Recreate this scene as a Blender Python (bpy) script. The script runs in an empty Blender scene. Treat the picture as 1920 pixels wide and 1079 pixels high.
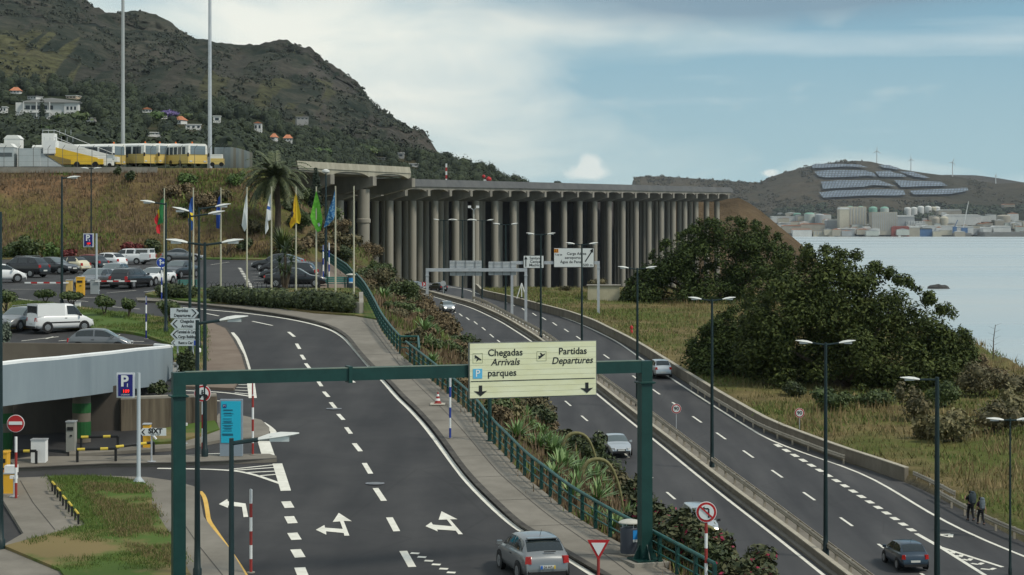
import bpy, bmesh, math, random
import numpy as np
from mathutils import Vector, Matrix, noise
R = math.radians
S = bpy.context.scene
C = S.collection
# ------------------------------------------------------------------ camera, sky, sun, exposure
F, H0 = 3800.0, 415.0          # focal length and horizon row in pixels of the 1920x1079 photograph
cam = bpy.data.objects.new('camera', bpy.data.cameras.new('camera')); C.objects.link(cam)
cam.rotation_euler = (R(90), 0, 0)
cam.data.sensor_width = 36; cam.data.lens = F / 1920 * 36
cam.data.shift_y = -(539.5 - H0) / 1920
cam.data.clip_start = 1; cam.data.clip_end = 40000
S.camera = cam
S.view_settings.view_transform = 'Standard'; S.view_settings.look = 'None'
S.view_settings.exposure = 0.22; S.view_settings.gamma = 1
S.cycles.use_denoising = True
S.cycles.max_bounces = 6; S.cycles.diffuse_bounces = 3; S.cycles.glossy_bounces = 3; S.cycles.transparent_max_bounces = 8
SUN_EL, SUN_AZ = 48, 115        # azimuth from +Y towards +X
sun = bpy.data.objects.new('sun', bpy.data.lights.new('sun', 'SUN')); C.objects.link(sun)
sun.data.energy = 2.3; sun.data.angle = R(10); sun.data.color = (1, .93, .80)
sv = Vector((math.sin(R(SUN_AZ)) * math.cos(R(SUN_EL)), math.cos(R(SUN_AZ)) * math.cos(R(SUN_EL)), math.sin(R(SUN_EL))))
sun.rotation_euler = (-sv).to_track_quat('-Z', 'Y').to_euler()
W = bpy.data.worlds.new('World'); S.world = W; W.use_nodes = True
def world():
    nt = W.node_tree; N = nt.nodes; L = nt.links
    bg = N['Background']; bg.inputs['Strength'].default_value = 0.1
    sky = N.new('ShaderNodeTexSky'); sky.sky_type = 'NISHITA'; sky.sun_disc = False
    sky.sun_elevation = R(SUN_EL); sky.sun_rotation = R(SUN_AZ); sky.air_density = 1; sky.dust_density = 1.5; sky.ozone_density = 2
    tc = N.new('ShaderNodeTexCoord'); sep = N.new('ShaderNodeSeparateXYZ'); L.new(tc.outputs['Generated'], sep.inputs[0])
    def M(op, a, b=None, c=None, clamp=False):
        n = N.new('ShaderNodeMath'); n.operation = op; n.use_clamp = clamp
        for i, v in enumerate((a, b, c)):
            if v is None: continue
            if isinstance(v, (int, float)): n.inputs[i].default_value = v
            else: L.new(v, n.inputs[i])
        return n.outputs[0]
    az = M('ARCTAN2', sep.outputs[0], sep.outputs[1]); el = M('ARCSINE', sep.outputs[2])
    def ramp(v, stops, interp='LINEAR'):
        r = N.new('ShaderNodeValToRGB'); cr = r.color_ramp; cr.interpolation = interp
        while len(cr.elements) < len(stops): cr.elements.new(.5)
        for e, (p, c) in zip(cr.elements, stops): e.position = p; e.color = (*c, 1) if len(c) == 3 else c
        L.new(v, r.inputs[0]); return r.outputs[0]
    def noi(sx, sy, scale, detail=6, dist=0, off=0, rough=.55):
        cb = N.new('ShaderNodeCombineXYZ'); L.new(M('MULTIPLY_ADD', az, sx, off), cb.inputs[0]); L.new(M('MULTIPLY', el, sy), cb.inputs[1])
        n = N.new('ShaderNodeTexNoise'); n.inputs['Scale'].default_value = scale; n.inputs['Detail'].default_value = detail
        n.inputs['Distortion'].default_value = dist; n.inputs['Roughness'].default_value = rough
        L.new(cb.outputs[0], n.inputs['Vector']); return n.outputs['Fac']
    def mix(f, a, b):
        m = N.new('ShaderNodeMix'); m.data_type = 'RGBA'
        if isinstance(f, (int, float)): m.inputs[0].default_value = f
        else: L.new(f, m.inputs[0])
        for i, v in ((6, a), (7, b)):
            if isinstance(v, tuple): m.inputs[i].default_value = (*v, 1)
            else: L.new(v, m.inputs[i])
        return m.outputs[2]
    def blob(a0, e0, ra, re):      # soft spot in direction space (radians)
        x = M('DIVIDE', M('SUBTRACT', az, a0), ra); y = M('DIVIDE', M('SUBTRACT', el, e0), re)
        d = M('ADD', M('MULTIPLY', x, x), M('MULTIPLY', y, y)); return M('POWER', 2.718, M('MULTIPLY', d, -1))
    # open sky tint, brought to the level of an overcast day
    col = mix(.85, sky.outputs[0], mix(M('MULTIPLY', el, 9, clamp=True), (3.9, 5.8, 6.3), (1.7, 3.6, 4.8)))
    # broad veil of cloud: thick to the left, thin to the right
    veil = M('ADD', M('MULTIPLY_ADD', az, -2.6, .30), M('MULTIPLY', M('SUBTRACT', noi(3.2, 12, 2.1, 5, .3, 3.1, .5), .5), 1.9))
    col = mix(M('MULTIPLY', veil, .95, clamp=True), col, (6.0, 6.8, 6.5))
    # bright cream billows
    b = noi(5, 13, 2.2, 5, .5, 11.3, .5)
    bm = M('MULTIPLY', M('SUBTRACT', M('ADD', b, M('MULTIPLY', blob(-.085, .088, .10, .05), .40)), .53), 2.8, clamp=True)
    col = mix(M('MULTIPLY', bm, .8), col, (8.8, 8.7, 7.7))
    # thin streaks on the right
    st = noi(3, 34, 2.2, 5, .3, 5.0, .5)
    sm = M('MULTIPLY', M('SUBTRACT', M('ADD', st, M('MULTIPLY', blob(.23, .085, .09, .012), .34)), .60), 2.2, clamp=True)
    col = mix(M('MULTIPLY', sm, .6), col, (6.9, 7.5, 7.4))
    # dark shelf of cloud high on the right
    dk = M('MULTIPLY', M('ADD', blob(.105, .105, .085, .009), blob(.16, .112, .12, .006)), M('ADD', noi(4, 30, 2.4, 6, .5, 8.2), .6), clamp=True)
    col = mix(M('MULTIPLY', dk, .9, clamp=True), col, (1.9, 2.9, 3.7))
    # small cumulus heads above the sea
    cu = M('ADD', M('ADD', blob(.0385, .0285, .0062, .0056), M('MULTIPLY', blob(.0365, .0235, .014, .0038), .7)), M('MULTIPLY', blob(.1265, .0235, .005, .0022), .9))
    cm = M('MULTIPLY', M('SUBTRACT', M('ADD', cu, M('MULTIPLY', M('SUBTRACT', noi(60, 60, 2.5, 8, .3, 1.7, .6), .5), .9)), .34), 2.4, clamp=True)
    cm = M('MULTIPLY', cm, M('MULTIPLY', cu, 3, clamp=True))
    col = mix(M('MULTIPLY', cm, .85), col, (7.2, 7.6, 7.2))
    # high overcast above the picture (it lights the ground)
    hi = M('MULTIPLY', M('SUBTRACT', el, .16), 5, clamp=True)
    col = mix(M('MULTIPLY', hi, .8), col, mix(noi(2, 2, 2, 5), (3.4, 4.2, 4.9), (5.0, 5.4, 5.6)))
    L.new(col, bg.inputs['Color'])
world()
# ------------------------------------------------------------------ helpers
def P(px, py, Y): return Vector(((px - 960) * Y / F, Y, (H0 - py) * Y / F))
def smooth_table(pts, lo, hi, step=1.0, sig=6):
    xs, zs = zip(*pts); g = np.arange(lo - 40, hi + 40, step); v = np.interp(g, xs, zs)
    n = len(xs); v[g < xs[0]] = zs[0] + (g[g < xs[0]] - xs[0]) * (zs[1] - zs[0]) / (xs[1] - xs[0])
    v[g > xs[-1]] = zs[-1] + (g[g > xs[-1]] - xs[-1]) * (zs[-1] - zs[-2]) / (xs[-1] - xs[-2])
    if sig:
        k = np.exp(-.5 * (np.arange(-4 * sig, 4 * sig + 1) / sig) ** 2); k /= k.sum()
        p = np.pad(v, 4 * sig, mode='reflect', reflect_type='odd'); v = np.convolve(p, k, 'valid')
    return lambda y: np.interp(y, g, v)
zU = smooth_table([(40, -14.1), (50, -13.4), (69, -12.0), (90, -10.4), (110, -8.9), (127, -7.6), (145, -6.3), (155, -5.8), (180, -5.2), (212, -4.75), (245, -4.4)], 30, 260)
zH = smooth_table([(60, -21.2), (80, -20.4), (114, -19.0), (145, -17.7), (178, -16.1), (230, -13.7), (290, -12.0), (353, -11.9), (470, -12.6)], 50, 480)
GY = np.arange(36, 470, .25)
rU = H0 - F * zU(GY) / GY; rH = H0 - F * zH(GY) / GY
def depth(s, py):
    r = rU if s == 'U' else rH
    return float(np.interp(-py, -r, GY))
def Z(s, y): return float(zU(y) if s == 'U' else zH(y))
def on(s, px, py, lift=0):
    Y = depth(s, py); return Vector(((px - 960) * Y / F, Y, Z(s, Y) + lift))
def curve(s, pts, extra=(), sig=5):
    w = sorted([(on(s, a, b).y, on(s, a, b).x) for a, b in pts] + list(extra))
    return smooth_table(w, 40, 470, 1.0, sig)
def rgb(c): return (*c, 1)
MATS = {}
def mat(name, c, rough=.7, metal=0, c2=None, scale=3.0, detail=5, bump=0, bscale=None, emit=None, spec=.4, alpha=None, island=False, coord='Object', stretch=None, amt=(.35, .65)):
    if name in MATS: return MATS[name]
    m = bpy.data.materials.new(name); m.use_nodes = True; nt = m.node_tree; N = nt.nodes; L = nt.links; b = N['Principled BSDF']
    b.inputs['Base Color'].default_value = rgb(c); b.inputs['Roughness'].default_value = rough; b.inputs['Metallic'].default_value = metal
    b.inputs['Specular IOR Level'].default_value = spec
    if c2 is not None or bump:
        tc = N.new('ShaderNodeTexCoord'); mp = N.new('ShaderNodeMapping'); L.new(tc.outputs[coord], mp.inputs[0])
        if stretch: mp.inputs['Scale'].default_value = stretch
    if c2 is not None:
        r = N.new('ShaderNodeValToRGB'); r.color_ramp.elements[0].position, r.color_ramp.elements[1].position = amt
        r.color_ramp.elements[0].color = rgb(c); r.color_ramp.elements[1].color = rgb(c2)
        if island:
            g = N.new('ShaderNodeNewGeometry'); L.new(g.outputs['Random Per Island'], r.inputs[0])
            r.color_ramp.elements[0].position, r.color_ramp.elements[1].position = 0, 1
        else:
            n = N.new('ShaderNodeTexNoise'); n.inputs['Scale'].default_value = scale; n.inputs['Detail'].default_value = detail
            n.inputs['Roughness'].default_value = .65
            L.new(mp.outputs[0], n.inputs['Vector']); L.new(n.outputs['Fac'], r.inputs[0])
        L.new(r.outputs[0], b.inputs['Base Color'])
    if bump:
        n2 = N.new('ShaderNodeTexNoise'); n2.inputs['Scale'].default_value = bscale or scale * 6; n2.inputs['Detail'].default_value = 4
        L.new(mp.outputs[0], n2.inputs['Vector']); bp = N.new('ShaderNodeBump'); bp.inputs['Strength'].default_value = bump
        L.new(n2.outputs['Fac'], bp.inputs['Height']); L.new(bp.outputs[0], b.inputs['Normal'])
    if emit:
        b.inputs['Emission Color'].default_value = rgb(emit[0]); b.inputs['Emission Strength'].default_value = emit[1]
    MATS[name] = m; return m
def tag(o, label=None, cat=None, group=None, kind=None):
    if label: o['label'] = label
    if cat: o['category'] = cat
    if group: o['group'] = group
    if kind: o['kind'] = kind
    return o
def thing(name, label, cat, loc=(0, 0, 0), rz=0, group=None):
    o = bpy.data.objects.new(name, None); C.objects.link(o); o.location = loc; o.rotation_euler = (0, 0, rz); o.empty_display_size = .3
    return tag(o, label, cat, group)
def dup(o, loc=None, rz=None, label=None, group=None, parent=None):
    c = o.copy(); C.objects.link(c)
    if parent: c.parent = parent
    if loc is not None: c.location = loc
    if rz is not None: c.rotation_euler = (0, 0, rz)
    if label: c['label'] = label
    if group: c['group'] = group
    for ch in list(o.children): dup(ch, parent=c)
    return c
class MB:
    def __init__(s): s.v = []; s.f = []; s.mi = []; s.m = 0
    def add(s, vs, fs):
        o = len(s.v); s.v += [tuple(v) for v in vs]; s.f += [tuple(i + o for i in f) for f in fs]; s.mi += [s.m] * len(fs); return s
    def box(s, c, d, rz=0, M=None, taper=1):
        x, y, z = (q / 2 for q in d); vs = []
        for k, (a, b) in ((-1, (x, y)), (1, (x * taper, y * taper))):
            vs += [Vector((-a, -b, k * z)), Vector((a, -b, k * z)), Vector((a, b, k * z)), Vector((-a, b, k * z))]
        T = M or Matrix.Translation(c) @ Matrix.Rotation(rz, 4, 'Z')
        return s.add([T @ v for v in vs], [(3, 2, 1, 0), (4, 5, 6, 7), (0, 1, 5, 4), (1, 2, 6, 5), (2, 3, 7, 6), (3, 0, 4, 7)])
    def tube(s, pts, r, n=8, cap=True, r2=None):
        pts = [Vector(p) for p in pts]; k = len(pts); vs = []; fs = []
        up = Vector((0, 0, 1)); prev = None
        for i, p in enumerate(pts):
            t = (pts[min(i + 1, k - 1)] - pts[max(i - 1, 0)]).normalized()
            a = t.cross(up) if abs(t.z) < .95 else t.cross(Vector((0, 1, 0)))
            if prev is not None:
                a2 = prev - t * prev.dot(t)
                if a2.length > .01: a = a2
            a.normalize(); b = t.cross(a); prev = a
            rr = (r[i] if isinstance(r, (list, tuple)) else (r if r2 is None else r + (r2 - r) * i / max(1, k - 1)))
            for j in range(n):
                q = 2 * math.pi * (j + .5) / n; vs.append(p + a * rr * math.cos(q) + b * rr * math.sin(q))
        for i in range(k - 1):
            for j in range(n): fs.append((i * n + j, i * n + (j + 1) % n, (i + 1) * n + (j + 1) % n, (i + 1) * n + j))
        if cap: fs += [tuple(range(n))[::-1], tuple((k - 1) * n + j for j in range(n))]
        return s.add(vs, fs)
    def lathe(s, c, prof, n=16, M=None):
        vs = []; fs = []; k = len(prof); c = Vector(c)
        for r, z in prof:
            for j in range(n):
                q = 2 * math.pi * j / n; v = Vector((r * math.cos(q), r * math.sin(q), z)); vs.append(M @ v if M else c + v)
        for i in range(k - 1):
            for j in range(n): fs.append((i * n + j, i * n + (j + 1) % n, (i + 1) * n + (j + 1) % n, (i + 1) * n + j))
        fs += [tuple(range(n))[::-1], tuple((k - 1) * n + j for j in range(n))]
        return s.add(vs, fs)
    def prism(s, poly, y0, y1, M=None):       # polygon in x,z extruded along y
        n = len(poly); vs = [Vector((a, y0, b)) for a, b in poly] + [Vector((a, y1, b)) for a, b in poly]
        if M: vs = [M @ v for v in vs]
        return s.add(vs, [tuple(range(n)), tuple(range(2 * n - 1, n - 1, -1))] + [(i, i + n, (i + 1) % n + n, (i + 1) % n) for i in range(n)])
    def disc(s, c, r, y0, y1, n=24, sx=1):    # upright disc facing -y
        return s.prism([(c[0] + sx * r * math.cos(2 * math.pi * i / n), c[1] + r * math.sin(2 * math.pi * i / n)) for i in range(n)], y0, y1)
    def quad(s, a, b, c, d): return s.add([a, b, c, d], [(0, 1, 2, 3)])
    def build(s, name, mats, parent=None, smooth=0, loc=None):
        me = bpy.data.meshes.new(name); me.from_pydata(s.v, [], s.f)
        for m in (mats if isinstance(mats, (list, tuple)) else [mats]): me.materials.append(m)
        if any(s.mi): me.polygons.foreach_set('material_index', s.mi)
        bm = bmesh.new(); bm.from_mesh(me); bmesh.ops.recalc_face_normals(bm, faces=bm.faces); bm.to_mesh(me); bm.free()
        if smooth: me.shade_smooth(); me.set_sharp_from_angle(angle=R(smooth))
        me.update(); o = bpy.data.objects.new(name, me); C.objects.link(o); o.parent = parent
        if loc is not None: o.location = loc
        return o
def raw(name, V, Fc, m, parent=None, attr=None, smooth=False):
    """mesh from numpy arrays; Fc is (n,4) or (n,3)"""
    me = bpy.data.meshes.new(name); V = np.asarray(V, np.float32); Fc = np.asarray(Fc, np.int32); n, k = Fc.shape
    me.vertices.add(len(V)); me.vertices.foreach_set('co', V.ravel())
    me.loops.add(n * k); me.loops.foreach_set('vertex_index', Fc.ravel())
    me.polygons.add(n); me.polygons.foreach_set('loop_start', np.arange(n, dtype=np.int32) * k)
    me.polygons.foreach_set('use_smooth', np.full(n, smooth))
    for q in (m if isinstance(m, (list, tuple)) else [m]): me.materials.append(q)
    if attr is not None:
        a = me.color_attributes.new('tint', 'FLOAT_COLOR', 'POINT'); a.data.foreach_set('color', np.asarray(attr, np.float32).ravel())
    me.update(calc_edges=True); me.validate(); o = bpy.data.objects.new(name, me); C.objects.link(o); o.parent = parent; return o
def sheet(name, poly, zf, lift, m, skirt=0, dy=3.0, parent=None, kind='structure'):
    """flat polygon (world x,y) draped on the height function zf(y) (or zf(x,y))"""
    bm = bmesh.new(); bm.faces.new([bm.verts.new((a, b, 0)) for a, b in poly])
    y0 = min(p[1] for p in poly); y1 = max(p[1] for p in poly)
    for y in np.arange(math.ceil(y0 / dy) * dy, y1, dy):
        bmesh.ops.bisect_plane(bm, geom=bm.verts[:] + bm.edges[:] + bm.faces[:], plane_co=(0, y, 0), plane_no=(0, 1, 0))
    if skirt:
        be = [e for e in bm.edges if e.is_boundary]
        g = bmesh.ops.extrude_edge_only(bm, edges=be)['geom']; low = {v for v in g if isinstance(v, bmesh.types.BMVert)}
    else: low = set()
    for v in bm.verts: v.co.z = zf(v.co.y) + lift - (skirt if v in low else 0)
    bmesh.ops.recalc_face_normals(bm, faces=bm.faces)
    if sum(f.normal.z for f in bm.faces) < 0:
        for f in bm.faces: f.normal_flip()
    me = bpy.data.meshes.new(name); bm.to_mesh(me); bm.free(); me.materials.append(m)
    o = bpy.data.objects.new(name, me); C.objects.link(o); o.parent = parent
    if kind: o['kind'] = kind
    return o
def pxpoly(s, pts): return [tuple(on(s, a, b).xy) for a, b in pts]
def resample(pts, d):
    out = [Vector(pts[0])]
    for a, b in zip(pts, pts[1:]):
        a = Vector(a); b = Vector(b); n = max(1, int((b - a).length / d))
        out += [a.lerp(b, i / n) for i in range(1, n + 1)]
    return out
def strip(mb, pts, w, zf, lift):
    """ribbon of width w along world points, draped on zf"""
    pts = [Vector((p[0], p[1], 0)) for p in resample([Vector((p[0], p[1], 0)) for p in pts], 3)]; n = len(pts); vs = []
    for i, p in enumerate(pts):
        t = (pts[min(i + 1, n - 1)] - pts[max(i - 1, 0)]).normalized(); q = Vector((-t.y, t.x, 0)) * w / 2
        for a in (p - q, p + q): vs.append((a.x, a.y, zf(a.y) + lift))
    mb.add(vs, [(2 * i, 2 * i + 2, 2 * i + 3, 2 * i + 1) for i in range(n - 1)])
def chaikin(pts, k=2):
    for _ in range(k):
        q = [pts[0]]
        for a, b in zip(pts, pts[1:]): q += [tuple(x * .75 + y * .25 for x, y in zip(a, b)), tuple(x * .25 + y * .75 for x, y in zip(a, b))]
        pts = q + [pts[-1]]
    return pts
def text(parent, s, size, m, loc, align='CENTER', shear=0, bold=0, sx=1, name='lettering'):
    cu = bpy.data.curves.new(name, 'FONT'); cu.body = s; cu.size = size; cu.align_x = align; cu.align_y = 'CENTER'; cu.shear = shear
    cu.offset = bold; cu.extrude = .002; cu.resolution_u = 3
    o = bpy.data.objects.new(name, cu); C.objects.link(o); dg = bpy.context.evaluated_depsgraph_get()
    me = bpy.data.meshes.new_from_object(o.evaluated_get(dg)); bpy.data.objects.remove(o); bpy.data.curves.remove(cu)
    me.transform(Matrix.Rotation(R(90), 4, 'X') @ Matrix.Diagonal((sx, 1, 1, 1))); me.materials.clear(); me.materials.append(m); me.name = name
    t = bpy.data.objects.new(name, me); C.objects.link(t); t.parent = parent; t.location = loc; return t
# leaves ---------------------------------------------------------------
def leaf_quads(pts, nrm, size, rng, aspect=.5):
    n = len(pts); r = rng.normal(size=(n, 3)); nrm = nrm / (np.linalg.norm(nrm, axis=1, keepdims=True) + 1e-9)
    a = np.cross(nrm, r); a /= np.linalg.norm(a, axis=1, keepdims=True) + 1e-9; b = np.cross(nrm, a)
    sz = np.broadcast_to(size, n)[:, None]; l = a * sz; w = b * sz * aspect
    V = np.stack([pts - l, pts + w - l * .1, pts + l, pts - w - l * .1], 1).reshape(-1, 3)
    return V, np.arange(4 * n).reshape(n, 4)
def lobes_points(lobes, n, rng, thick=.35):
    L = np.array(lobes, float); ar = (L[:, 3] * L[:, 4] + L[:, 4] * L[:, 5] + L[:, 3] * L[:, 5]); pk = rng.choice(len(L), n, p=ar / ar.sum())
    d = rng.normal(size=(n, 3)); d /= np.linalg.norm(d, axis=1, keepdims=True)
    rr = 1 - thick * rng.random(n) ** 1.6 + .08 * rng.normal(size=n)
    return L[pk, :3] + d * L[pk, 3:] * rr[:, None], d
def blob_core(lobes, k=.72, seg=8):
    mb = MB()
    for x, y, z, a, b, c in lobes:
        prof = [(math.sin(math.pi * i / 6) * .999 + .001, -math.cos(math.pi * i / 6)) for i in range(7)]
        mb.lathe((0, 0, 0), prof, seg, Matrix.Translation((x, y, z)) @ Matrix.Diagonal((a * k, b * k, c * k, 1)))
    return mb
def crown(lobes, n, size, m, parent, seed=1, name='crown', core=.7, thick=.35, aspect=.5, up=.35, rnd=.6):
    rng = np.random.default_rng(seed); p, d = lobes_points(lobes, n, rng, thick)
    nr = d + rng.normal(size=d.shape) * rnd; nr[:, 2] += up
    V, Fq = leaf_quads(p, nr, size * (.6 + .8 * rng.random(n)), rng, aspect)
    if core:
        mb = blob_core(lobes, core); o = len(V); V = np.vstack([V, np.array(mb.v)])
        q = [f for f in mb.f if len(f) == 4]; Fq = np.vstack([Fq, np.array(q) + o])
    return raw(name, V, Fq, m, parent)
# ------------------------------------------------------------------ materials
asphalt = mat('asphalt', (.030, .030, .0315), .85, c2=(.046, .0455, .046), scale=.28, detail=8, bump=.15, bscale=30)
asphalt_h = mat('asphalt_highway', (.040, .0405, .043), .85, c2=(.060, .060, .062), scale=.22, detail=8, bump=.1, bscale=20, stretch=(1, .25, 1))
def wear(m, sx, sy, k):
    nt = m.node_tree; N = nt.nodes; L = nt.links; b = N['Principled BSDF']; src = b.inputs['Base Color'].links[0].from_socket; tc = N.new('ShaderNodeTexCoord'); mp = N.new('ShaderNodeMapping'); mp.inputs['Scale'].default_value = (sx, sy, 1); mp.inputs['Rotation'].default_value = (0, 0, k); L.new(tc.outputs['Object'], mp.inputs[0])
    n = N.new('ShaderNodeTexNoise'); n.inputs['Scale'].default_value = 1; n.inputs['Detail'].default_value = 5; L.new(mp.outputs[0], n.inputs[0]); r = N.new('ShaderNodeValToRGB'); r.color_ramp.elements[0].position = .35; r.color_ramp.elements[1].position = .68; r.color_ramp.elements[0].color = rgb((.72, .72, .74)); r.color_ramp.elements[1].color = rgb((1.22, 1.2, 1.18)); L.new(n.outputs['Fac'], r.inputs[0])
    v = N.new('ShaderNodeTexVoronoi'); v.feature = 'DISTANCE_TO_EDGE'; v.inputs['Scale'].default_value = .09; L.new(tc.outputs['Object'], v.inputs['Vector']); c = N.new('ShaderNodeValToRGB'); c.color_ramp.elements[0].position = .0; c.color_ramp.elements[1].position = .006; c.color_ramp.elements[0].color = rgb((.80, .80, .80)); c.color_ramp.elements[1].color = rgb((1, 1, 1)); L.new(v.outputs['Distance'], c.inputs[0])
    for q in (r, c):
        x = N.new('ShaderNodeMix'); x.data_type = 'RGBA'; x.blend_type = 'MULTIPLY'; x.inputs[0].default_value = 1; L.new(src, x.inputs[6]); L.new(q.outputs[0], x.inputs[7]); src = x.outputs[2]
    L.new(src, b.inputs['Base Color'])
wear(asphalt, .55, .03, .12); wear(asphalt_h, .6, .02, .22)
paint = mat('road_paint', (.62, .60, .52), .7, c2=(.78, .76, .68), scale=2, detail=8)
yellow_paint = mat('yellow_road_paint', (.62, .38, .07), .7, c2=(.72, .46, .12), scale=2)
paving = mat('paving', (.155, .140, .115), .9, c2=(.225, .205, .172), scale=.5, detail=9, bump=.2, bscale=10)
paving_red = mat('paving_brown', (.150, .110, .082), .9, c2=(.205, .160, .122), scale=.5, detail=9, bump=.2, bscale=10)
concrete = mat('concrete', (.20, .185, .155), .9, c2=(.30, .28, .24), scale=.6, detail=9, bump=.15, bscale=8)
concrete_shaded = mat('shaded_concrete', (.040, .035, .030), .9, c2=(.075, .064, .052), scale=.4, detail=9, bump=.15, bscale=8, stretch=(1, 1, .3))  # albedo lowered to paint in the shade of the car park entrance
brown_wall = mat('brown_concrete', (.125, .105, .080), .9, c2=(.165, .142, .110), scale=.5, detail=8, bump=.1)
barrier_conc = mat('barrier_concrete', (.15, .130, .100), .9, c2=(.23, .205, .165), scale=.7, detail=9, stretch=(1, 1, .4))
blue_grey = mat('blue_grey_cladding', (.20, .245, .275), .6, c2=(.24, .29, .32), scale=.7, detail=9, stretch=(1, 1, .25))
green_paint = mat('dark_green_paint', (.003, .032, .027), .45, c2=(.006, .045, .038), scale=1.5)
rail_green = mat('railing_green', (.006, .062, .053), .45, c2=(.020, .105, .090), scale=2)
pole_green = mat('lamp_post_paint', (.004, .016, .018), .5, c2=(.007, .024, .026), scale=1)
steel = mat('galvanised_steel', (.42, .45, .48), .45, .3, c2=(.52, .54, .56), scale=2)
lamp_white = mat('lamp_head_white', (.62, .63, .60), .5)
lamp_glass = mat('lamp_lens', (.45, .47, .46), .2)
white = mat('white_paint', (.74, .75, .74), .5, c2=(.80, .81, .80), scale=2)
sign_white = mat('sign_white', (.70, .73, .72), .5)
cream = mat('sign_cream', (.66, .66, .42), .5, c2=(.72, .73, .52), scale=1.2, stretch=(1, 1, 3))
black = mat('black_paint', (.012, .013, .014), .5)
red = mat('sign_red', (.42, .018, .020), .5)
post_red = mat('post_red', (.30, .035, .030), .6)
blue = mat('sign_blue', (.012, .055, .36), .5)
navy = mat('sign_navy', (.012, .014, .17), .5)
cyan = mat('board_cyan', (.015, .42, .60), .5)
yellow = mat('machine_yellow', (.74, .40, .03), .5)
rubber = mat('rubber', (.012, .012, .013), .8)
steel_rail = mat('guardrail_steel', (.30, .26, .20), .6, .1, c2=(.42, .38, .31), scale=.8, detail=8)
timber = mat('bench_green', (.05, .17, .15), .6, c2=(.07, .22, .20), scale=2)
bark = mat('bark', (.06, .045, .032), .95, c2=(.11, .085, .06), scale=3)
# vegetation
leaf_fig = mat('fig_leaf', (.015, .030, .008), .7, c2=(.070, .096, .026), island=True, spec=.15)
leaf_bush = mat('bush_leaf', (.028, .050, .014), .6, c2=(.085, .115, .030), island=True)
leaf_lime = mat('lime_leaf', (.050, .095, .020), .6, c2=(.105, .165, .040), island=True)
leaf_hedge = mat('hedge_leaf', (.022, .036, .014), .6, c2=(.070, .090, .028), island=True)
leaf_palm = mat('palm_leaf', (.032, .050, .020), .55, c2=(.110, .125, .055), island=True)
leaf_agave = mat('agave_leaf', (.080, .150, .040), .55, c2=(.22, .32, .125), island=True)
leaf_dry = mat('dry_leaf', (.095, .070, .038), .8, c2=(.20, .150, .080), island=True)
leaf_boug = mat('bougainvillea_leaf', (.026, .042, .016), .7, c2=(.085, .085, .034), island=True)
petal = mat('bougainvillea_bract', (.20, .008, .035), .6, c2=(.36, .02, .07), island=True)
leaf_red = mat('red_shrub_leaf', (.09, .012, .016), .6, c2=(.18, .04, .035), island=True)
leaf_scrub = mat('scrub_leaf', (.050, .050, .022), .7, c2=(.15, .125, .06), island=True)
leaf_reed = mat('reed_leaf', (.10, .095, .040), .7, c2=(.22, .19, .09), island=True)
foxtail = mat('foxtail_bloom', (.13, .125, .05), .8, c2=(.22, .20, .09), scale=8, bump=.6, bscale=30)
tuft_dry = mat('dry_grass_blade', (.105, .070, .042), .8, c2=(.215, .150, .085), island=True)
tuft_field = mat('field_grass_blade', (.085, .095, .026), .8, c2=(.25, .20, .085), island=True)
tuft_green = mat('green_grass_blade', (.070, .110, .020), .8, c2=(.165, .205, .048), island=True)
wood_leaf = mat('far_wood_leaf', (.012, .021, .012), .8, c2=(.042, .057, .024), island=True)
def lawn_mat():
    m = mat('lawn', (.062, .110, .012), .9, c2=(.185, .140, .055), scale=.2, detail=9, bump=.8, bscale=9, amt=(.47, .58)); return m
lawn = lawn_mat()
def ground_mat():
    m = bpy.data.materials.new('ground'); m.use_nodes = True; nt = m.node_tree; N = nt.nodes; L = nt.links; b = N['Principled BSDF']
    b.inputs['Roughness'].default_value = .95; b.inputs['Specular IOR Level'].default_value = .1
    at = N.new('ShaderNodeAttribute'); at.attribute_name = 'tint'; tc = N.new('ShaderNodeTexCoord')
    def nz(scale, d=7):
        n = N.new('ShaderNodeTexNoise'); n.inputs['Scale'].default_value = scale; n.inputs['Detail'].default_value = d; n.inputs['Roughness'].default_value = .65
        L.new(tc.outputs['Object'], n.inputs['Vector']); return n.outputs['Fac']
    def ramp(v, a, c1, bb, c2):
        r = N.new('ShaderNodeValToRGB'); r.color_ramp.elements[0].position = a; r.color_ramp.elements[1].position = bb
        r.color_ramp.elements[0].color = rgb(c1); r.color_ramp.elements[1].color = rgb(c2); L.new(v, r.inputs[0]); return r.outputs[0]
    def mix(t, f, a, bb):
        x = N.new('ShaderNodeMix'); x.data_type = 'RGBA'; x.blend_type = t
        if isinstance(f, float): x.inputs[0].default_value = f
        else: L.new(f, x.inputs[0])
        L.new(a, x.inputs[6])
        if isinstance(bb, tuple): x.inputs[7].default_value = rgb(bb)
        else: L.new(bb, x.inputs[7])
        return x.outputs[2]
    v = mix('MULTIPLY', 1.0, at.outputs['Color'], ramp(nz(.45), .3, (.55, .55, .55), .7, (1.35, 1.3, 1.25)))
    g = N.new('ShaderNodeMath'); g.operation = 'MULTIPLY'; L.new(ramp(nz(.07, 5), .45, (0, 0, 0), .58, (.85, .85, .85)), g.inputs[0]); L.new(at.outputs['Alpha'], g.inputs[1])
    v = mix('MIX', g.outputs[0], v, (.085, .110, .026)); L.new(v, b.inputs['Base Color'])
    bp = N.new('ShaderNodeBump'); bp.inputs['Strength'].default_value = .7; bp.inputs['Distance'].default_value = .4; L.new(nz(2.2), bp.inputs['Height']); L.new(bp.outputs[0], b.inputs['Normal'])
    return m
ground = ground_mat()
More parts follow.
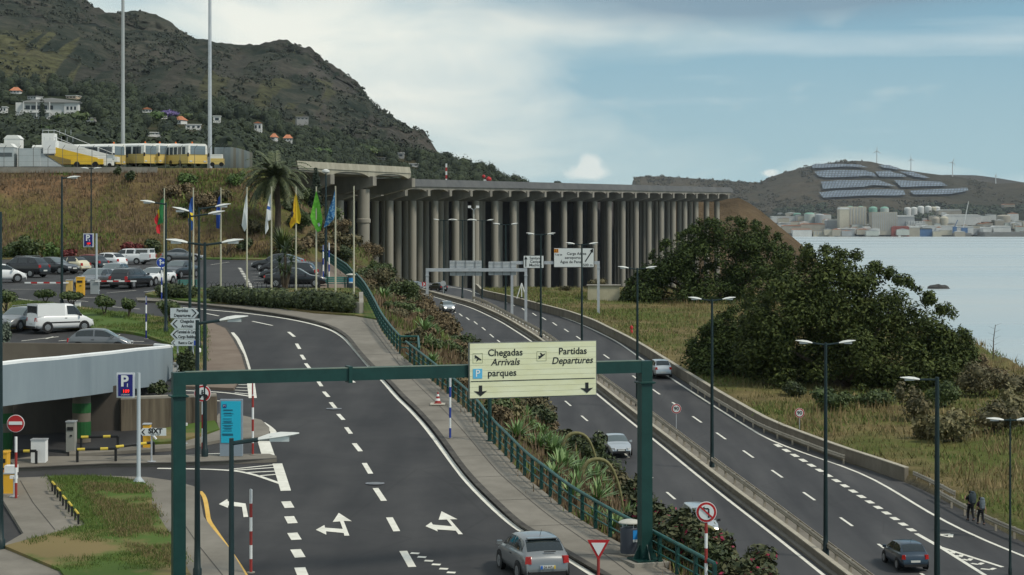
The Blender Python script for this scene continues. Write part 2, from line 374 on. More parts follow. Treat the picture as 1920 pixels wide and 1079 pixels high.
# ------------------------------------------------------------------ plan curves
KERB = [(1180, 1110), (1125, 1078), (1090, 1058), (1000, 1004), (968, 984), (892, 911), (862, 875), (838, 840), (812, 805), (780, 770), (755, 747), (728, 717), (697, 690), (670, 660), (650, 632)]
RAIL = [(1340, 1125), (1250, 1074), (1145, 1016), (1115, 998), (1062, 964), (1022, 930), (985, 901), (955, 868), (920, 832), (885, 782), (820, 727), (761, 678)]
RAIL1 = [(750, 667), (735, 650), (715, 622), (700, 590), (682, 556), (668, 540)]
xRail = curve('U', RAIL + RAIL1, [(180, -15.5), (226, -19.5)], sig=3)
xR = curve('H', [(847, 567), (890, 580), (940, 604), (997, 641), (1120, 740), (1195, 802), (1222, 821), (1375, 946), (1440, 995), (1543, 1078)], [(353, -18.0), (400, -28), (440, -38)])
xL2 = curve('H', [(1262, 809), (1440, 942), (1608, 1069), (1120, 704), (1040, 640)], [(300, -4.9), (353, -15.0), (400, -25), (440, -35)])
xRR = curve('H', [(910, 556), (1015, 581), (1080, 604), (1115, 620), (1155, 640), (1207, 676), (1300, 737), (1370, 782), (1440, 825), (1505, 850), (1556, 866), (1600, 881), (1642, 900), (1686, 927), (1750, 967), (1828, 1007), (1918, 1043)], [(353, -8.0), (400, -18), (440, -28)], sig=3)
xW = curve('H', [(902, 556), (985, 577), (1065, 598), (1115, 617), (1130, 626), (1200, 663), (1265, 705), (1340, 753), (1440, 813), (1505, 837), (1556, 858), (1634, 884), (1701, 904), (1790, 950), (1960, 1040)], [(353, -6.4), (400, -16), (440, -26)], sig=3)
def E1(y): return np.where(y < 205, xRail(y), np.interp(y, [205, 226, 240, 264, 330, 420, 800], [float(xRail(205)), -19.5, -27, -34, -42, -52, -70]))
def E2(y): return xR(y) - 8.6
def E4(y): return np.interp(y, [40, 110, 150, 200, 228, 250, 300, 350, 420, 800], [62, 56, 51, 50.5, 50.5, 47, 41, 36, 30, 30])
def zL(y): return np.where(y < 240, zU(np.minimum(y, 245)) - .06, np.interp(y, [240, 247, 257, 264, 420, 800], [-4.45, -1.6, 4.2, 6.9, 9.6, 13]))
def zF(y): return np.where(y < 340, zH(np.minimum(y, 340)) + .65, np.interp(y, [340, 352, 372, 430, 800], [-11.3, -12.3, -17, -40, -44]))
def hnoise(x, y, s): return noise.fractal((x * s, y * s, 3.7), .9, 2.1, 5)
def terrain():
    ys = np.concatenate([np.arange(38, 300, 2.0), np.arange(300, 470, 4), np.arange(470, 820, 20)]); V = []; T = []; cols = None
    for y in ys:
        e1, e4 = float(E1(y)), float(E4(y)); hz = float(zH(min(y, 470))); zl = float(zL(y)); zf = float(zF(y))
        e2, e3 = float(E2(min(y, 440))), float(xW(min(y, 440)))
        if y > 440: e2 -= (y - 440) * .25; e3 = e2 + 18
        if y > 352: hz = min(hz, hz * max(0, 1 - (y - 440) / 40) + -42 * min(1, max(0, (y - 440) / 40)))
        e2 = max(e2, e1 + 3)
        bp = [(-330, zl + (0 if y < 240 else 1)), (e1 - 70, zl), (e1 - .1, zl), (e2, hz - .06), (e3, hz - .06), (e3 + .55, zf), (e4, zf), (e4 + 16, zf - 12), (e4 + 45, -52)]
        seg = [3, 46, 16, 6, 1, 40, 7, 5]
        row = []
        for (a, za), (b, zb), k in zip(bp, bp[1:], seg):
            for i in range(k): row.append((a + (b - a) * i / k, za + (zb - za) * i / k, i / k, len(row)))
        row.append((bp[-1][0], bp[-1][1], 0, 0)); cols = len(row); i0 = 0
        for j, (x, z, t, _) in enumerate(row):
            c = [.165, .135, .065, 1.0]                       # field
            if j < 49:
                if y >= 238:
                    c = [.185, .118, .066, .8]
                    if 240 < y < 262: z += hnoise(x, y, .11) * 1.1 * min(1, (y - 239) / 4, (262 - y) / 4) - .0
                    if x > -52: c = [.150, .115, .055, 1.0]
                else: c = [.10, .095, .05, 0]
            elif j < 65: c = [.130, .100, .055, .9]; z += .85 * (zl - hz) * t * (1 - t) * float(np.interp(y, [110, 150, 200, 260], [1, .7, .5, .3])) + hnoise(x, y, .2) * .45 * min(1, t * 5, (1 - t) * 5)
            elif j < 72: c = [.12, .11, .09, 0]
            elif j < 112: z += hnoise(x, y, .08) * .35 * min(1, t * 8)
            else: c = [.16, .11, .062, .7]; z += hnoise(x, y, .12) * .8
            V.append((x, y, z)); T.append(c)
    n = len(ys); F4 = [(i * cols + j, i * cols + j + 1, (i + 1) * cols + j + 1, (i + 1) * cols + j) for i in range(n - 1) for j in range(cols - 1)]
    tag(raw('ground', V, F4, ground, attr=T, smooth=True), kind='structure')
    return np.array(V), cols
TV, TC = terrain()
_ty = TV[::TC, 1]
def gz(x, y):
    """height of the ground sheet"""
    i = int(np.clip(np.searchsorted(_ty, y) - 1, 0, len(_ty) - 2)); r = []
    for k in (i, i + 1): q = TV[k * TC:(k + 1) * TC]; r.append(float(np.interp(x, q[:, 0], q[:, 2])))
    t = (y - _ty[i]) / (_ty[i + 1] - _ty[i]); return r[0] * (1 - t) + r[1] * t
# the sea
def sea_mat():
    m = mat('sea_water', (.46, .50, .49), .3, spec=.5); nt = m.node_tree; N = nt.nodes; L = nt.links  # base colour lightened to carry the reflection of bright cloud
    tc = N.new('ShaderNodeTexCoord'); mp = N.new('ShaderNodeMapping'); mp.inputs['Scale'].default_value = (.35, 1, 1); L.new(tc.outputs['Object'], mp.inputs[0])
    n = N.new('ShaderNodeTexNoise'); n.inputs['Scale'].default_value = .06; n.inputs['Detail'].default_value = 6; L.new(mp.outputs[0], n.inputs[0])
    b = N.new('ShaderNodeBump'); b.inputs['Strength'].default_value = .2; b.inputs['Distance'].default_value = 2; L.new(n.outputs['Fac'], b.inputs['Height']); L.new(b.outputs[0], N['Principled BSDF'].inputs['Normal'])
    mp2 = N.new('ShaderNodeMapping'); mp2.inputs['Scale'].default_value = (.12, 1, 1); L.new(tc.outputs['Object'], mp2.inputs[0])
    n2 = N.new('ShaderNodeTexNoise'); n2.inputs['Scale'].default_value = .006; n2.inputs['Detail'].default_value = 7; L.new(mp2.outputs[0], n2.inputs[0])
    r = N.new('ShaderNodeMapRange'); r.inputs[1].default_value = .35; r.inputs[2].default_value = .65; r.inputs[3].default_value = .22; r.inputs[4].default_value = .38
    L.new(n2.outputs['Fac'], r.inputs[0]); L.new(r.outputs[0], N['Principled BSDF'].inputs['Roughness']); return m
mb = MB(); ZS = -50
for i in range(20):
    for j in range(12):
        x0, x1 = -1500 + 600 * i, -900 + 600 * i; y0, y1 = 60 + 1000 * j, 1060 + 1000 * j
        mb.quad((x0, y0, ZS), (x1, y0, ZS), (x1, y1, ZS), (x0, y1, ZS))
tag(mb.build('sea', sea_mat()), kind='structure')
# ------------------------------------------------------------------ highway
def ribbon(name, fa, fb, zf, lift, m, y0, y1, dy=3, n=4, skirt=0):
    V = []; ys = np.arange(y0, y1 + .1, dy)
    for y in ys:
        a, b = float(fa(y)), float(fb(y)); z = float(zf(y)) + lift
        rw = [(a + (b - a) * i / n, y, z) for i in range(n + 1)]
        if skirt: rw = [(a, y, z - skirt)] + rw + [(b, y, z - skirt)]
        V += rw
    k = n + 1 + (2 if skirt else 0)
    F4 = [(i * k + j, i * k + j + 1, (i + 1) * k + j + 1, (i + 1) * k + j) for i in range(len(ys) - 1) for j in range(k - 1)]
    return tag(raw(name, V, F4, m), kind='structure')
ribbon('highway', lambda y: E2(y) + .1, lambda y: xW(y) + .1, zH, 0, asphalt_h, 58, 436)
ribbon('median_strip', lambda y: xR(y) + .35, lambda y: xL2(y) - .25, zH, .14, paving, 58, 436, n=2, skirt=.2)
mk = MB()
def hline(fx, y0, y1, w=.2): strip(mk, [(float(fx(y)), y, 0) for y in np.arange(y0, y1, 3)], w, zH, .012)
hline(xR, 58, 436, .22); hline(xL2, 58, 436, .22); hline(xRR, 62, 436, .22); hline(lambda y: xR(y) - 7.2, 58, 436, .2)
def hdash(a, b, w=.16): strip(mk, [on('H', *a), on('H', *b)], w, zH, .012)
for c, d in [((864, 591), 8), ((877, 598), 8), ((892, 606), 9), ((907, 617), 9), ((922, 630), 10), ((936, 641), 10), ((1065, 757), 15), ((1096, 785), 16), ((1130, 815), 19), ((1172, 852), 20), ((1215, 890), 22), ((1258, 930), 22), ((1310, 978), 24), ((1367, 1030), 27),
             ((852, 585), 7), ((955, 657), 11), ((977, 676), 12), ((1005, 702), 13), ((1035, 730), 14)]:
    t = d * .5; hdash((c[0] - t * .72, c[1] - t * .62), (c[0] + t * .72, c[1] + t * .62), .17)
for c, d in [((948, 567), 7), ((962, 572), 7), ((982, 581), 8), ((1002, 590), 9), ((1020, 598), 9), ((1040, 608), 10), ((1062, 620), 10), ((1085, 634), 11), ((1110, 650), 12), ((1137, 669), 13), ((1163, 688), 14), ((1192, 709), 15), ((1230, 735), 18), ((1268, 760), 19), ((1307, 787), 21), ((1352, 818), 22), ((1403, 852), 24), ((1457, 889), 25), ((1517, 931), 27), ((1587, 979), 29), ((1660, 1030), 34), ((1740, 1085), 34)]:
    t = d * .5; hdash((c[0] - t * .8, c[1] - t * .56), (c[0] + t * .8, c[1] + t * .56), .18)
n = 17
for i in range(n):
    a = (1459 + (1709 - 1459) * i / (n - 1), 836 + (994 - 836) * i / (n - 1) - 3.5 * math.sin(math.pi * i / (n - 1)))
    hdash((a[0] - 4.6, a[1] - 2.6), (a[0] + 4.6, a[1] + 2.8), .42)
hdash((1718, 1001), (1762, 1026), .3); hdash((1762, 1026), (1880, 1064), .25); hdash((1762, 1026), (1880, 1100), .25)
for x, y, w in [(1784, 1036, 7), (1797, 1043, 9), (1812, 1050, 13), (1830, 1058, 18), (1850, 1068, 22)]:
    hdash((x - w * .5, y - 1), (x + w * .3, y + 3 - w * .1), .26); hdash((x + w * .3, y + 3 - w * .1), (x + w * .7, y - 2), .26)
hdash((1763, 1003), (1783, 1002), .3); hdash((1783, 1002), (1782, 1008), .3); hdash((1782, 1008), (1763, 1004), .2)
tag(mk.build('highway_markings', paint), kind='structure')
# ------------------------------------------------------------------ upper road and car park (one asphalt sheet), pavements, lawns
upoly = [(-150, 40)] + [(float(xRail(y)) - .15, y) for y in range(40, 206, 5)] + [(-21, 226), (-28, 239.5), (-150, 239.5)]
sheet('road', upoly, zU, 0, asphalt)
def slab(name, pts, m, lift=.14, surf='U'): return sheet(name, pxpoly(surf, pts), zU if surf == 'U' else zH, lift, m, skirt=.3)
slab('pavement', KERB[::-1] + [(1180, 1112)] + [(1335, 1124)] + RAIL[1:] + [(750, 668), (735, 650), (715, 624), (706, 604), (664, 597), (590, 592), (490, 578), (395, 573), (335, 568), (300, 562), (255, 562), (258, 567), (340, 571), (457, 583), (552, 597), (615, 613)], paving)
slab('terrace_lawn', [(300, 561), (335, 567), (395, 572), (490, 577), (590, 591), (664, 596), (705, 603), (690, 570), (676, 545), (520, 546), (395, 546), (330, 541), (272, 556)], lawn, .22)
slab('footpath', [(606, 488), (640, 489), (656, 512), (672, 545), (640, 546), (600, 545), (603, 520)], paving_red, .12)
slab('verge', [(-60, 480), (200, 480), (385, 479), (470, 478), (505, 480), (505, 489), (385, 487), (-60, 487)], lawn, .14)
slab('lawn', [(-40, 578), (24, 568), (70, 568), (150, 579), (187, 585), (300, 598), (324, 606), (389, 612), (388, 690), (345, 718), (330, 700), (322, 650), (270, 632), (244, 627), (163, 619), (100, 617), (-40, 617)], lawn, .16)
slab('pavement', [(387, 607), (400, 609), (425, 620), (440, 642), (455, 670), (463, 697), (466, 712), (447, 718), (438, 733), (342, 729), (335, 720), (385, 690), (385, 640)], paving_red)
slab('lawn', [(275, 838), (300, 812), (402, 795), (412, 812), (330, 836)], lawn, .2)
slab('pavement', [(130, 852), (250, 842), (330, 838), (385, 822), (412, 812), (404, 790), (410, 781), (457, 785), (490, 793), (505, 807), (505, 818), (480, 826), (420, 829), (340, 845), (240, 851), (130, 858)], paving)
slab('traffic_island', [(18, 868), (60, 862), (240, 861), (420, 857), (505, 857), (518, 861), (519, 867), (420, 871), (340, 874), (200, 876), (30, 884)], paving)
slab('pavement', [(-40, 905), (88, 900), (180, 898), (275, 901), (325, 908), (362, 918), (375, 924), (376, 945), (382, 976), (400, 1000), (435, 1041), (460, 1085), (495, 1150), (300, 1150), (-60, 1150), (-60, 1034), (8, 1028), (44, 1007), (6, 945)], paving)
def mound(y): return zU(y) + .0
o = slab('lawn', [(90, 903), (150, 902), (230, 906), (273, 917), (285, 938), (285, 960), (320, 1015), (352, 1080), (390, 1150), (160, 1150), (112, 1080), (8, 1036), (30, 1030), (162, 995)], lawn, .24)
# lower left: the mown mound swells a little towards its middle
for v in o.data.vertices: pass
tag(o, kind='structure')
mk = MB(); mk2 = MB()
def uline(pts, w, m=mk): strip(m, [on('U', *p) for p in chaikin(pts, 2)], w, zU, .012)
def udash(a, b, w=.18): strip(mk, [on('U', *a), on('U', *b)], w, zU, .012)
uline([(300, 573), (372, 580), (465, 588), (552, 600), (615, 616), (645, 633), (662, 653), (690, 686), (720, 717), (745, 747), (770, 770), (802, 806), (842, 861), (880, 911), (955, 983), (1000, 1010), (1075, 1056), (1140, 1098)], .22)
uline([(435, 624), (445, 635), (450, 645), (458, 665), (466, 690), (470, 716)], .24); uline([(470, 716), (474, 747)], .42)
for a, b, w in [((385, 588), (410, 593), .16), ((473, 603), (511, 611), .16), ((541, 623), (552, 632), .2), ((556, 645), (562, 655), .2), ((565, 666), (571, 675), .2), ((573, 682), (581, 692), .2),
                ((596, 715), (603, 725), .2), ((607, 735), (616, 745), .2), ((620, 755), (629, 766), .2), ((634, 777), (644, 788), .2), ((649, 802), (658, 814), .2), ((664, 832), (676, 847), .22), ((683, 869), (695, 889), .22), ((704, 916), (720, 940), .24), ((730, 971), (744, 997), .26), ((756, 1034), (773, 1064), .28),
                ((654, 711), (664, 718), .2),
                ((536, 941), (543, 953), .38), ((542, 969), (549, 982), .38), ((548, 1000), (556, 1013), .38), ((554, 1031), (563, 1046), .38), ((562, 1065), (572, 1090), .38)]: udash(a, b, w)
for x, y in [(778, 1038), (791, 1045), (804, 1052), (818, 1059), (832, 1067), (846, 1074), (861, 1082)]: udash((x - 8, y), (x + 8, y + .8), .22)
def upoly_mark(pts, m=None): sheet('road_arrow', pxpoly('U', pts), zU, .014, m or paint, dy=400)
Zm = lambda q, ox, oy, k=3.996: [(ox + a / k, oy + b / k) for a, b in q]
upoly_mark(Zm([(620, 614), (718, 677), (657, 674), (700, 785), (662, 785), (657, 765), (525, 752), (527, 778), (448, 741), (513, 705), (517, 725), (650, 735), (630, 678), (575, 682)], 480, 809))
upoly_mark(Zm([(1390, 602), (1510, 662), (1453, 662), (1550, 774), (1517, 774), (1497, 748), (1357, 738), (1362, 753), (1270, 714), (1313, 683), (1325, 702), (1470, 715), (1430, 664), (1368, 666)], 480, 809))
upoly_mark(Zm([(1640, 585), (1703, 545), (1707, 562), (1840, 580), (1860, 680), (1825, 682), (1813, 605), (1710, 595), (1707, 612)], 0, 800))
# hatched noses at the two side exits
udash((520, 870), (536, 921), .42); uline([(295, 879), (420, 881), (470, 888), (527, 908)], .2)
for a, b in [((430, 881), (516, 872)), ((436, 883), (519, 877)), ((460, 887), (520, 884)), ((485, 893), (521, 890))]: udash(a, b, .16)
uline([(342, 733), (420, 736), (470, 744)], .18)
for a, b in [((453, 716), (470, 717)), ((447, 722), (470, 722)), ((443, 727), (471, 728)), ((440, 732), (472, 734)), ((440, 737), (472, 740))]: udash(a, b, .13)
sheet('road_marking', pxpoly('U', [(483, 828), (506, 828), (517, 860), (492, 859)]), zU, .013, paint)
uline([(491, 793), (505, 802), (515, 812), (505, 819), (482, 827)], .3)
for k in range(4): udash((378 + k * 0, 852 + 2 * k), (412, 851 + 2 * k), .12)
uline([(405, 752), (432, 754)], .15)
udash((250, 868 - 4), (320, 854), .14)
uline([(375, 922), (384, 932), (389, 960), (391, 976), (400, 990), (430, 1033), (460, 1078), (485, 1125)], .17, mk2)
# car park bay lines
for r in range(8): udash((232 + 18 * r, 507), (246 + 18 * r, 504), .12)
for i in range(14): udash((448 + i * 1.9, 503 + i * 3.1), (452 + i * 1.9, 504.6 + i * 3.1), .3)
for i in range(7): udash((468 + i * 2, 508 + i * 5.6), (520 + i * 2, 509 + i * 5.6), .1)
for a, b in [((20, 543), (90, 543)), ((60, 534), (130, 532)), ((270, 548), (310, 543)), ((295, 540), (330, 535)), ((200, 550), (255, 545)), ((0, 555), (34, 555)), ((130, 558), (190, 559)), ((200, 575), (262, 580)), ((320, 504), (357, 504)), ((395, 497), (430, 492)),
             ((40, 640), (110, 632)), ((86, 636), (100, 632)), ((110, 640), (190, 632)), ((200, 640), (270, 641)), ((210, 633), (225, 628)), ((30, 560), (75, 566)), ((112, 562), (165, 566))]: udash(a, b, .12)
jt = MB(); jm = mat('joint_dark', (.06, .055, .048), .9)
JN = chaikin([(678, 605), (703, 628), (728, 662), (765, 710), (825, 767), (870, 815), (927, 885), (950, 907), (1025, 972), (1080, 1009), (1150, 1059), (1190, 1090)], 2); strip(jt, [on('U', *p) for p in JN], .035, zU, .147)
for y in np.arange(62, 132, 4.5):
    xk = float(np.interp(-(H0 - F * zU(y) / y), [-b for a, b in KERB], [a for a, b in KERB])); a, b = (xk - 960) * y / F + .1, float(xRail(y)) - .1; strip(jt, [(a, y, 0), (b, y + .4, 0)], .03, zU, .147)
strip(jt, [on('U', *p) for p in [(38, 908), (62, 950), (103, 1001)]], .035, zU, .147); strip(jt, [on('U', *p) for p in [(345, 990), (372, 1030), (420, 1090)]], .035, zU, .147); tag(jt.build('pavement_joints', jm), kind='structure')
kb = MB(); kerb_m = mat('kerb_stone', (.040, .036, .032), .9, c2=(.085, .078, .066), scale=1.5, detail=8)
strip(kb, [on('U', *p) for p in chaikin(KERB + [(615, 612), (552, 597), (457, 583), (340, 571), (258, 567)], 2)], .26, zU, .151)
strip(kb, [on('U', *p) for p in [(519, 866), (420, 871), (340, 874), (200, 876), (30, 884)]], .2, zU, .151); strip(kb, [on('U', *p) for p in [(466, 711), (463, 697), (455, 670), (440, 642), (425, 620), (400, 609)]], .16, zU, .151); tag(kb.build('kerb', kerb_m), kind='structure')
tag(mk.build('road_markings', paint), kind='structure'); tag(mk2.build('yellow_kerb_line', yellow_paint), kind='structure')
for px, py in [(703, 907), (626, 767)]:
    p = on('U', px, py, .006); t = thing('manhole_cover', 'pale round manhole cover set in the asphalt ' + ('just above the white turning arrows' if px > 700 else 'beyond the beam of the green gantry'), 'manhole cover', p, 0, 'manhole covers in the airport road')
    MB().lathe((0, 0, 0), [(.40, 0), (.40, .012)], 24).build('frame', mat('worn_iron', (.19, .20, .22), .6), t); MB().lathe((0, 0, .012), [(.30, 0), (.30, .006)], 24).build('lid', mat('worn_iron_lid', (.13, .14, .15), .6, c2=(.20, .21, .22), scale=9), t)
# ------------------------------------------------------------------ far land: mountain, wooded foothill, hill across the bay
def hill_mat(name, c1, c2, c3, sc):
    m = bpy.data.materials.new(name); m.use_nodes = True; nt = m.node_tree; N = nt.nodes; L = nt.links; b = N['Principled BSDF']
    b.inputs['Roughness'].default_value = 1; b.inputs['Specular IOR Level'].default_value = .05
    tc = N.new('ShaderNodeTexCoord'); at = N.new('ShaderNodeAttribute'); at.attribute_name = 'tint'
    def nz(s, d=8, r=.7):
        n = N.new('ShaderNodeTexNoise'); n.inputs['Scale'].default_value = s; n.inputs['Detail'].default_value = d; n.inputs['Roughness'].default_value = r
        L.new(tc.outputs['Object'], n.inputs[0]); return n.outputs['Fac']
    r = N.new('ShaderNodeValToRGB'); r.color_ramp.elements.new(.5)
    for e, p, c in zip(r.color_ramp.elements, (.40, .5, .61), (c1, c2, c3)): e.position = p; e.color = rgb(c)
    mx = N.new('ShaderNodeMath'); mx.operation = 'MULTIPLY_ADD'; mx.inputs[1].default_value = .5; L.new(nz(sc * .16, 5, .55), mx.inputs[0]); mh = N.new('ShaderNodeMath'); mh.operation = 'MULTIPLY'; mh.inputs[1].default_value = .5; L.new(nz(sc), mh.inputs[0]); L.new(mh.outputs[0], mx.inputs[2]); L.new(mx.outputs[0], r.inputs[0])
    x = N.new('ShaderNodeMix'); x.data_type = 'RGBA'; L.new(at.outputs['Alpha'], x.inputs[0]); L.new(r.outputs[0], x.inputs[6])
    k = N.new('ShaderNodeMix'); k.data_type = 'RGBA'; k.blend_type = 'MULTIPLY'; k.inputs[0].default_value = 1; L.new(at.outputs['Color'], k.inputs[6])
    r2 = N.new('ShaderNodeValToRGB'); r2.color_ramp.elements[0].position = .38; r2.color_ramp.elements[1].position = .62; r2.color_ramp.elements[0].color = rgb((.45, .45, .45)); r2.color_ramp.elements[1].color = rgb((1.3, 1.3, 1.3))
    L.new(nz(sc * 2.2), r2.inputs[0]); L.new(r2.outputs[0], k.inputs[7]); L.new(k.outputs[2], x.inputs[7]); L.new(x.outputs[2], b.inputs['Base Color'])
    bp = N.new('ShaderNodeBump'); bp.inputs['Strength'].default_value = 1; bp.inputs['Distance'].default_value = .25 / sc; L.new(nz(sc * 1.6), bp.inputs['Height']); L.new(bp.outputs[0], b.inputs['Normal']); return m
class Slope:
    """hillside between a foot line and a ridge line, both given as (direction, row) with real distances"""
    def __init__(s, ridge, foot, Yr, Yf, p=1.0): s.ridge, s.foot, s.Yr, s.Yf, s.p = ridge, foot, Yr, Yf, p
    def g(s, tab, x): return float(np.interp(x, [q[0] for q in tab], [q[1] for q in tab]))
    def at(s, px, row):
        a, b = s.g(s.foot, px), s.g(s.ridge, px); t = min(1, max(0, (row - a) / (b - a))); return P(px, row, s.g(s.Yf, px) + (s.g(s.Yr, px) - s.g(s.Yf, px)) * t ** s.p)
    def surf(s, px, row, amp, freq):
        a, b = s.g(s.foot, px), s.g(s.ridge, px); t = min(1, max(0, (row - a) / (b - a))); q = s.at(px, row); d = (noise.hetero_terrain(q * freq, .9, 2.1, 5, .6) - .8) * amp * min(1, t * 5) * (1 - .55 * t)
        return q + Vector((0, d * .8, d * .35 * (1 - t)))
    def mesh(s, name, m, x0, x1, dx, nt, amp, freq, tint=None, back=(400, -60), rough=0):
        V = []; T = []; xs = np.arange(x0, x1 + .1, dx)
        for x in xs:
            a, b = s.g(s.foot, x), s.g(s.ridge, x)
            for i in range(nt + 1):
                t = i / nt; q = s.at(x, a + (b - a) * t); w = min(1, t * 5) * (1 - .55 * t)
                d = (noise.hetero_terrain(q * freq, .9, 2.1, 5, .6) - .8) * amp * w if amp else 0
                c = tint(x, a + (b - a) * t) if tint else (0, 0, 0, 0)
                if rough: q.z += (noise.fractal(q * .03, .8, 2, 4)) * rough * (.3 + t) * min(1, max(0, (800 - x) / 60))
                V.append((q.x, q.y + d * .8, q.z + d * .35 * (1 - t))); T.append(c)
            V.append((q.x * 1.0, q.y + back[0], back[1])); T.append(c)
        k = nt + 2; n = len(xs); F4 = [(i * k + j, (i + 1) * k + j, (i + 1) * k + j + 1, i * k + j + 1) for i in range(n - 1) for j in range(k - 1)]
        return tag(raw(name, V, F4, m, attr=T, smooth=True), kind='structure')
MR = [(-160, -90), (0, -62), (100, -30), (150, -8), (161, 2), (185, 18), (210, 27), (245, 30), (275, 27), (300, 36), (340, 55), (365, 75), (400, 78), (440, 87), (465, 80), (490, 75), (520, 73), (545, 82), (580, 92), (620, 120), (650, 140), (680, 165), (700, 195), (730, 214), (760, 238), (778, 254), (790, 272), (800, 294), (815, 312), (845, 345)]
FR = [(-160, 140), (0, 150), (100, 158), (200, 170), (300, 190), (400, 200), (480, 216), (560, 250), (650, 268), (740, 284), (790, 294), (830, 303), (880, 318), (920, 328), (950, 342), (962, 350), (1010, 376)]
mountain = Slope(MR, [(x, y + 14) for x, y in FR if x < 780] + [(800, 312), (815, 326), (845, 354)], [(-160, 2500), (500, 2500), (830, 2300)], [(-160, 1480), (830, 1480)])
foothill = Slope(FR, [(-160, 346), (450, 346), (600, 420), (700, 575), (1010, 560)], [(-160, 1480), (1010, 1480)], [(-160, 430), (440, 430), (600, 760), (700, 1060), (1010, 1180)])
def mtint(x, r):
    q = noise.fractal(Vector((x * .02, r * .03, 1.3)), .9, 2, 4)
    if x < 140 and 70 < r < 168 and q > -.18 - .15 * (x < 90) and r > 75 + x * .12: return (.115, .112, .052, min(1, (r - 72) / 10) * .7)
    if 330 < x < 620 and r > 150 and q > .05: return (.085, .085, .042, .7)
    if x > 560 and q > -.1: return (.085, .075, .068, .55)
    return (.075, .068, .058, .5 if q > .12 else 0)
mountain.mesh('mountain', hill_mat('mountain_scrub', (.017, .025, .019), (.038, .045, .034), (.086, .080, .062), .045), -150, 842, 4, 60, 170, .006, mtint, rough=4)
foothill.mesh('foothill', hill_mat('foothill_soil', (.020, .030, .016), (.040, .048, .024), (.09, .075, .045), .02), -150, 1005, 7, 26, 20, .01, lambda x, r: (.17, .12, .07, .8) if x > 860 and r < 340 else (0, 0, 0, 0))
HR = [(1187, 339), (1189, 333), (1200, 331), (1240, 331), (1300, 335), (1340, 338), (1385, 341), (1425, 343), (1440, 334), (1470, 324), (1500, 316), (1530, 309), (1560, 305), (1600, 302), (1630, 303), (1660, 310), (1690, 318), (1730, 324), (1770, 329), (1800, 332), (1830, 339), (1870, 345), (1920, 342), (2000, 345)]
bay = Slope(HR, [(1180, 444), (2010, 444)], [(1180, 8300), (2010, 8300)], [(1180, 6560), (2010, 6560)])
def ftint(x, r):
    if r > 404: return (.030, .038, .022, .8 if r < 420 else .4)
    return (.060, .056, .045, .35)
bay.mesh('far_hill', hill_mat('far_hill_scrub', (.060, .056, .034), (.100, .082, .052), (.14, .110, .070), .006), 1187, 2005, 5, 30, 60, .0016, ftint, (900, -60))
Slope([(1700, 345), (1745, 335), (1770, 328), (1830, 329), (1870, 334), (1905, 340), (1960, 350), (2010, 352)], [(1690, 430), (2010, 430)], [(1690, 11000), (2010, 11000)], [(1690, 9400), (2010, 9400)]).mesh('distant_ridge', MATS.get('x') or hill_mat('distant_ridge_scrub', (.06, .055, .045), (.08, .07, .055), (.10, .085, .065), .004), 1700, 2005, 8, 12, 60, .002)
# headland under the far end of the viaduct
head = Slope([(880, 366), (1080, 368), (1200, 374), (1340, 376), (1385, 371), (1405, 381), (1425, 395), (1460, 424), (1500, 456), (1515, 468), (1560, 520)], [(880, 570), (1080, 580), (1400, 590), (1560, 600)], [(880, 1345), (1080, 1330), (1560, 1280)], [(880, 1150), (1080, 1130), (1560, 1080)])
head.mesh('headland', hill_mat('headland_soil', (.075, .055, .034), (.13, .092, .055), (.17, .125, .075), .03), 886, 1556, 6, 18, 12, .02, back=(120, -60))
mb = MB(); soil = mat('darkened_valley_soil', (.016, .013, .011), .95, c2=(.030, .024, .020), scale=.08, detail=8)  # soil colour lowered to deepen the shade under the viaduct deck
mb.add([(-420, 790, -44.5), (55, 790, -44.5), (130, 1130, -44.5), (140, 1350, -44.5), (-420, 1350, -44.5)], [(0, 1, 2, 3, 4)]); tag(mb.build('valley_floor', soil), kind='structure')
def scrubmass(name, sl, n, xs, rr, m, seed, amp, freq, keep=lambda x, r: True, k=9):
    rg = np.random.default_rng(seed); A = []; B = []; Cs = []
    while len(A) < n:
        x = rg.uniform(*xs); a, b = sl.g(sl.foot, x), sl.g(sl.ridge, x); row = b + (a - b) * rg.random()
        if not keep(x, row) or noise.noise((x * .018, row * .03, 2.2)) + .35 * noise.noise((x * .07, row * .1, 5)) < rg.uniform(-.3, .25): continue
        q = sl.surf(x, row, amp, freq); r = rg.uniform(*rr); d = rg.normal(size=(k, 3)); d[:, 2] = abs(d[:, 2]); d /= np.linalg.norm(d, axis=1, keepdims=True); A.append(np.array(q) + d * (r, r, r * .8)); B.append(d + rg.normal(size=(k, 3)) * .3); Cs.append(np.full(k, r * .5) * (.6 + .6 * rg.random(k)))
    V, Fq = leaf_quads(np.vstack(A), np.vstack(B), np.concatenate(Cs), rg, .8); tag(raw(name, V, Fq, m), kind='stuff')
scrubmass('mountain_scrub', mountain, 4200, (-60, 835), (1.4, 3.6), mat('mountain_scrub_leaf', (.014, .022, .014), .8, c2=(.050, .056, .034), island=True), 31, 170, .006)
scrubmass('far_scrub', bay, 1500, (1190, 1930), (4, 11), mat('far_scrub_leaf', (.045, .045, .026), .9, c2=(.085, .072, .044), island=True), 32, 60, .0016, lambda x, r: r < 400 and not (1522 < x < 1815 and 308 < r < 378))
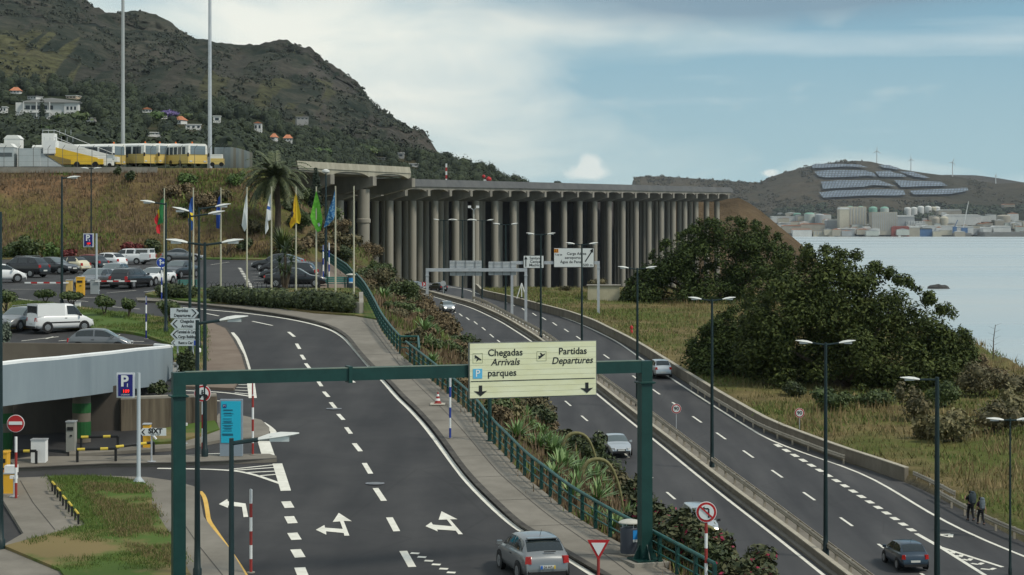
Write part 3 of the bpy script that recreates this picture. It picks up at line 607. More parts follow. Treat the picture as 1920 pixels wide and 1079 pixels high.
# ------------------------------------------------------------------ runway viaduct
vconc = mat('viaduct_concrete', (.15, .140, .118), .9, c2=(.245, .23, .195), scale=.22, detail=9, stretch=(1, 1, .35), bump=.1, bscale=2)
vcol = mat('viaduct_column_concrete', (.19, .178, .148), .9, c2=(.275, .255, .212), scale=.12, detail=9, stretch=(1, 1, .6))
vpar = mat('viaduct_parapet', (.070, .073, .075), .8, c2=(.10, .102, .10), scale=.15, detail=6)
DV, NV = Vector((.382, .924, 0)), Vector((.924, -.382, 0))
def vk(k, off=0, z=0): q = Vector((-44.8 + 7.54 * k, 740 + 18.25 * k, z)) + NV * off; q.z = z; return q
def zt(k): return 15.2 + .155 * k
via = thing('runway_viaduct', 'long concrete runway viaduct on rows of tall round columns, ending at the headland', 'viaduct', vk(0, 0, -44))
inv = -Vector(via.location)
K0, K1 = -6, 21; mb = MB()
for k in range(K0, K1 + 1):                       # slab
    a, b = k, min(k + 1, K1 + .35)
    vs = [vk(a, 6, zt(a) - 2.6), vk(b, 6, zt(b) - 2.6), vk(b, -150, zt(b) - 2.6), vk(a, -150, zt(a) - 2.6)]; lo = [v - Vector((0, 0, 1.0)) for v in vs]
    mb.add([v + inv for v in vs + lo], [(0, 1, 2, 3), (7, 6, 5, 4), (0, 4, 5, 1), (2, 6, 7, 3), (1, 5, 6, 2), (3, 7, 4, 0)])
mb.build('deck_slab', vconc, via)
mb = MB()
for k in range(K0, K1 + 1):                       # arched edge beam
    for i in range(10):
        u0, u1 = i / 10, (i + 1) / 10; h = lambda u: 3.25 + 1.35 * (abs(2 * u - 1) ** 2.6)
        if k + u1 > K1 + .3: break
        A = [vk(k + u0, 6.3, zt(k + u0) - 2.4), vk(k + u1, 6.3, zt(k + u1) - 2.4), vk(k + u1, 6.3, zt(k) - h(u1)), vk(k + u0, 6.3, zt(k) - h(u0))]; B = [v - NV * 2.2 for v in A]
        mb.add([v + inv for v in A + B], [(0, 1, 2, 3), (7, 6, 5, 4), (0, 4, 5, 1), (3, 2, 6, 7)])
mb.build('edge_beam', vconc, via)
mb = MB()
for k in range(K0, K1 + 1):
    b = min(k + 1, K1 + .45)
    A = [vk(k, 6.9, zt(k) - 2.5), vk(b, 6.9, zt(b) - 2.5), vk(b, 5.6, zt(b) + .25), vk(k, 5.6, zt(k) + .25)]; B = [v - NV * .35 for v in A]
    mb.add([v + inv for v in A + B], [(0, 1, 2, 3), (7, 6, 5, 4), (3, 2, 6, 7), (1, 5, 6, 2), (0, 4, 7, 3)])
mb.build('parapet', vpar, via)
for k in range(K0, K1 + 1):                       # cross beams
    z = zt(k); sec = [(6.9, z - 3.7, z - 6.0), (5.6, z - 3.7, z - 6.3), (0, z - 3.7, z - 7.7), (-150, z - 3.7, z - 7.7)]; vs = []
    for o, zt_, zb in sec:
        for s_ in (-1.1, 1.1):
            for zz in (zt_, zb): q = vk(k, o, zz) + DV * s_; vs.append(q + inv)
    fs = []
    for i in range(3): a, b = 4 * i, 4 * i + 4; fs += [(a, b, b + 1, a + 1), (a + 2, a + 3, b + 3, b + 2), (a + 1, b + 1, b + 3, a + 3), (a, a + 2, b + 2, b)]
    fs += [(0, 1, 3, 2), (12, 14, 15, 13)]
    MB().add(vs, fs).build('cross_beam', vconc, via)
colm = None; rest = MB()
for r in range(3):
    for k in range(K0, K1 + 1):
        q = vk(k, -15.6 * r, -44) + inv; h = zt(k) - 7.7 + 44
        if not (r == 0 and k < -2):
            if colm is None: colm = MB().lathe((0, 0, 0), [(1.5, 0), (1.5, .86), (1.5, .865), (1.5, 1)], 20).build('column', vcol, via, 40)
            else: c = colm.copy(); C.objects.link(c); c.parent = via; colm_ = c
            c_ = colm if len(via.children) and colm.location.length == 0 and k == K0 + 4 and r == 0 else colm_
            c_.location = q; c_.scale = (1, 1, h)
        else: rest.lathe(q, [(1.5, 0), (1.5, h)], 12)
pass
mb = MB()                                         # hillside slope added close behind the columns to keep light out of the gaps
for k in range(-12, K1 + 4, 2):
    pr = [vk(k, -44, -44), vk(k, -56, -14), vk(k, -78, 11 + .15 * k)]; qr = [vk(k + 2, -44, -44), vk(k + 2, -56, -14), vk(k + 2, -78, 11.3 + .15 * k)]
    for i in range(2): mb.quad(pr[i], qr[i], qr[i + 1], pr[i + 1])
tag(mb.build('blocking_slope', soil), kind='structure')
# taxiway bridge
def tk(j, off=0, z=0): q = Vector((-30.8 + 7.54 * (j - 1), 440 + 18.25 * (j - 1), 0)) + NV * off; q.z = z; return q
br = thing('taxiway_bridge', 'short concrete taxiway bridge with two arched bays on one thick round column', 'bridge', tk(1, -1.5, -30)); inv2 = -Vector(br.location); ZT = 12.2
mb = MB(); vs = [tk(-.7, 0, ZT - 1.4), tk(2.05, 0, ZT - 1.4), tk(2.05, -70, ZT - 1.4), tk(-.7, -70, ZT - 1.4)]; lo = [v - Vector((0, 0, .8)) for v in vs]
mb.add([v + inv2 for v in vs + lo], [(0, 1, 2, 3), (7, 6, 5, 4), (0, 4, 5, 1), (2, 6, 7, 3), (1, 5, 6, 2), (3, 7, 4, 0)]).build('deck_slab', vconc, br)
wall_c = mat('taxiway_parapet', (.25, .235, .185), .9, c2=(.36, .34, .27), scale=.5, detail=9, stretch=(1, 1, .12))
mb = MB()
for k in range(-1, 2):
    for i in range(12):
        if k == -1 and i < 4: continue
        u0, u1 = i / 12, (i + 1) / 12; h = lambda u: 1.75 + 1.25 * (abs(2 * u - 1) ** 2.8)
        A = [tk(k + u0, .3, ZT - 1.3), tk(k + u1, .3, ZT - 1.3), tk(k + u1, .3, ZT - h(u1)), tk(k + u0, .3, ZT - h(u0))]; B = [v - NV * 1.5 for v in A]
        mb.add([v + inv2 for v in A + B], [(0, 1, 2, 3), (7, 6, 5, 4), (0, 4, 5, 1), (3, 2, 6, 7)])
mb.build('edge_beam', wall_c, br)
mb = MB(); A = [tk(-.7, .5, ZT - 1.4), tk(2.0, .5, ZT - 1.4), tk(2.0, .2, ZT), tk(-.7, .2, ZT)]; B = [v - NV * .4 for v in A]
mb.add([v + inv2 for v in A + B], [(0, 1, 2, 3), (7, 6, 5, 4), (3, 2, 6, 7), (1, 5, 6, 2)]).build('parapet', wall_c, br)
for k in range(0, 3):
    sec = [(1.1, ZT - 2.5, ZT - 4.5), (-1.5, ZT - 2.5, ZT - 5.2), (-6, ZT - 2.5, ZT - 6.2), (-70, ZT - 2.5, ZT - 6.2)]; vs = []
    for o, a, b in sec:
        for s_ in (-.9, .9):
            for zz in (a, b): vs.append(tk(k, o, zz) + DV * s_ + inv2)
    fs = []
    for i in range(3): a, b = 4 * i, 4 * i + 4; fs += [(a, b, b + 1, a + 1), (a + 2, a + 3, b + 3, b + 2), (a + 1, b + 1, b + 3, a + 3), (a, a + 2, b + 2, b)]
    MB().add(vs, fs + [(0, 1, 3, 2), (12, 14, 15, 13)]).build('cross_beam', vconc, br)
for k in (1,): MB().lathe(tk(k, -1.6, -30) + inv2, [(1.32, 0), (1.32, 29.5), (1.55, 29.7), (1.55, 30.4), (1.32, 30.6), (1.32, 30 + ZT - 5.3)], 24).build('column', vcol, br, 40)
# ------------------------------------------------------------------ hillside houses, trees and the wood
hwhite = mat('house_white', (.62, .62, .60), .7); hroof = mat('house_roof_tile', (.42, .15, .075), .8, c2=(.50, .21, .11), scale=.4); hwin = mat('house_window', (.03, .04, .05), .2); hgrey = mat('house_grey', (.30, .30, .29), .8); hpink = mat('house_cream', (.50, .40, .30), .8)
def house(px, row, w, h, label, roof='flat', wallm=None, depth_=8, wins=3, slope=foothill, name='house'):
    p = slope.at(px, row); s = F / p.y; w, h = w / s, h / s; t = thing(name, label, 'house', p, random.Random(px).uniform(-.4, .4), 'houses among the trees on the hillside')
    MB().box((0, 0, h / 2 - 2), (w, depth_, h + 4)).build('wall', wallm or hwhite, t)
    if roof == 'gable':
        MB().prism([(-w / 2 - .5, h), (w / 2 + .5, h), (0, h + w * .22)], -depth_ / 2 - .5, depth_ / 2 + .5).build('roof', hroof, t)
    elif roof == 'hip':
        e = .6; vs = [(-w / 2 - e, -depth_ / 2 - e, h), (w / 2 + e, -depth_ / 2 - e, h), (w / 2 + e, depth_ / 2 + e, h), (-w / 2 - e, depth_ / 2 + e, h), (-w * .22, 0, h + depth_ * .32), (w * .22, 0, h + depth_ * .32)]
        MB().add(vs, [(0, 1, 5, 4), (1, 2, 5), (2, 3, 4, 5), (3, 0, 4), (3, 2, 1, 0)]).build('roof', hroof, t)
    else: MB().box((0, 0, h + .2), (w + .8, depth_ + .8, .4)).build('roof', hgrey if roof == 'grey' else hwhite, t)
    for i in range(wins):
        x = -w / 2 + w * (i + .5) / wins; MB().box((x, -depth_ / 2 - .02, h * .55), (w / wins * .5, .12, h * .4)).build('window', hwin, t)
    return t
p = foothill.at(98, 224); s = F / p.y; t = thing('villa', 'large white two storey villa with wide flat eaves behind three cypresses', 'villa', p, .1)
MB().box((-6, 3, 3), (27, 9, 12)).build('wall', hwhite, t); MB().prism([(-15, 9), (15, 9), (15.5, 9.7), (0, 11.6), (-15.5, 9.7)], -3.5, 9).build('roof', hgrey, t); MB().box((10.5, 2, 5), (7.5, 9, 8)).build('wing', hwhite, t); MB().box((-8, -2.2, 3.6), (15, 3, .5)).build('balcony', hwhite, t)
for i in range(5): MB().box((-13 + 3.1 * i, -1.56, 6.3), (2.4, .15, 2.2)).build('window', hwin, t)
for i in range(3): MB().box((8.6 + 2 * i, -2.56, 6), (1.1, .15, 1.8)).build('window', hwin, t)
for x in (-15, -8, -1): MB().box((x, -3.4, 4.6), (.5, .5, 9.2)).build('pillar', hwhite, t)
house(30, 176, 18, 5, 'small house with an orange roof high above the large villa', 'hip'); house(66, 187, 18, 5, 'low pale flat house just above the large white villa', 'grey'); house(138, 186, 20, 5, 'low cream house behind the right end of the villa roof', wallm=hpink)
house(5, 212, 16, 10, 'white house cut by the left edge of the photo'); house(169, 228, 22, 5, 'low white pavilion down and right of the large villa', depth_=6); house(220, 200, 20, 6, 'cream house beside the first tall mast', wallm=hpink)
house(275, 212, 18, 6, 'white gabled house between the two tall masts', 'gable'); house(338, 233, 16, 7, 'white house with an orange hipped roof left of the second mast', 'hip'); house(362, 243, 28, 8, 'long white terrace house left of the second mast, below an orange roof')
house(407, 231, 14, 12, 'white cube shaped house touching the second tall mast', wins=1); house(304, 223, 10, 6, 'tiny white house beside the purple flowering tree', wins=1); house(288, 254, 26, 4, 'long low white wall house under the trees between the masts', wins=4)
house(484, 247, 14, 15, 'tall narrow white gabled house above the palm', 'gable', wins=2); house(540, 266, 16, 6, 'white house with a bright orange roof right above the palm crown', 'hip'); house(514, 264, 9, 6, 'smaller orange roofed house left of its neighbour above the palm', 'hip', wins=1)
house(776, 313, 18, 5, 'low white house among trees just above the viaduct', wins=2); house(716, 300, 18, 3, 'flat grey house on the wooded slope over the taxiway bridge', 'grey', hgrey); house(566, 226, 22, 5, 'grey flat roofed house at the top of the wood', 'grey', hgrey); house(752, 297, 12, 9, 'bare grey stone house on the slope above the bridge end', 'flat', hgrey, wins=1)
rng = np.random.default_rng(5); pts = []; nrm = []; szs = []; cores = []
houses_px = [(98, 224, 60, 40), (30, 176, 12, 8), (275, 212, 12, 9), (350, 240, 30, 12), (407, 231, 10, 14), (484, 247, 11, 17), (540, 266, 12, 8), (514, 264, 8, 8), (169, 228, 14, 6), (288, 254, 14, 5), (776, 313, 11, 7), (66, 187, 11, 6), (138, 186, 11, 6), (304, 223, 7, 8), (752, 297, 8, 10), (716, 300, 10, 5), (5, 212, 10, 12)]
cnt = 0
while cnt < 2300:
    x = rng.uniform(-60, 985); a, b = foothill.g(foothill.foot, x), foothill.g(foothill.ridge, x); row = b + (min(a, 350) - b) * rng.random() ** 1.0
    if x > 905 and rng.random() < .6: continue
    q = foothill.at(x, row)
    r = rng.uniform(2.4, 5.2) * (1 if rng.random() < .85 else 1.4); hgt = r * rng.uniform(.8, 1.35); n = 130; sc = F / q.y
    if any(abs(x - hx) < hw * .5 + r * sc * .8 and row > hr - hh and row - hgt * 1.5 * sc < hr - hh * .3 for hx, hr, hw, hh in houses_px): continue
    c = np.array(q) + (0, 0, hgt * .55)
    d = rng.normal(size=(n, 3)); d[:, 2] = np.abs(d[:, 2]) * .9 - .25; d /= np.linalg.norm(d, axis=1, keepdims=True); d2 = d * (r, r, hgt) * (.72 + .4 * rng.random((n, 1)))
    cores.append((*c, r, r, hgt)); pts.append(c + d2); nrm.append(d + rng.normal(size=(n, 3)) * .4 + (0, 0, .3)); szs.append(np.full(n, r * .10) * (.5 + rng.random(n))); cnt += 1
V, Fq = leaf_quads(np.vstack(pts), np.vstack(nrm), np.concatenate(szs), rng, .75)
cb = blob_core(cores, .74, 7); Fc = np.array([f for f in cb.f if len(f) == 4]) + len(V); V = np.vstack([V, np.array(cb.v)]); Fq = np.vstack([Fq, Fc]); tag(raw('wood', V, Fq, wood_leaf), kind='stuff')
def ftree(px, row, wpx, hpx, m, label, name='tree', lobes=5, seed=0, group=None, cat='tree', slope=foothill):
    p = slope.at(px, row); s = F / p.y; w, h = wpx / s, hpx / s; t = thing(name, label, cat, p, 0, group); r = random.Random(seed + px)
    MB().tube([(0, 0, -1), (0, 0, h * .5)], .35, 6, r2=.2).build('trunk', bark, t)
    L = [(r.uniform(-.3, .3) * w, r.uniform(-.3, .3) * w, h * r.uniform(.45, .72), w * .3, w * .3, h * .3) for _ in range(lobes)] + [(0, 0, h * .5, w * .4, w * .4, h * .38)]
    crown(L, 420, w * .055, m, t, seed + px, aspect=.75); return t
far_tree = mat('dark_cypress_leaf', (.010, .020, .012), .7, c2=(.028, .042, .022), island=True); jaca = mat('jacaranda_bloom', (.10, .075, .20), .7, c2=(.20, .15, .34), island=True)
for x, b, h, lab in [(92, 228, 40, 'tallest dark cypress, left in front of the white villa'), (103, 220, 22, 'shortest dark cypress, between two taller ones before the villa'), (115, 222, 34, 'dark cypress right of the gap in front of the white villa')]:
    p = foothill.at(x, b) - Vector((0, 16, 0)); s = F / p.y; hh = h / s; t = thing('cypress', lab, 'tree', p, 0, 'cypresses before the villa'); MB().tube([(0, 0, -1), (0, 0, hh * .4)], .3, 6).build('trunk', bark, t)
    crown([(0, 0, hh * .5, hh * .14, hh * .14, hh * .5), (0, 0, hh * .3, hh * .16, hh * .16, hh * .3)], 380, .5, far_tree, t, x)
for x, b, w, h, m, lab in [(132, 240, 66, 32, leaf_bush, 'broad round green tree below the large white villa'), (100, 258, 60, 22, leaf_lime, 'bright green spreading tree behind the yellow stair truck'), (165, 268, 44, 22, leaf_bush, 'mid green tree behind the long white bus roof'), (288, 232, 46, 24, leaf_lime, 'lime green tree left of the purple flowering tree'), (322, 226, 34, 20, jaca, 'purple flowering jacaranda near the second mast'), (345, 228, 30, 16, leaf_bush, 'olive green tree right of the purple jacaranda'),
                        (318, 262, 46, 18, leaf_bush, 'rounded green tree above the bus roofs'), (605, 300, 40, 24, leaf_lime, 'light green tree over the taxiway bridge parapet'), (690, 296, 46, 26, leaf_bush, 'green tree on the slope above the middle of the taxiway bridge'), (836, 305, 36, 22, far_tree, 'dark tree on the skyline ridge, second from the ridge end'), (874, 312, 22, 15, far_tree, 'small dark tree on the skyline beside the red and white mast')]:
    ftree(x, b, w, h, m, lab, seed=7)
# skyline mast and beacon
p = foothill.at(842, 330) - Vector((0, 60, 6)); t = thing('radio_mast', 'red and white banded mast among the trees above the viaduct', 'mast', p)
for i in range(5): MB().box((0, 0, 1.3 + i * 2.6), (1.1, 1.1, 2.6)).build('band', red if i % 2 else white, t)
p = foothill.at(913, 340) - Vector((0, 60, 5)); t = thing('beacon_tower', 'short tower with red and white balls above the viaduct parapet', 'tower', p)
MB().box((0, 0, 2.5), (3, 3, 5)).build('tower', white, t); MB().lathe((-1.5, 0, 7), [(.2, -1.3), (1.0, -.7), (1.3, 0), (1.0, .7), (.2, 1.3)], 12).build('ball', red, t, 60); MB().lathe((2, -1, 5), [(.3, -2), (1.6, -1), (2, 0), (1.6, 1), (.3, 2)], 12).build('ball', red, t, 60)
for x, lab in ((984, 'small dark bush poking over the viaduct parapet, left one'), (1044, 'small dark bush poking over the viaduct parapet, right one')):
    p = P(x, 347, 1010); t = thing('bush', lab, 'bush', p, 0, 'bushes above the viaduct'); MB().tube([(0, 0, -8), (0, 0, 1)], .3, 6).build('trunk', bark, t); crown([(0, 0, .8, 2.2, 2.2, 1.3), (1.2, 0, .8, 1.6, 1.6, 1)], 200, .4, far_tree, t, x)
# ------------------------------------------------------------------ walls, railings, guardrails
def wallrun(name, label, cat, pts, zf, h, th, m, cap=None, group=None):
    pts = [Vector((p[0], p[1], 0)) for p in pts]; t = thing(name, label, cat, (pts[0].x, pts[0].y, zf(pts[0].y)), 0, group); o = -Vector(t.location)
    def run(z0, z1, w, m, nm):
        V = []; n = len(pts)
        for i, p in enumerate(pts):
            d = (pts[min(i + 1, n - 1)] - pts[max(0, i - 1)]).normalized(); q = Vector((-d.y, d.x, 0)) * w / 2; z = zf(p.y)
            for a, zz in ((p - q, z0), (p + q, z0), (p + q, z1), (p - q, z1)): V.append(Vector((a.x, a.y, z + zz)) + o)
        fs = [(4 * i + j, 4 * i + (j + 1) % 4, 4 * i + 4 + (j + 1) % 4, 4 * i + 4 + j) for i in range(n - 1) for j in range(4)] + [(3, 2, 1, 0), (4 * n - 4, 4 * n - 3, 4 * n - 2, 4 * n - 1)]
        MB().add(V, fs).build(nm, m, t)
    run(-.4, h, th, m, 'wall')
    if cap: run(h, h + .07, th + .08, cap, 'coping')
    return t
def yr(a, b, d): return [a + i * (b - a) / max(1, round((b - a) / d)) for i in range(max(1, round((b - a) / d)) + 1)]
coping = mat('light_coping', (.33, .30, .24), .9, c2=(.42, .385, .31), scale=1)
wallrun('concrete_wall', 'long brown concrete wall between the highway and the grass field', 'wall', [(float(xW(y)) + .25, y) for y in yr(float(on('H', 1701, 904).y), 352, 4)], zH, .95, .3, barrier_conc, coping)
wallrun('concrete_barrier', 'low concrete barrier along the median beside the oncoming lanes', 'barrier', [(float(xR(y)) + .75, y) for y in yr(60, 372, 4)], zH, .5, .22, barrier_conc, coping)
def guardrail(label, fx, y0, y1, sp, zf, h=.72, base=0, two=False, m=None):
    t = thing('guardrail', label, 'guardrail', (float(fx(y0)), y0, float(zf(y0)) + base), 0, 'steel guardrails along the highway'); o = -Vector(t.location)
    ys = yr(y0, y1, 2.5); mb = MB()
    for sd in ((-1, 1) if two else (-1,)):
        V = []; prof = [(.05, h - .30), (.09, h - .22), (.05, h - .15), (.09, h - .08), (.05, h)]
        for y in ys:
            dx = float(fx(y + .5) - fx(y - .5)); d = Vector((dx, 1, 0)).normalized(); q = Vector((d.y, -d.x, 0)) * sd; p = Vector((float(fx(y)), y, float(zf(y)) + base)) + o
            for r_, z in prof: V.append(p + q * (r_ + .06) + Vector((0, 0, z)))
            for r_, z in prof[::-1]: V.append(p + q * (r_ + .03) + Vector((0, 0, z)))
        k = 10; mb.add(V, [(i * k + j, i * k + (j + 1) % k, (i + 1) * k + (j + 1) % k, (i + 1) * k + j) for i in range(len(ys) - 1) for j in range(k)])
    mb.build('rail', m or steel_rail, t)
    for y in yr(y0 + .4, y1 - .4, sp):
        p = Vector((float(fx(y)), y, float(zf(y)) + base)) + o; MB().box(p + Vector((0, 0, (h - .02) / 2)), (.12 if not two else .16, .12, h - .02)).build('post', steel_rail, t)
    return t
guardrail('double sided steel guardrail in the median beside the lanes going away', lambda y: xL2(y) - .75, 62, 300, 2.8, zH, .78, .1, True)
yA, yB = on('H', 1597, 872).y, on('H', 1315, 730).y
guardrail('steel guardrail in front of the brown concrete wall', lambda y: xW(y) - .45, yA, yB, 3, zH, .7)
guardrail('pale guardrail joining the end of the brown concrete wall', lambda y: xW(y) + .45 - (float(on('H', 1701, 904).y) - y) * .02, on('H', 1780, 948).y, on('H', 1701, 908).y, 2.2, lambda y: zH(y) + .1, .8)
guardrail('steel guardrail beside the footpath where two hikers walk', lambda y: xRR(y) + 1.9, 72, on('H', 1718, 938).y, 2.5, zH, .75)
def railing(label, pts, sp, zf, base=.15, post=True):
    pts = [Vector((p[0], p[1], zf(p[1]) + base)) for p in resample([Vector((p[0], p[1], 0)) for p in pts], 1.2)]
    t = thing('railing', label, 'railing', pts[0], 0, 'green railings along the walkway'); o = -pts[0]
    for nm, z, r in (('handrail', 1.02, .065), ('rail', .68, .03), ('rail', .36, .03)): MB().tube([p + o + Vector((0, 0, z)) for p in pts], r, 8).build(nm, rail_green, t, 60)
    d = 0; nxt = 0; pr = None
    for a, b in zip(pts, pts[1:]):
        L_ = (b - a).length
        while nxt <= d + L_:
            q = a.lerp(b, (nxt - d) / L_) + o; dr = (b - a)
            c = None
            if pr is None:
                pr = MB().box((0, 0, .5), (.09, .13, 1.0)).build('post', green_paint, t); c = pr
            else: c = pr.copy(); C.objects.link(c); c.parent = t
            c.location = q; c.rotation_euler = (0, 0, math.atan2(dr.y, dr.x)); nxt += sp
        d += L_
    return t
railing('long curved dark green railing beside the walkway, passing under the arrivals sign', pxpoly('U', RAIL[1:]) if 0 else [tuple(on('U', *q).xy) for q in chaikin(RAIL, 2)], 1.45, zU)
railing('dark green railing running up from the jog to the litter bin', [tuple(on('U', *q).xy) for q in chaikin(RAIL1, 2)], 1.5, zU)
railing('short green railing closing the jog between two longer ones', [tuple(on('U', *q).xy) for q in [(750, 668), (784, 668), (786, 692)]], 1.3, zU)
railing('green stair railing behind the litter bin, next to the dark cars', [tuple(on('U', *q).xy) for q in [(666, 541), (650, 520), (625, 501), (604, 486)]], 2.0, zU)
w = thing('hedge_wall', 'low pale concrete wall holding the flagpole terrace, behind the hedge', 'wall', on('U', 677, 594), 0); o = -Vector(w.location)
P0, P1 = on('U', 677, 594), on('U', 395, 560); mb = MB()
def lowwall(mb, a, b, h, th, zf=None):
    d = (b - a).normalized(); q = Vector((-d.y, d.x, 0)) * th / 2
    vs = [a - q, b - q, b + q, a + q]; vs = [v - Vector((0, 0, .4)) for v in vs] + [v + Vector((0, 0, h)) for v in vs]; mb.add(vs, [(3, 2, 1, 0), (4, 5, 6, 7), (0, 1, 5, 4), (1, 2, 6, 5), (2, 3, 7, 6), (3, 0, 4, 7)])
lowwall(mb, P0 + o, P1 + o, .95, .3); lowwall(mb, P0 + o + Vector((-.0, .3, 0)), on('U', 677, 572) + o, .95, .3); mb.build('wall', concrete, w)
# ------------------------------------------------------------------ ramp building at the left
OUT = [(-80, 695, 773, 79), (0, 686, 763, 82), (50, 680, 756, 84), (112, 675, 749, 87.5), (167, 669, 742, 91.5), (215, 664, 735, 96.5), (262, 658, 728, 103.5), (295, 655, 724, 108.5), (316, 653, 721, 111.8), (324, 652, 720, 113.2)]
INN = [(322, 650.5, None, 115), (312, 649, None, 116.2), (290, 647.5, None, 117), (255, 646, None, 117.6), (190, 645, None, 118), (80, 644, None, 118.2), (-80, 643, None, 118.3)]
rb = thing('ramp_building', 'curved car park ramp clad in blue grey panels over a dark entrance', 'building', P(0, 763, 82) - Vector((0, 0, 3)), 0); o = -Vector(rb.location)
top = [P(a, b, y) + o for a, b, c, y in OUT]; bot = [P(a, c, y) + o for a, b, c, y in OUT]; n = len(top); inw = []
for i in range(n):
    d = (top[min(i + 1, n - 1)] - top[max(0, i - 1)]); q = Vector((-d.y, d.x, 0)).normalized() * .3; inw.append(q)
mb = MB(); vs = top + bot + [v + q for v, q in zip(bot, inw)] + [v + q for v, q in zip(top, inw)]
mb.add(vs, [(k * n + i, k * n + i + 1, ((k + 1) % 4) * n + i + 1, ((k + 1) % 4) * n + i) for k in range(4) for i in range(n - 1)]); mb.build('cladding', blue_grey, rb, 30)
mb = MB(); cp = [v + Vector((0, 0, .05)) for v in top]
mb.tube([v + q * .5 for v, q in zip(cp, inw)] + [P(a, b, y) + o for a, b, c, y in INN[:3]], .10, 6).build('coping', white, rb)
mb = MB(); it = [top[-1] + inw[-1] * .5] + [P(a, b, y) + o for a, b, c, y in INN]
vs = []
for v in it: vs += [v, v - Vector((0, 0, 3.2)), v + Vector((0, .35, -3.2)), v + Vector((0, .35, 0))]
mb.add(vs, [(4 * i + j, 4 * i + 4 + j, 4 * i + 4 + (j + 1) % 4, 4 * i + (j + 1) % 4) for i in range(len(it) - 1) for j in range(4)]); mb.build('inner_wall', brown_wall, rb)
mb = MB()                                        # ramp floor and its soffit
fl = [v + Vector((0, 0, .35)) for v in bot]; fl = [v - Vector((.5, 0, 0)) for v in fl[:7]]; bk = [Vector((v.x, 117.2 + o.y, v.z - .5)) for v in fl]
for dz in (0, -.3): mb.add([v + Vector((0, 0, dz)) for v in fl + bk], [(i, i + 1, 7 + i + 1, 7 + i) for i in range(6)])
mb.build('ramp_slab', concrete_shaded, rb)
colm_r = MB(); c = on('U', 153, 828); g_band = mat('green_band', (.012, .09, .02), .6)
for px, row in ((153, 829), (6, 850)):
    c = on('U', px, row) + o; q = MB().lathe(c, [(.42, 0), (.42, 2.75)], 18).build('column', brown_wall, rb, 40); MB().lathe(c, [(.43, .2), (.43, .95)], 18).build('green_band', g_band, q); MB().lathe(c, [(.43, 1.35), (.43, 1.8)], 18).build('green_band', g_band, q)
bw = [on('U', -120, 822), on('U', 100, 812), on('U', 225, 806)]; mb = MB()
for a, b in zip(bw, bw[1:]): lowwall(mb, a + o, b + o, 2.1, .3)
mb.build('back_wall', concrete_shaded, rb)
w = thing('retaining_wall', 'stained brown retaining wall right of the car park entrance, behind the blue board', 'wall', on('U', 405, 797)); o2 = -Vector(w.location); mb = MB()
ps = [on('U', 226, 808), on('U', 300, 803), on('U', 360, 799), on('U', 405, 795)]
for a, b in zip(ps, ps[1:]):
    a, b = a + o2, b + o2; a.z = b.z = 0; lowwall(mb, a, b, 1.35, .3)
mb.build('wall', mat('stained_concrete', (.055, .042, .030), .9, c2=(.20, .165, .115), scale=.8, detail=7, stretch=(1.6, 1.6, .12)), w)
MB().tube([q + o2 + Vector((0, 0, 1.39 + (ps[-1].z - q.z))) for q in ps], .1, 6).build('coping', concrete, w)
# ------------------------------------------------------------------ lamp posts
def lamp_head(mb, p, d, L=.95):
    d = Vector(d).normalized(); q = Vector((-d.y, d.x, 0))
    pr = [(0, .06, .05), (.25, .13, .10), (.55, .17, .10), (.85, .13, .05), (1.0, .04, .02)]; vs = []
    for t, w, h in pr:
        c = p + d * L * t + Vector((0, 0, .10 * t))
        vs += [c - q * w, c + Vector((0, 0, h)), c + q * w, c - Vector((0, 0, h * .6))]
    k = len(pr); mb.add(vs, [(4 * i + j, 4 * i + (j + 1) % 4, 4 * i + 4 + (j + 1) % 4, 4 * i + 4 + j) for i in range(k - 1) for j in range(4)] + [(3, 2, 1, 0), (4 * k - 4, 4 * k - 3, 4 * k - 2, 4 * k - 1)])
def lamp(label, p, H, arms, r=.11, group='street lamps of the airport', rz=0, lens=True):
    t = thing('street_lamp', label, 'street lamp', p, rz, group)
    MB().lathe((0, 0, 0), [(r * 1.5, 0), (r * 1.5, .35), (r * 1.15, .4), (r, 1.2), (r * .62, H)], 10).build('pole', pole_green, t, 50)
    for dx, ln, up in arms:
        a = Vector((0, 0, H - .12)); b = Vector((dx * ln, 0, H - .12 + up)); MB().tube([a, b], .05, 6).build('arm', pole_green, t)
        mb = MB(); lamp_head(mb, b, (dx, 0, up * .5)); h = mb.build('lamp_head', lamp_white, t, 50)
        if lens: MB().box(b + Vector((dx * .5, 0, -.03 + .05)), (.45, .2, .12)).build('lens', lamp_glass, h)
    return t
HL = [(1548, 1047, 'double armed lamp post in the median, standing beside the end of the dashed exit lane'), (1335, 880, 'double armed lamp post in the median before the pair of 90 signs'), (1195, 765, 'double armed lamp post whose foot hides behind the right leg of the green gantry'), (1091, 675, 'double armed lamp post in front of the white exit 500 m board'), (1014, 637, 'double armed lamp post in front of the board with the straight arrow'),
      (948, 591, 'double armed lamp post behind the right blank board of the white gantry'), (904, 570, 'double armed lamp post between the two blank gantry boards'), (867, 561, 'double armed lamp post behind the left blank gantry board'), (832, 552, 'double armed lamp post near the tunnel mouth by the round sign')]
pr = None
for px, row, lab in HL:
    q = on('H', px, row, .14); y = q.y; rz = -math.atan(float(xR(y + 1) - xR(y - 1)) / 2) * .6
    if pr is None: pr = lamp(lab, q, 12, [(-1, .75, .1), (1, .75, .1)], .13, 'double lamp posts along the highway median', rz * 0)
    else: dup(pr, q, 0, lab)
lamp('tall single armed lamp post right of the median, nearest to the grass field', P(1757, 1170, 98.6), 12, [(-1, .85, 0)], .16)
lamp('thin double lamp post by the curved rail end at the right edge of the photo', on('H', 1894, 1078), 8.5, [(-1, .35, 0), (1, .35, 0)], .07)
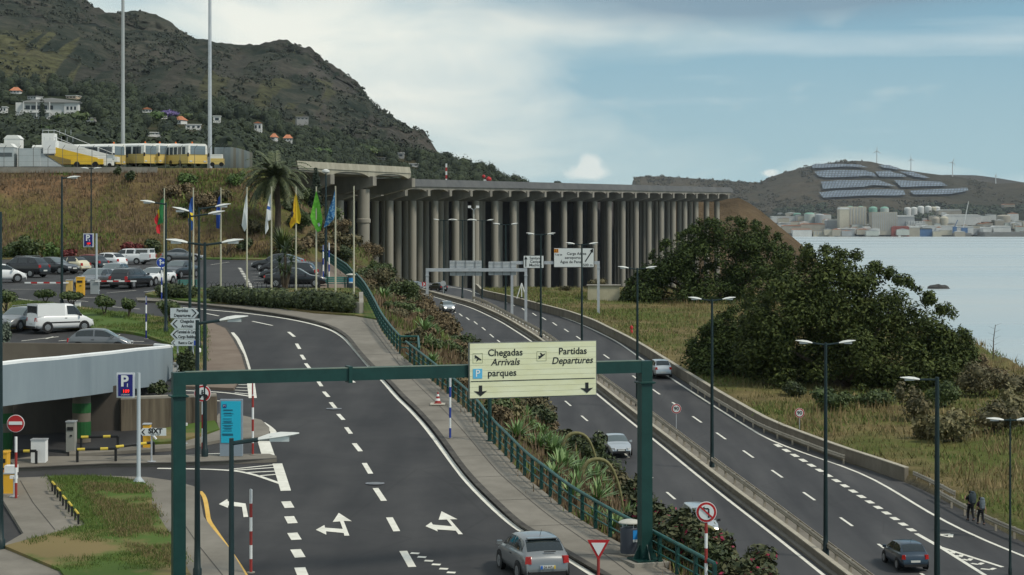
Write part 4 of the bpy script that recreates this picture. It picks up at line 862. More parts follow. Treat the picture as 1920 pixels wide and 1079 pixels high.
for lab, px, row, top, arms in [('single lamp post with its arm to the left, standing on the lawn behind the shrubs', 311, 628, 383, [(-1, .7, .1)]), ('lamp post with a long right arm in front of the flag with a yellow band', 356, 694, 406, [(1, 1.05, .15), (-1, .05, .3)]),
                                ('lamp post with the highest arm, its head crossing the dark blue flag', 373, 657, 392, [(1, 1.0, .15)]), ('double armed lamp post between the flagpoles, its foot beside the blue price board', 384, 862, 459, [(-1, .75, .1), (1, .75, .1)]),
                                ('lamp post in front of the white direction boards, arm over the road', 370, 1092, 606, [(1, .75, .1)]), ('single lamp post at the entrance of the upper car park, before the brown bank', 116, 576, 334, [(1, .4, .02)]), ('tall lamp post behind the parked cars at the foot of the brown bank', 171, 484, 316, [(1, .3, 0), (-1, .3, 0)])]:
    q = on('U', px, row, .1); H = (row - top) * q.y / F; lamp(lab, q, H, arms, .10)
q = P(434, 1530, 47); q.z = float(zU(47)) + .1; lamp('near lamp post with its head hanging over the left lane, lower left', q, (H0 - 822) * 47 / F - q.z, [(1, .62, .09)], .085)
q = on('U', 611, 523, .1); t = lamp('lamp post with a small round top in front of the bridge, behind the dark cars', q, (523 - 322) * q.y / F, [], .12); MB().lathe((0, 0, (523 - 322) * q.y / F - .3), [(.12, 0), (.34, .15), (.34, .3), (.1, .42)], 12).build('lamp_head', lamp_white, t, 50)
q = on('U', -1, 1036, .1); lamp('dark lamp post cut by the left edge of the photo', q, 12, [(-1, .5, 0)], .14)
q = on('U', 918, 833, .14); t = thing('post', 'short dark green post by the railing just under the arrivals sign', 'post', q); MB().lathe((0, 0, 0), [(.16, 0), (.16, .04), (.09, .05), (.09, 3.2)], 10).build('post', green_paint, t, 50); MB().box((0, 0, 3.3), (.3, .2, .2)).build('cap', green_paint, t)
for px, top in ((230.5, -60), (393.5, -60)):
    q = P(px, 300, 285); q.z = 7.2; t = thing('floodlight_mast', 'tall grey floodlight mast ' + ('rising left of the white and yellow buses' if px < 300 else 'rising at the right end of the white and yellow buses'), 'mast', q, 0, 'tall floodlight masts on the apron')
    MB().lathe((0, 0, 0), [(.36, 0), (.28, 4), (.19, 34)], 14).build('mast', steel if px > 300 else mat('mast_grey', (.34, .36, .36), .5), t, 50); MB().lathe((0, 0, 33), [(.9, 0), (1.1, .3), (1.1, .6), (.2, .8)], 14).build('head_ring', steel, t)
q = on('H', 888, 567); t = thing('camera_mast', 'slim pale mast with cameras on top, between the blank gantry boards', 'mast', q); MB().lathe((0, 0, 0), [(.2, 0), (.12, 13.6)], 10).build('mast', mat('mast_pale', (.42, .42, .38), .6), t, 50)
for s_ in (-1, 1): MB().tube([(0, 0, 13.6), (s_ * .5, 0, 14)], .05, 6).build('arm', steel, t); MB().box((s_ * .6, -.15, 14.1), (.45, .6, .35)).build('camera', white, t)
# ------------------------------------------------------------------ flagpoles
ivory = mat('flagpole_ivory', (.55, .52, .40), .5)
fl_m = {k: mat('flag_' + k, c, .8, c2=c2, scale=sc, amt=am) for k, c, c2, sc, am in [('green', (.02, .16, .05), (.03, .20, .06), 2, (.3, .7)), ('red', (.42, .01, .02), (.5, .02, .03), 2, (.3, .7)), ('blue', (.02, .08, .30), (.03, .11, .38), 2, (.3, .7)), ('yellow', (.66, .46, .02), (.7, .5, .03), 2, (.3, .7)),
    ('white', (.55, .58, .60), (.66, .68, .68), 2, (.3, .7)), ('orange', (.62, .30, .02), (.78, .50, .02), 3, (.4, .6)), ('leaf', (.10, .38, .03), (.17, .50, .06), 5, (.45, .6)), ('wave', (.01, .10, .26), (.22, .38, .48), 7, (.5, .6)), ('navy', (.01, .04, .22), (.015, .06, .28), 2, (.3, .7)), ('dark', (.02, .02, .03), (.03, .03, .04), 2, (.3, .7))]}
FP = [(308, 552, 358), (362.5, 551.5, 357), (414, 549, 357), (463, 552, 356), (509, 552, 355), (555, 555, 355), (593, 557, 355), (629, 558, 354), (663.5, 558, 354)]
# hanging cloth: outlines in metres (x from the pole, z below the truck) with the kind of cloth
FLG = [[('green', [(-.02, .75), (-.28, .95), (-.42, 1.9), (-.42, 2.6), (-.55, 2.9), (-.05, 2.7)]), ('red', [(-.42, 1.9), (-.75, 2.4), (-.70, 2.7), (-.55, 2.9), (-.62, 3.1), (-.55, 3.5), (-.32, 3.6), (-.30, 2.85), (-.42, 2.6)]), ('yellow', [(-.36, 1.6), (-.5, 1.75), (-.46, 2.5), (-.34, 2.3)])],
       [('blue', [(-.02, .7), (-.22, .9), (-.36, 1.9), (-.02, 2.0)]), ('yellow', [(-.36, 1.9), (-.38, 2.4), (-.02, 2.65), (-.02, 2.0)]), ('blue', [(-.38, 2.4), (-.36, 3.0), (-.18, 3.4), (-.02, 3.3), (-.02, 2.65)])],
       [('navy', [(-.02, .6), (-.2, .8), (-.34, 1.8), (-.36, 3.2), (-.1, 3.25), (-.02, 2.4)])],
       [('white', [(.02, .5), (-.06, .7), (-.25, 1.9), (-.42, 3.0), (-.2, 3.5), (.03, 3.2), (.06, 1.6)])],
       [('white', [(-.02, .5), (-.2, .9), (-.32, 1.7), (-.02, 1.9)]), ('blue', [(-.3, 1.5), (-.36, 2.0), (-.12, 1.9), (-.08, 1.6)]), ('white', [(-.34, 1.75), (-.5, 3.2), (-.45, 3.75), (-.2, 3.3), (-.25, 2.6), (-.02, 2.6), (-.02, 1.9)])],
       [('orange', [(0, .5), (-.2, 1.2), (-.22, 2.0), (-.5, 2.9), (-.42, 3.3), (.0, 2.8)]), ('yellow', [(.02, .5), (.2, 1.3), (.42, 2.3), (.3, 2.9), (.02, 2.8)]), ('dark', [(-.08, 1.7), (-.35, 2.0), (-.3, 2.45), (-.1, 2.1)])],
       [('leaf', [(.02, .3), (-.25, 1.4), (-.45, 2.3), (-.3, 2.8), (.1, 3.5), (.35, 3.4), (.5, 2.6), (.3, 1.3)]), ('white', [(.1, 2.85), (.28, 2.75), (.36, 2.95), (.2, 3.1)])],
       [('wave', [(-.02, .3), (-.2, .9), (-.45, 1.7), (-.9, 3.2), (-.55, 3.0), (-.15, 2.6), (-.02, 2.2)])], []]
FLAB = ['flagpole with a green and red flag, left end of the row', 'flagpole with a blue flag that has a yellow band', 'flagpole with a plain dark blue flag hanging limp', 'flagpole with a plain white flag in front of the palm leaves', 'flagpole with a white flag bearing a small blue mark, beside the palm trunk', 'flagpole with a yellow orange flag', 'flagpole with a bright green flag', 'flagpole with a blue and white patterned flag blown left', 'bare flagpole without any flag, right end of the row']
for (px, row, top), cloth, lab in zip(FP, FLG, FLAB):
    q = on('U', px, row, .2); H = (row - top) * q.y / F; t = thing('flagpole', lab, 'flagpole', q, 0, 'flagpoles on the terrace')
    MB().lathe((0, 0, 0), [(.075, 0), (.05, H - .05), (.07, H)], 10).build('pole', ivory, t, 50)
    for i, (k, pts) in enumerate(cloth):
        mb = MB(); pts = [(a * 1.0, H - b) for a, b in pts]; cx = sum(a for a, b in pts) / len(pts); cz = sum(b for a, b in pts) / len(pts); Y0 = -.10 - .03 * i
        f = lambda a, b: Y0 + .12 * math.sin(a * 9 + b * 2.2)
        for sgn in (0, .012):
            vs = [(cx, f(cx, cz) + sgn, cz)] + [(a, f(a, b) + sgn, b) for a, b in pts]; mb.add(vs, [(0, j + 1, (j + 1) % len(pts) + 1) for j in range(len(pts))])
        mb.build('flag', fl_m[k], t)
# ------------------------------------------------------------------ green gantry and its board
L0, R0 = Vector((-10.63, 64.6, 0)), Vector((4.59, 70.0, 0)); ang = math.atan2(R0.y - L0.y, R0.x - L0.x); LEN = (R0 - L0).length
g = thing('sign_gantry', 'dark green steel gantry carrying the cream arrivals and departures board', 'sign gantry', (R0.x, R0.y, float(zU(70)) + .15), ang); gz0 = g.location.z
HB = -5.02 - gz0
def gpost(x, zb):
    q = MB().box((x, 0, (HB + .2 + zb) / 2), (.40, .40, HB + .2 - zb)).build('post', green_paint, g)
    MB().lathe((0, 0, 0), [(.29, -.05), (.40, -.02), (.40, .02), (.29, .05)], 4, Matrix.Translation((x, 0, HB - .55)) @ Matrix.Rotation(R(45), 4, 'Z')).build('collar', green_paint, q)
    mb = MB(); mb.box((x, 0, zb + .03), (.95, .95, .06))
    for a in range(4): mb.prism([(.2, 0), (.46, 0), (.2, .5)], -.02, .02, Matrix.Translation((x, 0, zb + .06)) @ Matrix.Rotation(a * math.pi / 2, 4, 'Z'))
    mb.build('base_plate', green_paint, q)
    MB().box((x, 0, zb - .1), (1.35, 1.35, .2)).build('plinth', concrete, g)
gpost(0, .06); gpost(-LEN, float(zU(64.6)) + .2 - gz0)
mb = MB().box((-LEN / 2, 0, HB), (LEN - .40, .38, .40)); mb.build('beam', green_paint, g); MB().box((-LEN * .653, 0, HB), (.12, .52, .54)).build('beam_joint', green_paint, g)
MB().box((-LEN / 2, -.0, HB + .21), (LEN - .4, .40, .02)).build('beam_cap', mat('weathered_green', (.06, .12, .10), .7, c2=(.14, .17, .13), scale=1.5), g)
bw_, bh_ = 4.58, 1.88; bx0 = -(1209 - 877) * 69 / F / math.cos(ang) * .985 - .20; bz = HB + .02
b = MB().box((bx0 + bw_ / 2, -.26, bz), (bw_, .08, bh_)).build('sign_board', mat('board_back', (.15, .16, .15), .6), g)
def BQ(u, v): return (bx0 + bw_ * u / 240, bz + bh_ * (.5 - v / 104))
mb = MB()
for i in range(10): v0, v1 = 1.5 + i * 10.1, 1.5 + (i + 1) * 10.1 - .35; (xa, za), (xb, zb) = BQ(1.5, v1), BQ(238.5, v0); mb.box(((xa + xb) / 2, -.312, (za + zb) / 2), (xb - xa, .02, zb - za))
mb.build('face', cream, b)
def rectm(u0, v0, u1, v1, m, y=-.330, nm='symbol', par=None): (xa, za), (xb, zb) = BQ(u0, v1), BQ(u1, v0); return MB().box(((xa + xb) / 2, y, (za + zb) / 2), (xb - xa, .012, zb - za)).build(nm, m, par or b)
def tx(s, u, v, hpx, shear=0, m=black, par=None, al='CENTER', bold=.004, sx=1.0): x, z = BQ(u, v); return text(par or b, s, hpx / 104 * bh_ / .70, m, (x, -.330, z), al, shear, bold, sx)
tx('Chegadas', 67, 19.5, 12.5); tx('Arrivals', 67, 37, 12.5, .22); tx('parques', 61, 57, 12.5); tx('Partidas', 194, 19.5, 12.5); tx('Departures', 193, 37, 12.5, .22)
rectm(3, 70.5, 236, 71.6, black, nm='divider')
pl = mat('plane_frame', (.48, .48, .30), .5)
def plane(u, v, k):
    for w_ in ((u - 9, v - 9, u + 9, v - 8.5), (u - 9, v + 8.5, u + 9, v + 9), (u - 9, v - 9, u - 8.5, v + 9), (u + 8.5, v - 9, u + 9, v + 9)): rectm(*w_, pl)
    pts = [(-7, k * 6 * -1), (-5, -k * 6), (7, k * 3), (7.5, k * 5), (2, k * 3.2), (-2, k * 7), (-3.4, k * 7), (-1, k * 1.6), (-4.5, -k * .4), (-6, k * 1), (-7.2, k * .6), (-6, -k * 1.8)]
    pts = [BQ(u + a * .85, v + c * .85) for a, c in pts]; MB().prism(pts, -.338, -.326).build('symbol', black, b)
plane(16, 28, 1); plane(135, 27, -1)
rectm(7, 48, 24, 66, cyan if 0 else mat('parking_blue', (.10, .42, .66), .5)); x, z = BQ(15.5, 57); text(b, 'P', 13 / 104 * bh_ / .70, sign_white, (x, -.345, z), bold=.003)
for u in (21, 221): MB().prism([BQ(u + a, 79 + c) for a, c in [(-3, 0), (3, 0), (3, 11), (12, 10), (0, 20), (-12, 10), (-3, 11)]], -.336, -.322).build('arrow', black, b)
# ------------------------------------------------------------------ white highway gantries
def wgantry(label, pl_, pr_, rowbeam, boards, name='sign_gantry'):
    A, B = on('H', *pl_), on('H', *pr_); Y = (A.y + B.y) / 2; s = F / Y; xa, xb = (pl_[0] - 960) / s, (pr_[0] - 960) / s; z0 = min(A.z, B.z); zb = (H0 - rowbeam) / s
    t = thing(name, label, 'sign gantry', (xa, Y, z0)); h = zb - z0
    for x in (0, xb - xa): q = MB().box((x, 0, h / 2), (.34, .34, h)).build('post', white if 0 else steel, t); MB().box((x, 0, h - .7), (.46, .46, .08)).build('collar', steel, q)
    MB().box(((xb - xa) / 2, 0, h + .0), (xb - xa + .34, .36, .40)).build('beam', steel, t); return t, s, xa, zb, z0, h
ws = mat('gantry_board_back', (.40, .42, .43), .5, .2, c2=(.48, .50, .51), scale=3)
t, s, xa, zb, z0, h = wgantry('white steel gantry over the oncoming lanes showing two blank board backs', (801, 611), (986, 611), 506.5, 2)
for x0, x1, r0, r1 in ((843, 903, 489, 517.5), (916, 968, 491, 516.5)):
    X0, X1 = (x0 - 960) / s - xa, (x1 - 960) / s - xa; Za, Zb_ = (H0 - r1) / s - z0, (H0 - r0) / s - z0
    b2 = MB().box(((X0 + X1) / 2, .25, (Za + Zb_) / 2), (X1 - X0, .06, Zb_ - Za)).build('sign_board', ws, t)
    for i in range(4): MB().box(((X0 + X1) / 2, .2, Za + (Zb_ - Za) * (i + .5) / 4), (X1 - X0, .05, .05)).build('rib', steel, b2)
    for i in (.2, .5, .8): MB().box((X0 + (X1 - X0) * i, .16, (Za + Zb_) / 2), (.07, .06, Zb_ - Za)).build('bracket', mat('bracket_grey', (.2, .21, .22), .5), b2)
t, s, xa, zb, z0, h = wgantry('white steel gantry over the lanes going away with two white direction boards', (960, 598), (1122, 598), 493, 2)
def gboard(x0, x1, r0, r1):
    X0, X1 = (x0 - 960) / s - xa, (x1 - 960) / s - xa; Za, Zb_ = (H0 - r1) / s - z0, (H0 - r0) / s - z0
    q = MB().box(((X0 + X1) / 2, -.26, (Za + Zb_) / 2), (X1 - X0, .06, Zb_ - Za)).build('sign_board', black, t); MB().box(((X0 + X1) / 2, -.30, (Za + Zb_) / 2), (X1 - X0 - .14, .03, Zb_ - Za - .14)).build('face', sign_white, q)
    return q, (lambda px, row: ((px - 960) / s - xa, (H0 - row) / s - z0))
q, K = gboard(981, 1020, 479, 503.5); k_ = 1 / s / .7
for w_, r_ in (('Santana', 484.5), ('Caniçal', 491), ('Machico', 497.5)): x, z = K(1004, r_); text(q, w_, 5 * k_, black, (x, -.325, z), bold=.006)
x, z = K(986, 491); MB().prism([(x - .06, z - .65), (x + .06, z - .65), (x + .06, z + .3), (x + .22, z + .3), (x, z + .72), (x - .22, z + .3), (x - .06, z + .3)], -.34, -.31).build('arrow', black, q)
q, K = gboard(1038, 1114, 465, 502)
for w_, px, r_ in (('Carga Aérea', 1081, 476), ('aeroporto', 1074, 483.5), ('Água de Pena', 1070, 491.5), ('T.nal de', 1047, 478), ('500 m', 1102, 497.5)): x, z = K(px, r_); text(q, w_, (5 if w_[0] != 'T' else 3.0) * k_, black, (x, -.325, z), bold=.006)
x, z = K(1043, 470.5); MB().box((x, -.33, z), (8 / s, .02, 7 / s)).build('exit_number', mat('exit_orange', (.70, .25, .01), .5), q); text(q, '23', 5 * k_, black, (x, -.345, z), bold=.004)
(xa_, za_), (xb_, zb2) = K(1097, 491), K(1110, 471); dx, dz = xb_ - xa_, zb2 - za_; l_ = math.hypot(dx, dz); nx, nz_ = -dz / l_ * .07, dx / l_ * .07
MB().prism([(xa_ + nx, za_ + nz_), (xa_ - nx, za_ - nz_), (xb_ - nx, zb2 - nz_), (xb_ + nx, zb2 + nz_)], -.34, -.31).build('arrow', black, q)
x, z = K(1110, 470); MB().prism([(x + .12, z + .3), (x - .3, z - .05), (x + .12, z - .3)], -.34, -.31).build('arrow_head', black, q)
q = P(978, 548, 290); q.z = float(zH(290)) + .6; t = thing('signal_mast', 'white three legged mast with a small dark box, beside the white gantry post', 'mast', q)
for a in (-1, 0, 1): MB().tube([(a * .7, 0, .4), (0, 0, 2.6)], .08, 6).build('leg', white, t)
MB().box((0, -.1, .1), (.5, .4, 1.0)).build('box', black, t)
q = P(1132, 571, 292); q.z = float(zF(292)); t = thing('utility_building', 'small cream concrete utility building at the edge of the big trees', 'building', q, -.05)
MB().box((0, 0, .95), (4.6, 3, 2.3)).build('wall', mat('cream_render', (.42, .38, .27), .8, c2=(.50, .46, .33), scale=.6), t); MB().box((0, 0, 2.16), (4.9, 3.3, .14)).build('roof', concrete, t); MB().box((-2.31, -.4, .9), (.05, .9, 1.6)).build('door', black, t)
# ------------------------------------------------------------------ road signs and posts
def banded(t, H, r, ca, cb, n, y=0): 
    for i in range(n): MB().lathe((0, y, H * i / n), [(r, 0), (r, H / n)], 10).build('post_band', ca if i % 2 == 0 else cb, t, 50)
def signthing(label, px, row, name='road_sign', cat='road sign', surf='U', lift=.14, rz=0, group=None): q = on(surf, px, row, lift); t = thing(name, label, cat, q, rz, group); return t, F / q.y, q
def discsign(t, z, r, rim, face, y=-.06):
    d = MB().disc((0, z), r * 1.06, y, y + .03, 28).build('sign_plate', white, t)
    MB().disc((0, z), r, y - .012, y, 28).build('rim', rim, d)
    if face is not rim: MB().disc((0, z), r * .77, y - .024, y - .013, 28).build('face', face, d)
    return d
t, s, q = signthing('round red no entry sign on a red and white post at the left', 30, 941); banded(t, 115 / s, .055, post_red, white, 4); d = discsign(t, 140 / s, 15.5 / s, red, red); MB().box((0, -.09, 141 / s), (25 / s, .02, 6 / s)).build('bar', sign_white, d)
t, s, q = signthing('round red ringed no motorcycles sign on a red and white post', 380, 862); banded(t, 105 / s, .05, post_red, white, 4); d = discsign(t, 118 / s, 15 / s, red, sign_white)
z = 116 / s
for a in (-1, 1): MB().lathe((0, 0, 0), [(.075, -.006), (.10, -.006), (.10, .006), (.075, .006)], 16, Matrix.Translation((a * .14, -.098, z - .08)) @ Matrix.Rotation(R(90), 4, 'X')).build('symbol', black, d)
MB().prism([(-.14, z - .08), (-.02, z + .02), (.12, z + .04), (.1, z - .02), (0, z - .06)], -.104, -.09).build('symbol', black, d); MB().prism([(-.06, z + .04), (.02, z + .03), (.06, z + .10), (-.02, z + .13)], -.104, -.09).build('symbol', black, d); MB().disc((0, z + .17), .04, -.104, -.09, 12).build('symbol', black, d)
t, s, q = signthing('round blue straight or right arrow sign on a blue and white post', 303, 566); banded(t, 70 / s, .05, mat('post_blue', (.02, .05, .30), .5), white, 5); d = discsign(t, 70 / s, 9 / s, blue, blue)
z = 70 / s; MB().prism([(-.12, z - .2), (-.04, z - .2), (-.04, z - .06), (.1, z - .06), (.1, z - .14), (.24, z - .02), (.1, z + .1), (.1, z + .02), (-.04, z + .02), (-.04, z + .12), (.04, z + .12), (-.08, z + .26), (-.2, z + .12), (-.12, z + .12)], -.092, -.07).build('arrow', sign_white, d)
t, s, q = signthing('round no left turn sign on a red and white post by the railing', 1324, 1118, lift=.1); banded(t, (1118 - 978) / s, .05, post_red, white, 5); z = (1118 - 966) / s; d = discsign(t, z, 18.5 / s, red, sign_white)
mb = MB(); mb.prism([(.05, z - .18), (.10, z - .18), (.10, z + .1), (.06, z + .14), (-.06, z + .14), (-.06, z + .19), (-.16, z + .12), (-.06, z + .05), (-.06, z + .10), (.05, z + .09)], -.094, -.085); mb.build('arrow', black, d)
MB().prism([(-.22, z + .16), (-.18, z + .20), (.22, z - .16), (.18, z - .20)], -.104, -.096).build('bar', red, d)
t, s, q = signthing('white triangular give way sign with red border on a red post', 1122, 1112, lift=.1); MB().lathe((0, 0, 0), [(.05, 0), (.05, (1112 - 1050) / s)], 10).build('post', post_red, t, 50); z = (1112 - 1019) / s
def tri(k, y0, y1, m, nm, par): return MB().prism([(-20 * k / s, z - 0 / s - (1 - k) * 11 / s), (20 * k / s, z - (1 - k) * 11 / s), (0, z - 36 / s * (1 - (1 - k) * .35) + 0)][::1] if k < 1 else [(-20 / s, z), (20 / s, z), (0, z - 36 / s)], y0, y1).build(nm, m, par)
pt = MB().prism([(-21 / s, z + .02), (21 / s, z + .02), (0, z - 38 / s)], -.07, -.04).build('sign_plate', red, t); MB().prism([(-13.5 / s, z - 4.2 / s), (13.5 / s, z - 4.2 / s), (0, z - 28.5 / s)], -.085, -.071).build('face', sign_white, pt)
for px, row, cz, lab in ((1268, 806, 769, 'round 90 speed limit sign in the median, left of the pair'), (1499, 822, 777, 'round 90 speed limit sign standing behind the brown wall, right of the pair')):
    t, s, q = signthing(lab, px, row, surf='H', lift=.1, group='90 speed limit signs'); H = (row - cz) / s; MB().lathe((0, 0, 0), [(.035, 0), (.035, H)], 8).build('post', steel, t); d = discsign(t, H, 8.6 / s, red, sign_white); text(d, '90', 8.5 / s / .7 * .8, black, (0, -.095, H), bold=.008)
t, s, q = signthing('round pale sign near the tunnel mouth, seen from behind', 831, 553, surf='H', lift=.1); H = 20 / s; MB().lathe((0, 0, 0), [(.05, 0), (.05, H)], 8).build('post', steel, t); MB().disc((0, H), 5.2 / s, -.06, -.03).build('sign_plate', ws, t)
t, s, q = signthing('small red chevron sign at the curve before the tunnel', 795, 545, surf='H', lift=.1); MB().box((0, 0, .4), (.08, .08, 1)).build('post', steel, t); MB().box((0, -.06, 1.0), (.7, .04, .7)).build('sign_plate', red, t); MB().prism([(-.2, 1.25), (0, 1.25), (.2, 1), (0, .75), (-.2, .75), (0, 1)], -.1, -.08).build('chevron', sign_white, t)
post_blue = MATS['post_blue']
for px, row, top, ca, cb, n, lab in [(274, 640, 560, navy, white, 5, 'blue and white striped post standing on the lawn'), (844, 828, 712, post_blue, white, 6, 'blue and white striped post on the walkway below the green beam'), (474, 859, 726, post_red, white, 6, 'red and white striped post right of the blue price board'), (470.5, 1082, 926, post_red, white, 6, 'red and white striped post beside the near left turn arrow'),
                                     (606, 524, 463, post_blue, white, 5, 'blue and white post left of the small topped lamp'), (617, 526, 459, white, post_blue, 5, 'white topped post right of the small topped lamp')]:
    t, s, q = signthing(lab, px, row, 'striped_post', 'post', group='striped sign posts'); banded(t, (row - top) / s, .05 if row > 560 else .06, ca, cb, n)
    sg = MB().box((0, -.05, (row - top) / s * .93), (.05, .05, (row - top) / s * .16)).build('sign_edge', ca if px == 474 else steel, t)
    MB().lathe((0, 0, 0), [(.14, 0), (.14, .03)], 12).build('foot', concrete, t)
def psign(label, px, row, pxb, top, bot, num, w=33):
    t, s, q = signthing(label, px, row, 'parking_sign', 'parking sign', group='blue parking signs'); H = (row - top) / s
    MB().lathe((0, 0, 0), [(.28, 0), (.28, .03), (.10, .25), (.085, .3), (.075, H)], 12).build('post', mat('post_pale', (.42, .47, .50), .5), t, 40)
    x = (pxb - px) / s; z0_, z1 = (row - bot) / s, (row - top) / s; z = (z0_ + z1) / 2; h = z1 - z0_; w_ = w / s
    b_ = MB().box((x, 0, z), (w_, .18, h)).build('sign_box', mat('sign_frame', (.60, .63, .66), .4), t); MB().box((x, -.10, z), (w_ * .82, .03, h * .88)).build('face', navy, b_)
    text(b_, 'P', h * .62, sign_white, (x - w_ * .05, -.122, z + h * .16), bold=.02); text(b_, num, h * .2, sign_white, (x + w_ * .12, -.124, z + h * .0), bold=.006)
    led = mat('led_red', (.5, .01, .01), .5, emit=((1, .02, .02), 1.2)); MB().box((x + .02, -.122, z - h * .24), (w_ * .46, .02, h * .15)).build('display', black, b_); text(b_, '109', h * .19, led, (x + .03, -.14, z - h * .24), bold=.004)
    text(b_, 'LIGEIROS', h * .085, sign_white, (x, -.124, z - h * .38)); return t
psign('blue illuminated parking board on a pale post above the lower lawn', 260, 913, 236, 706, 752, '1'); psign('blue parking board above the cream car in the upper car park', 181, 549, 166, 441.5, 467, '2', 19)
# white direction boards
t, s, q = signthing('stack of four white pointed direction boards on two posts', 346, 706, 'direction_sign', 'direction sign')
for px in (333, 362): MB().lathe(((px - 346) / s, 0, 0), [(.05, 0), (.05, 120 / s)], 8).build('post', steel, t)
gray = mat('direction_white', (.52, .57, .58), .5)
for x0, x1, r0, r1, dr, l1, l2 in [(320, 373.5, 582.5, 601.5, 1, 'Partidas', 'Departures'), (320, 374.5, 602.5, 621.5, -1, 'Chegadas', 'Arrivals'), (320, 374.5, 622.5, 641.5, -1, 'Terminal de Carga', 'Cargo Building'), (321, 374.5, 642, 653.5, -1, 'Rent a Car', None)]:
    X0, X1 = (x0 - 346) / s, (x1 - 346) / s; Z0, Z1 = (706 - r1) / s, (706 - r0) / s; zm = (Z0 + Z1) / 2; hh = Z1 - Z0; d_ = hh * .45
    pg = [(X0, Z0), (X1 - d_, Z0), (X1, zm), (X1 - d_, Z1), (X0, Z1)] if dr > 0 else [(X0 + d_, Z0), (X1, Z0), (X1, Z1), (X0 + d_, Z1), (X0, zm)]
    b_ = MB().prism(pg, -.12, -.07).build('sign_board', gray, t); cx = (X0 + X1) / 2 - dr * hh * .22
    a = (X1 - hh * .22) if dr > 0 else (X0 + hh * .22); c_ = hh * .38; th = hh * .14
    MB().prism([(a, zm), (a - dr * c_, zm + c_), (a - dr * (c_ + th), zm + c_), (a - dr * th, zm), (a - dr * (c_ + th), zm - c_), (a - dr * c_, zm - c_)], -.135, -.121).build('chevron', black, b_)
    if l2: text(b_, l1, hh * .42, black, (cx, -.125, zm + hh * .24), bold=.006, sx=.85 if len(l1) < 12 else .62); text(b_, l2, hh * .42, black, (cx, -.125, zm - hh * .24), bold=.006, sx=.85 if len(l2) < 12 else .7)
    else: text(b_, l1, hh * .62, black, (cx - .05, -.125, zm), bold=.006, sx=.85); MB().box((X1 - .17, -.13, zm), (.26, .02, hh * .8)).build('symbol', blue, b_)
t, s, q = signthing('white arrow shaped car hire sign on a thin grey post', 284, 872, 'direction_sign', 'direction sign'); MB().lathe((0, 0, 0), [(.2, 0), (.2, .02), (.04, .03), (.04, 64 / s)], 8).build('post', steel, t)
b_ = MB().prism([(-16 / s, 49 / s), (28 / s, 49 / s), (28 / s, 63 / s), (-16 / s, 63 / s), (-22 / s, 56 / s)], -.1, -.05).build('sign_board', sign_white, t); text(b_, 'SIXT', 9 / s / .7, black, (8 / s, -.105, 57.5 / s), bold=.014); text(b_, 'rent a car', 3.2 / s / .7, black, (8 / s, -.105, 51.3 / s)); MB().prism([(-15 / s, 56 / s), (-11 / s, 61 / s), (-13 / s, 61 / s), (-18 / s, 56 / s), (-13 / s, 51 / s), (-11 / s, 51 / s)], -.112, -.101).build('arrow', black, b_)
# blue price board
t, s, q = signthing('tall bright blue parking price board on a grey base', 434, 861, 'price_board', 'information board'); W_ = 42 / s
MB().box((0, 0, 53 / s), (W_, .28, 106 / s)).build('cabinet', mat('board_grey', (.24, .29, .34), .5), t); MB().box((0, -.15, 64 / s), (W_ * .88, .03, 78 / s)).build('panel', cyan, t)
MB().box((-W_ * .28, -.17, 94 / s), (W_ * .16, .02, 6.5 / s)).build('symbol', navy, t); text(t, 'P1', 5 / s, sign_white, (-W_ * .28, -.185, 94 / s))
ink = mat('board_ink', (.01, .10, .16), .6); r_ = random.Random(3); mb = MB()
for z in (87, 85.5, 81, 79.5, 76, 70, 66, 64, 62, 58, 56, 53, 51, 47.5, 42, 40.5, 39): MB().box((-W_ * .12 - r_.random() * .04, -.17, z / s), (W_ * r_.uniform(.3, .5), .012, .022)).build('text_line', ink, t)
pass
# ------------------------------------------------------------------ machines, barriers, benches, bins
def machine(label, px, row, w, h, m, d=.5, name='ticket_machine', cat='ticket machine', extra=None):
    t, s, q = signthing(label, px, row, name, cat, lift=.05); W_, H_ = w / s, h / s
    MB().box((0, 0, H_ / 2), (W_, d, H_)).build('cabinet', m, t); MB().box((0, 0, H_ + .02), (W_ + .05, d + .05, .05)).build('lid', steel if extra != 'y' else m, t)
    if extra: MB().box((0, -d / 2 - .01, H_ * .78), (W_ * .7, .03, H_ * .12)).build('display', black, t); MB().box((W_ * .1, -d / 2 - .01, H_ * .55), (W_ * .25, .03, H_ * .05)).build('slot', black, t)
    return t, s, W_, H_
machine('plain white metal cabinet beside the car park entrance', 74, 872, 27, 45, white, .5, 'cabinet', 'cabinet'); machine('grey ticket machine in the dark car park entrance', 134, 849, 16, 56, mat('machine_grey', (.30, .30, .27), .6), .5, extra=1)
machine('yellow cabinet cut by the left edge, behind the barrier motor', 8, 915, 16, 64, yellow, .6, 'cabinet', 'cabinet', 'y')
t, s, W_, H_ = machine('orange barrier motor with a red arm beside the no entry sign', 19, 930, 19, 40, yellow, .5, 'barrier_motor', 'barrier'); MB().box((.05, 0, H_ + .17), (.45, .5, .3)).build('housing', white, t); MB().box((-.9, -.3, H_ + .12), (1.4, .08, .10)).build('boom', red, t)
t, s, W_, H_ = machine('orange barrier motor right of the car hire sign', 276, 844, 13, 46, yellow, .4, 'barrier_motor', 'barrier'); MB().tube([(.1, -.25, H_ - .2), (.45, -.25, H_ - .65)], .05, 6).build('boom', white, t)
machine('bright orange ticket machine at the upper car park entrance', 151, 556, 14, 34, yellow, .6, extra='y'); machine('small white meter box on the lawn under the topiary shrub', 146, 580, 9, 11, white, .4, 'cabinet', 'cabinet')
machine('white electric cabinet behind the left leg of the green gantry', 337, 700, 24, 16, white, .5, 'cabinet', 'cabinet', 1)
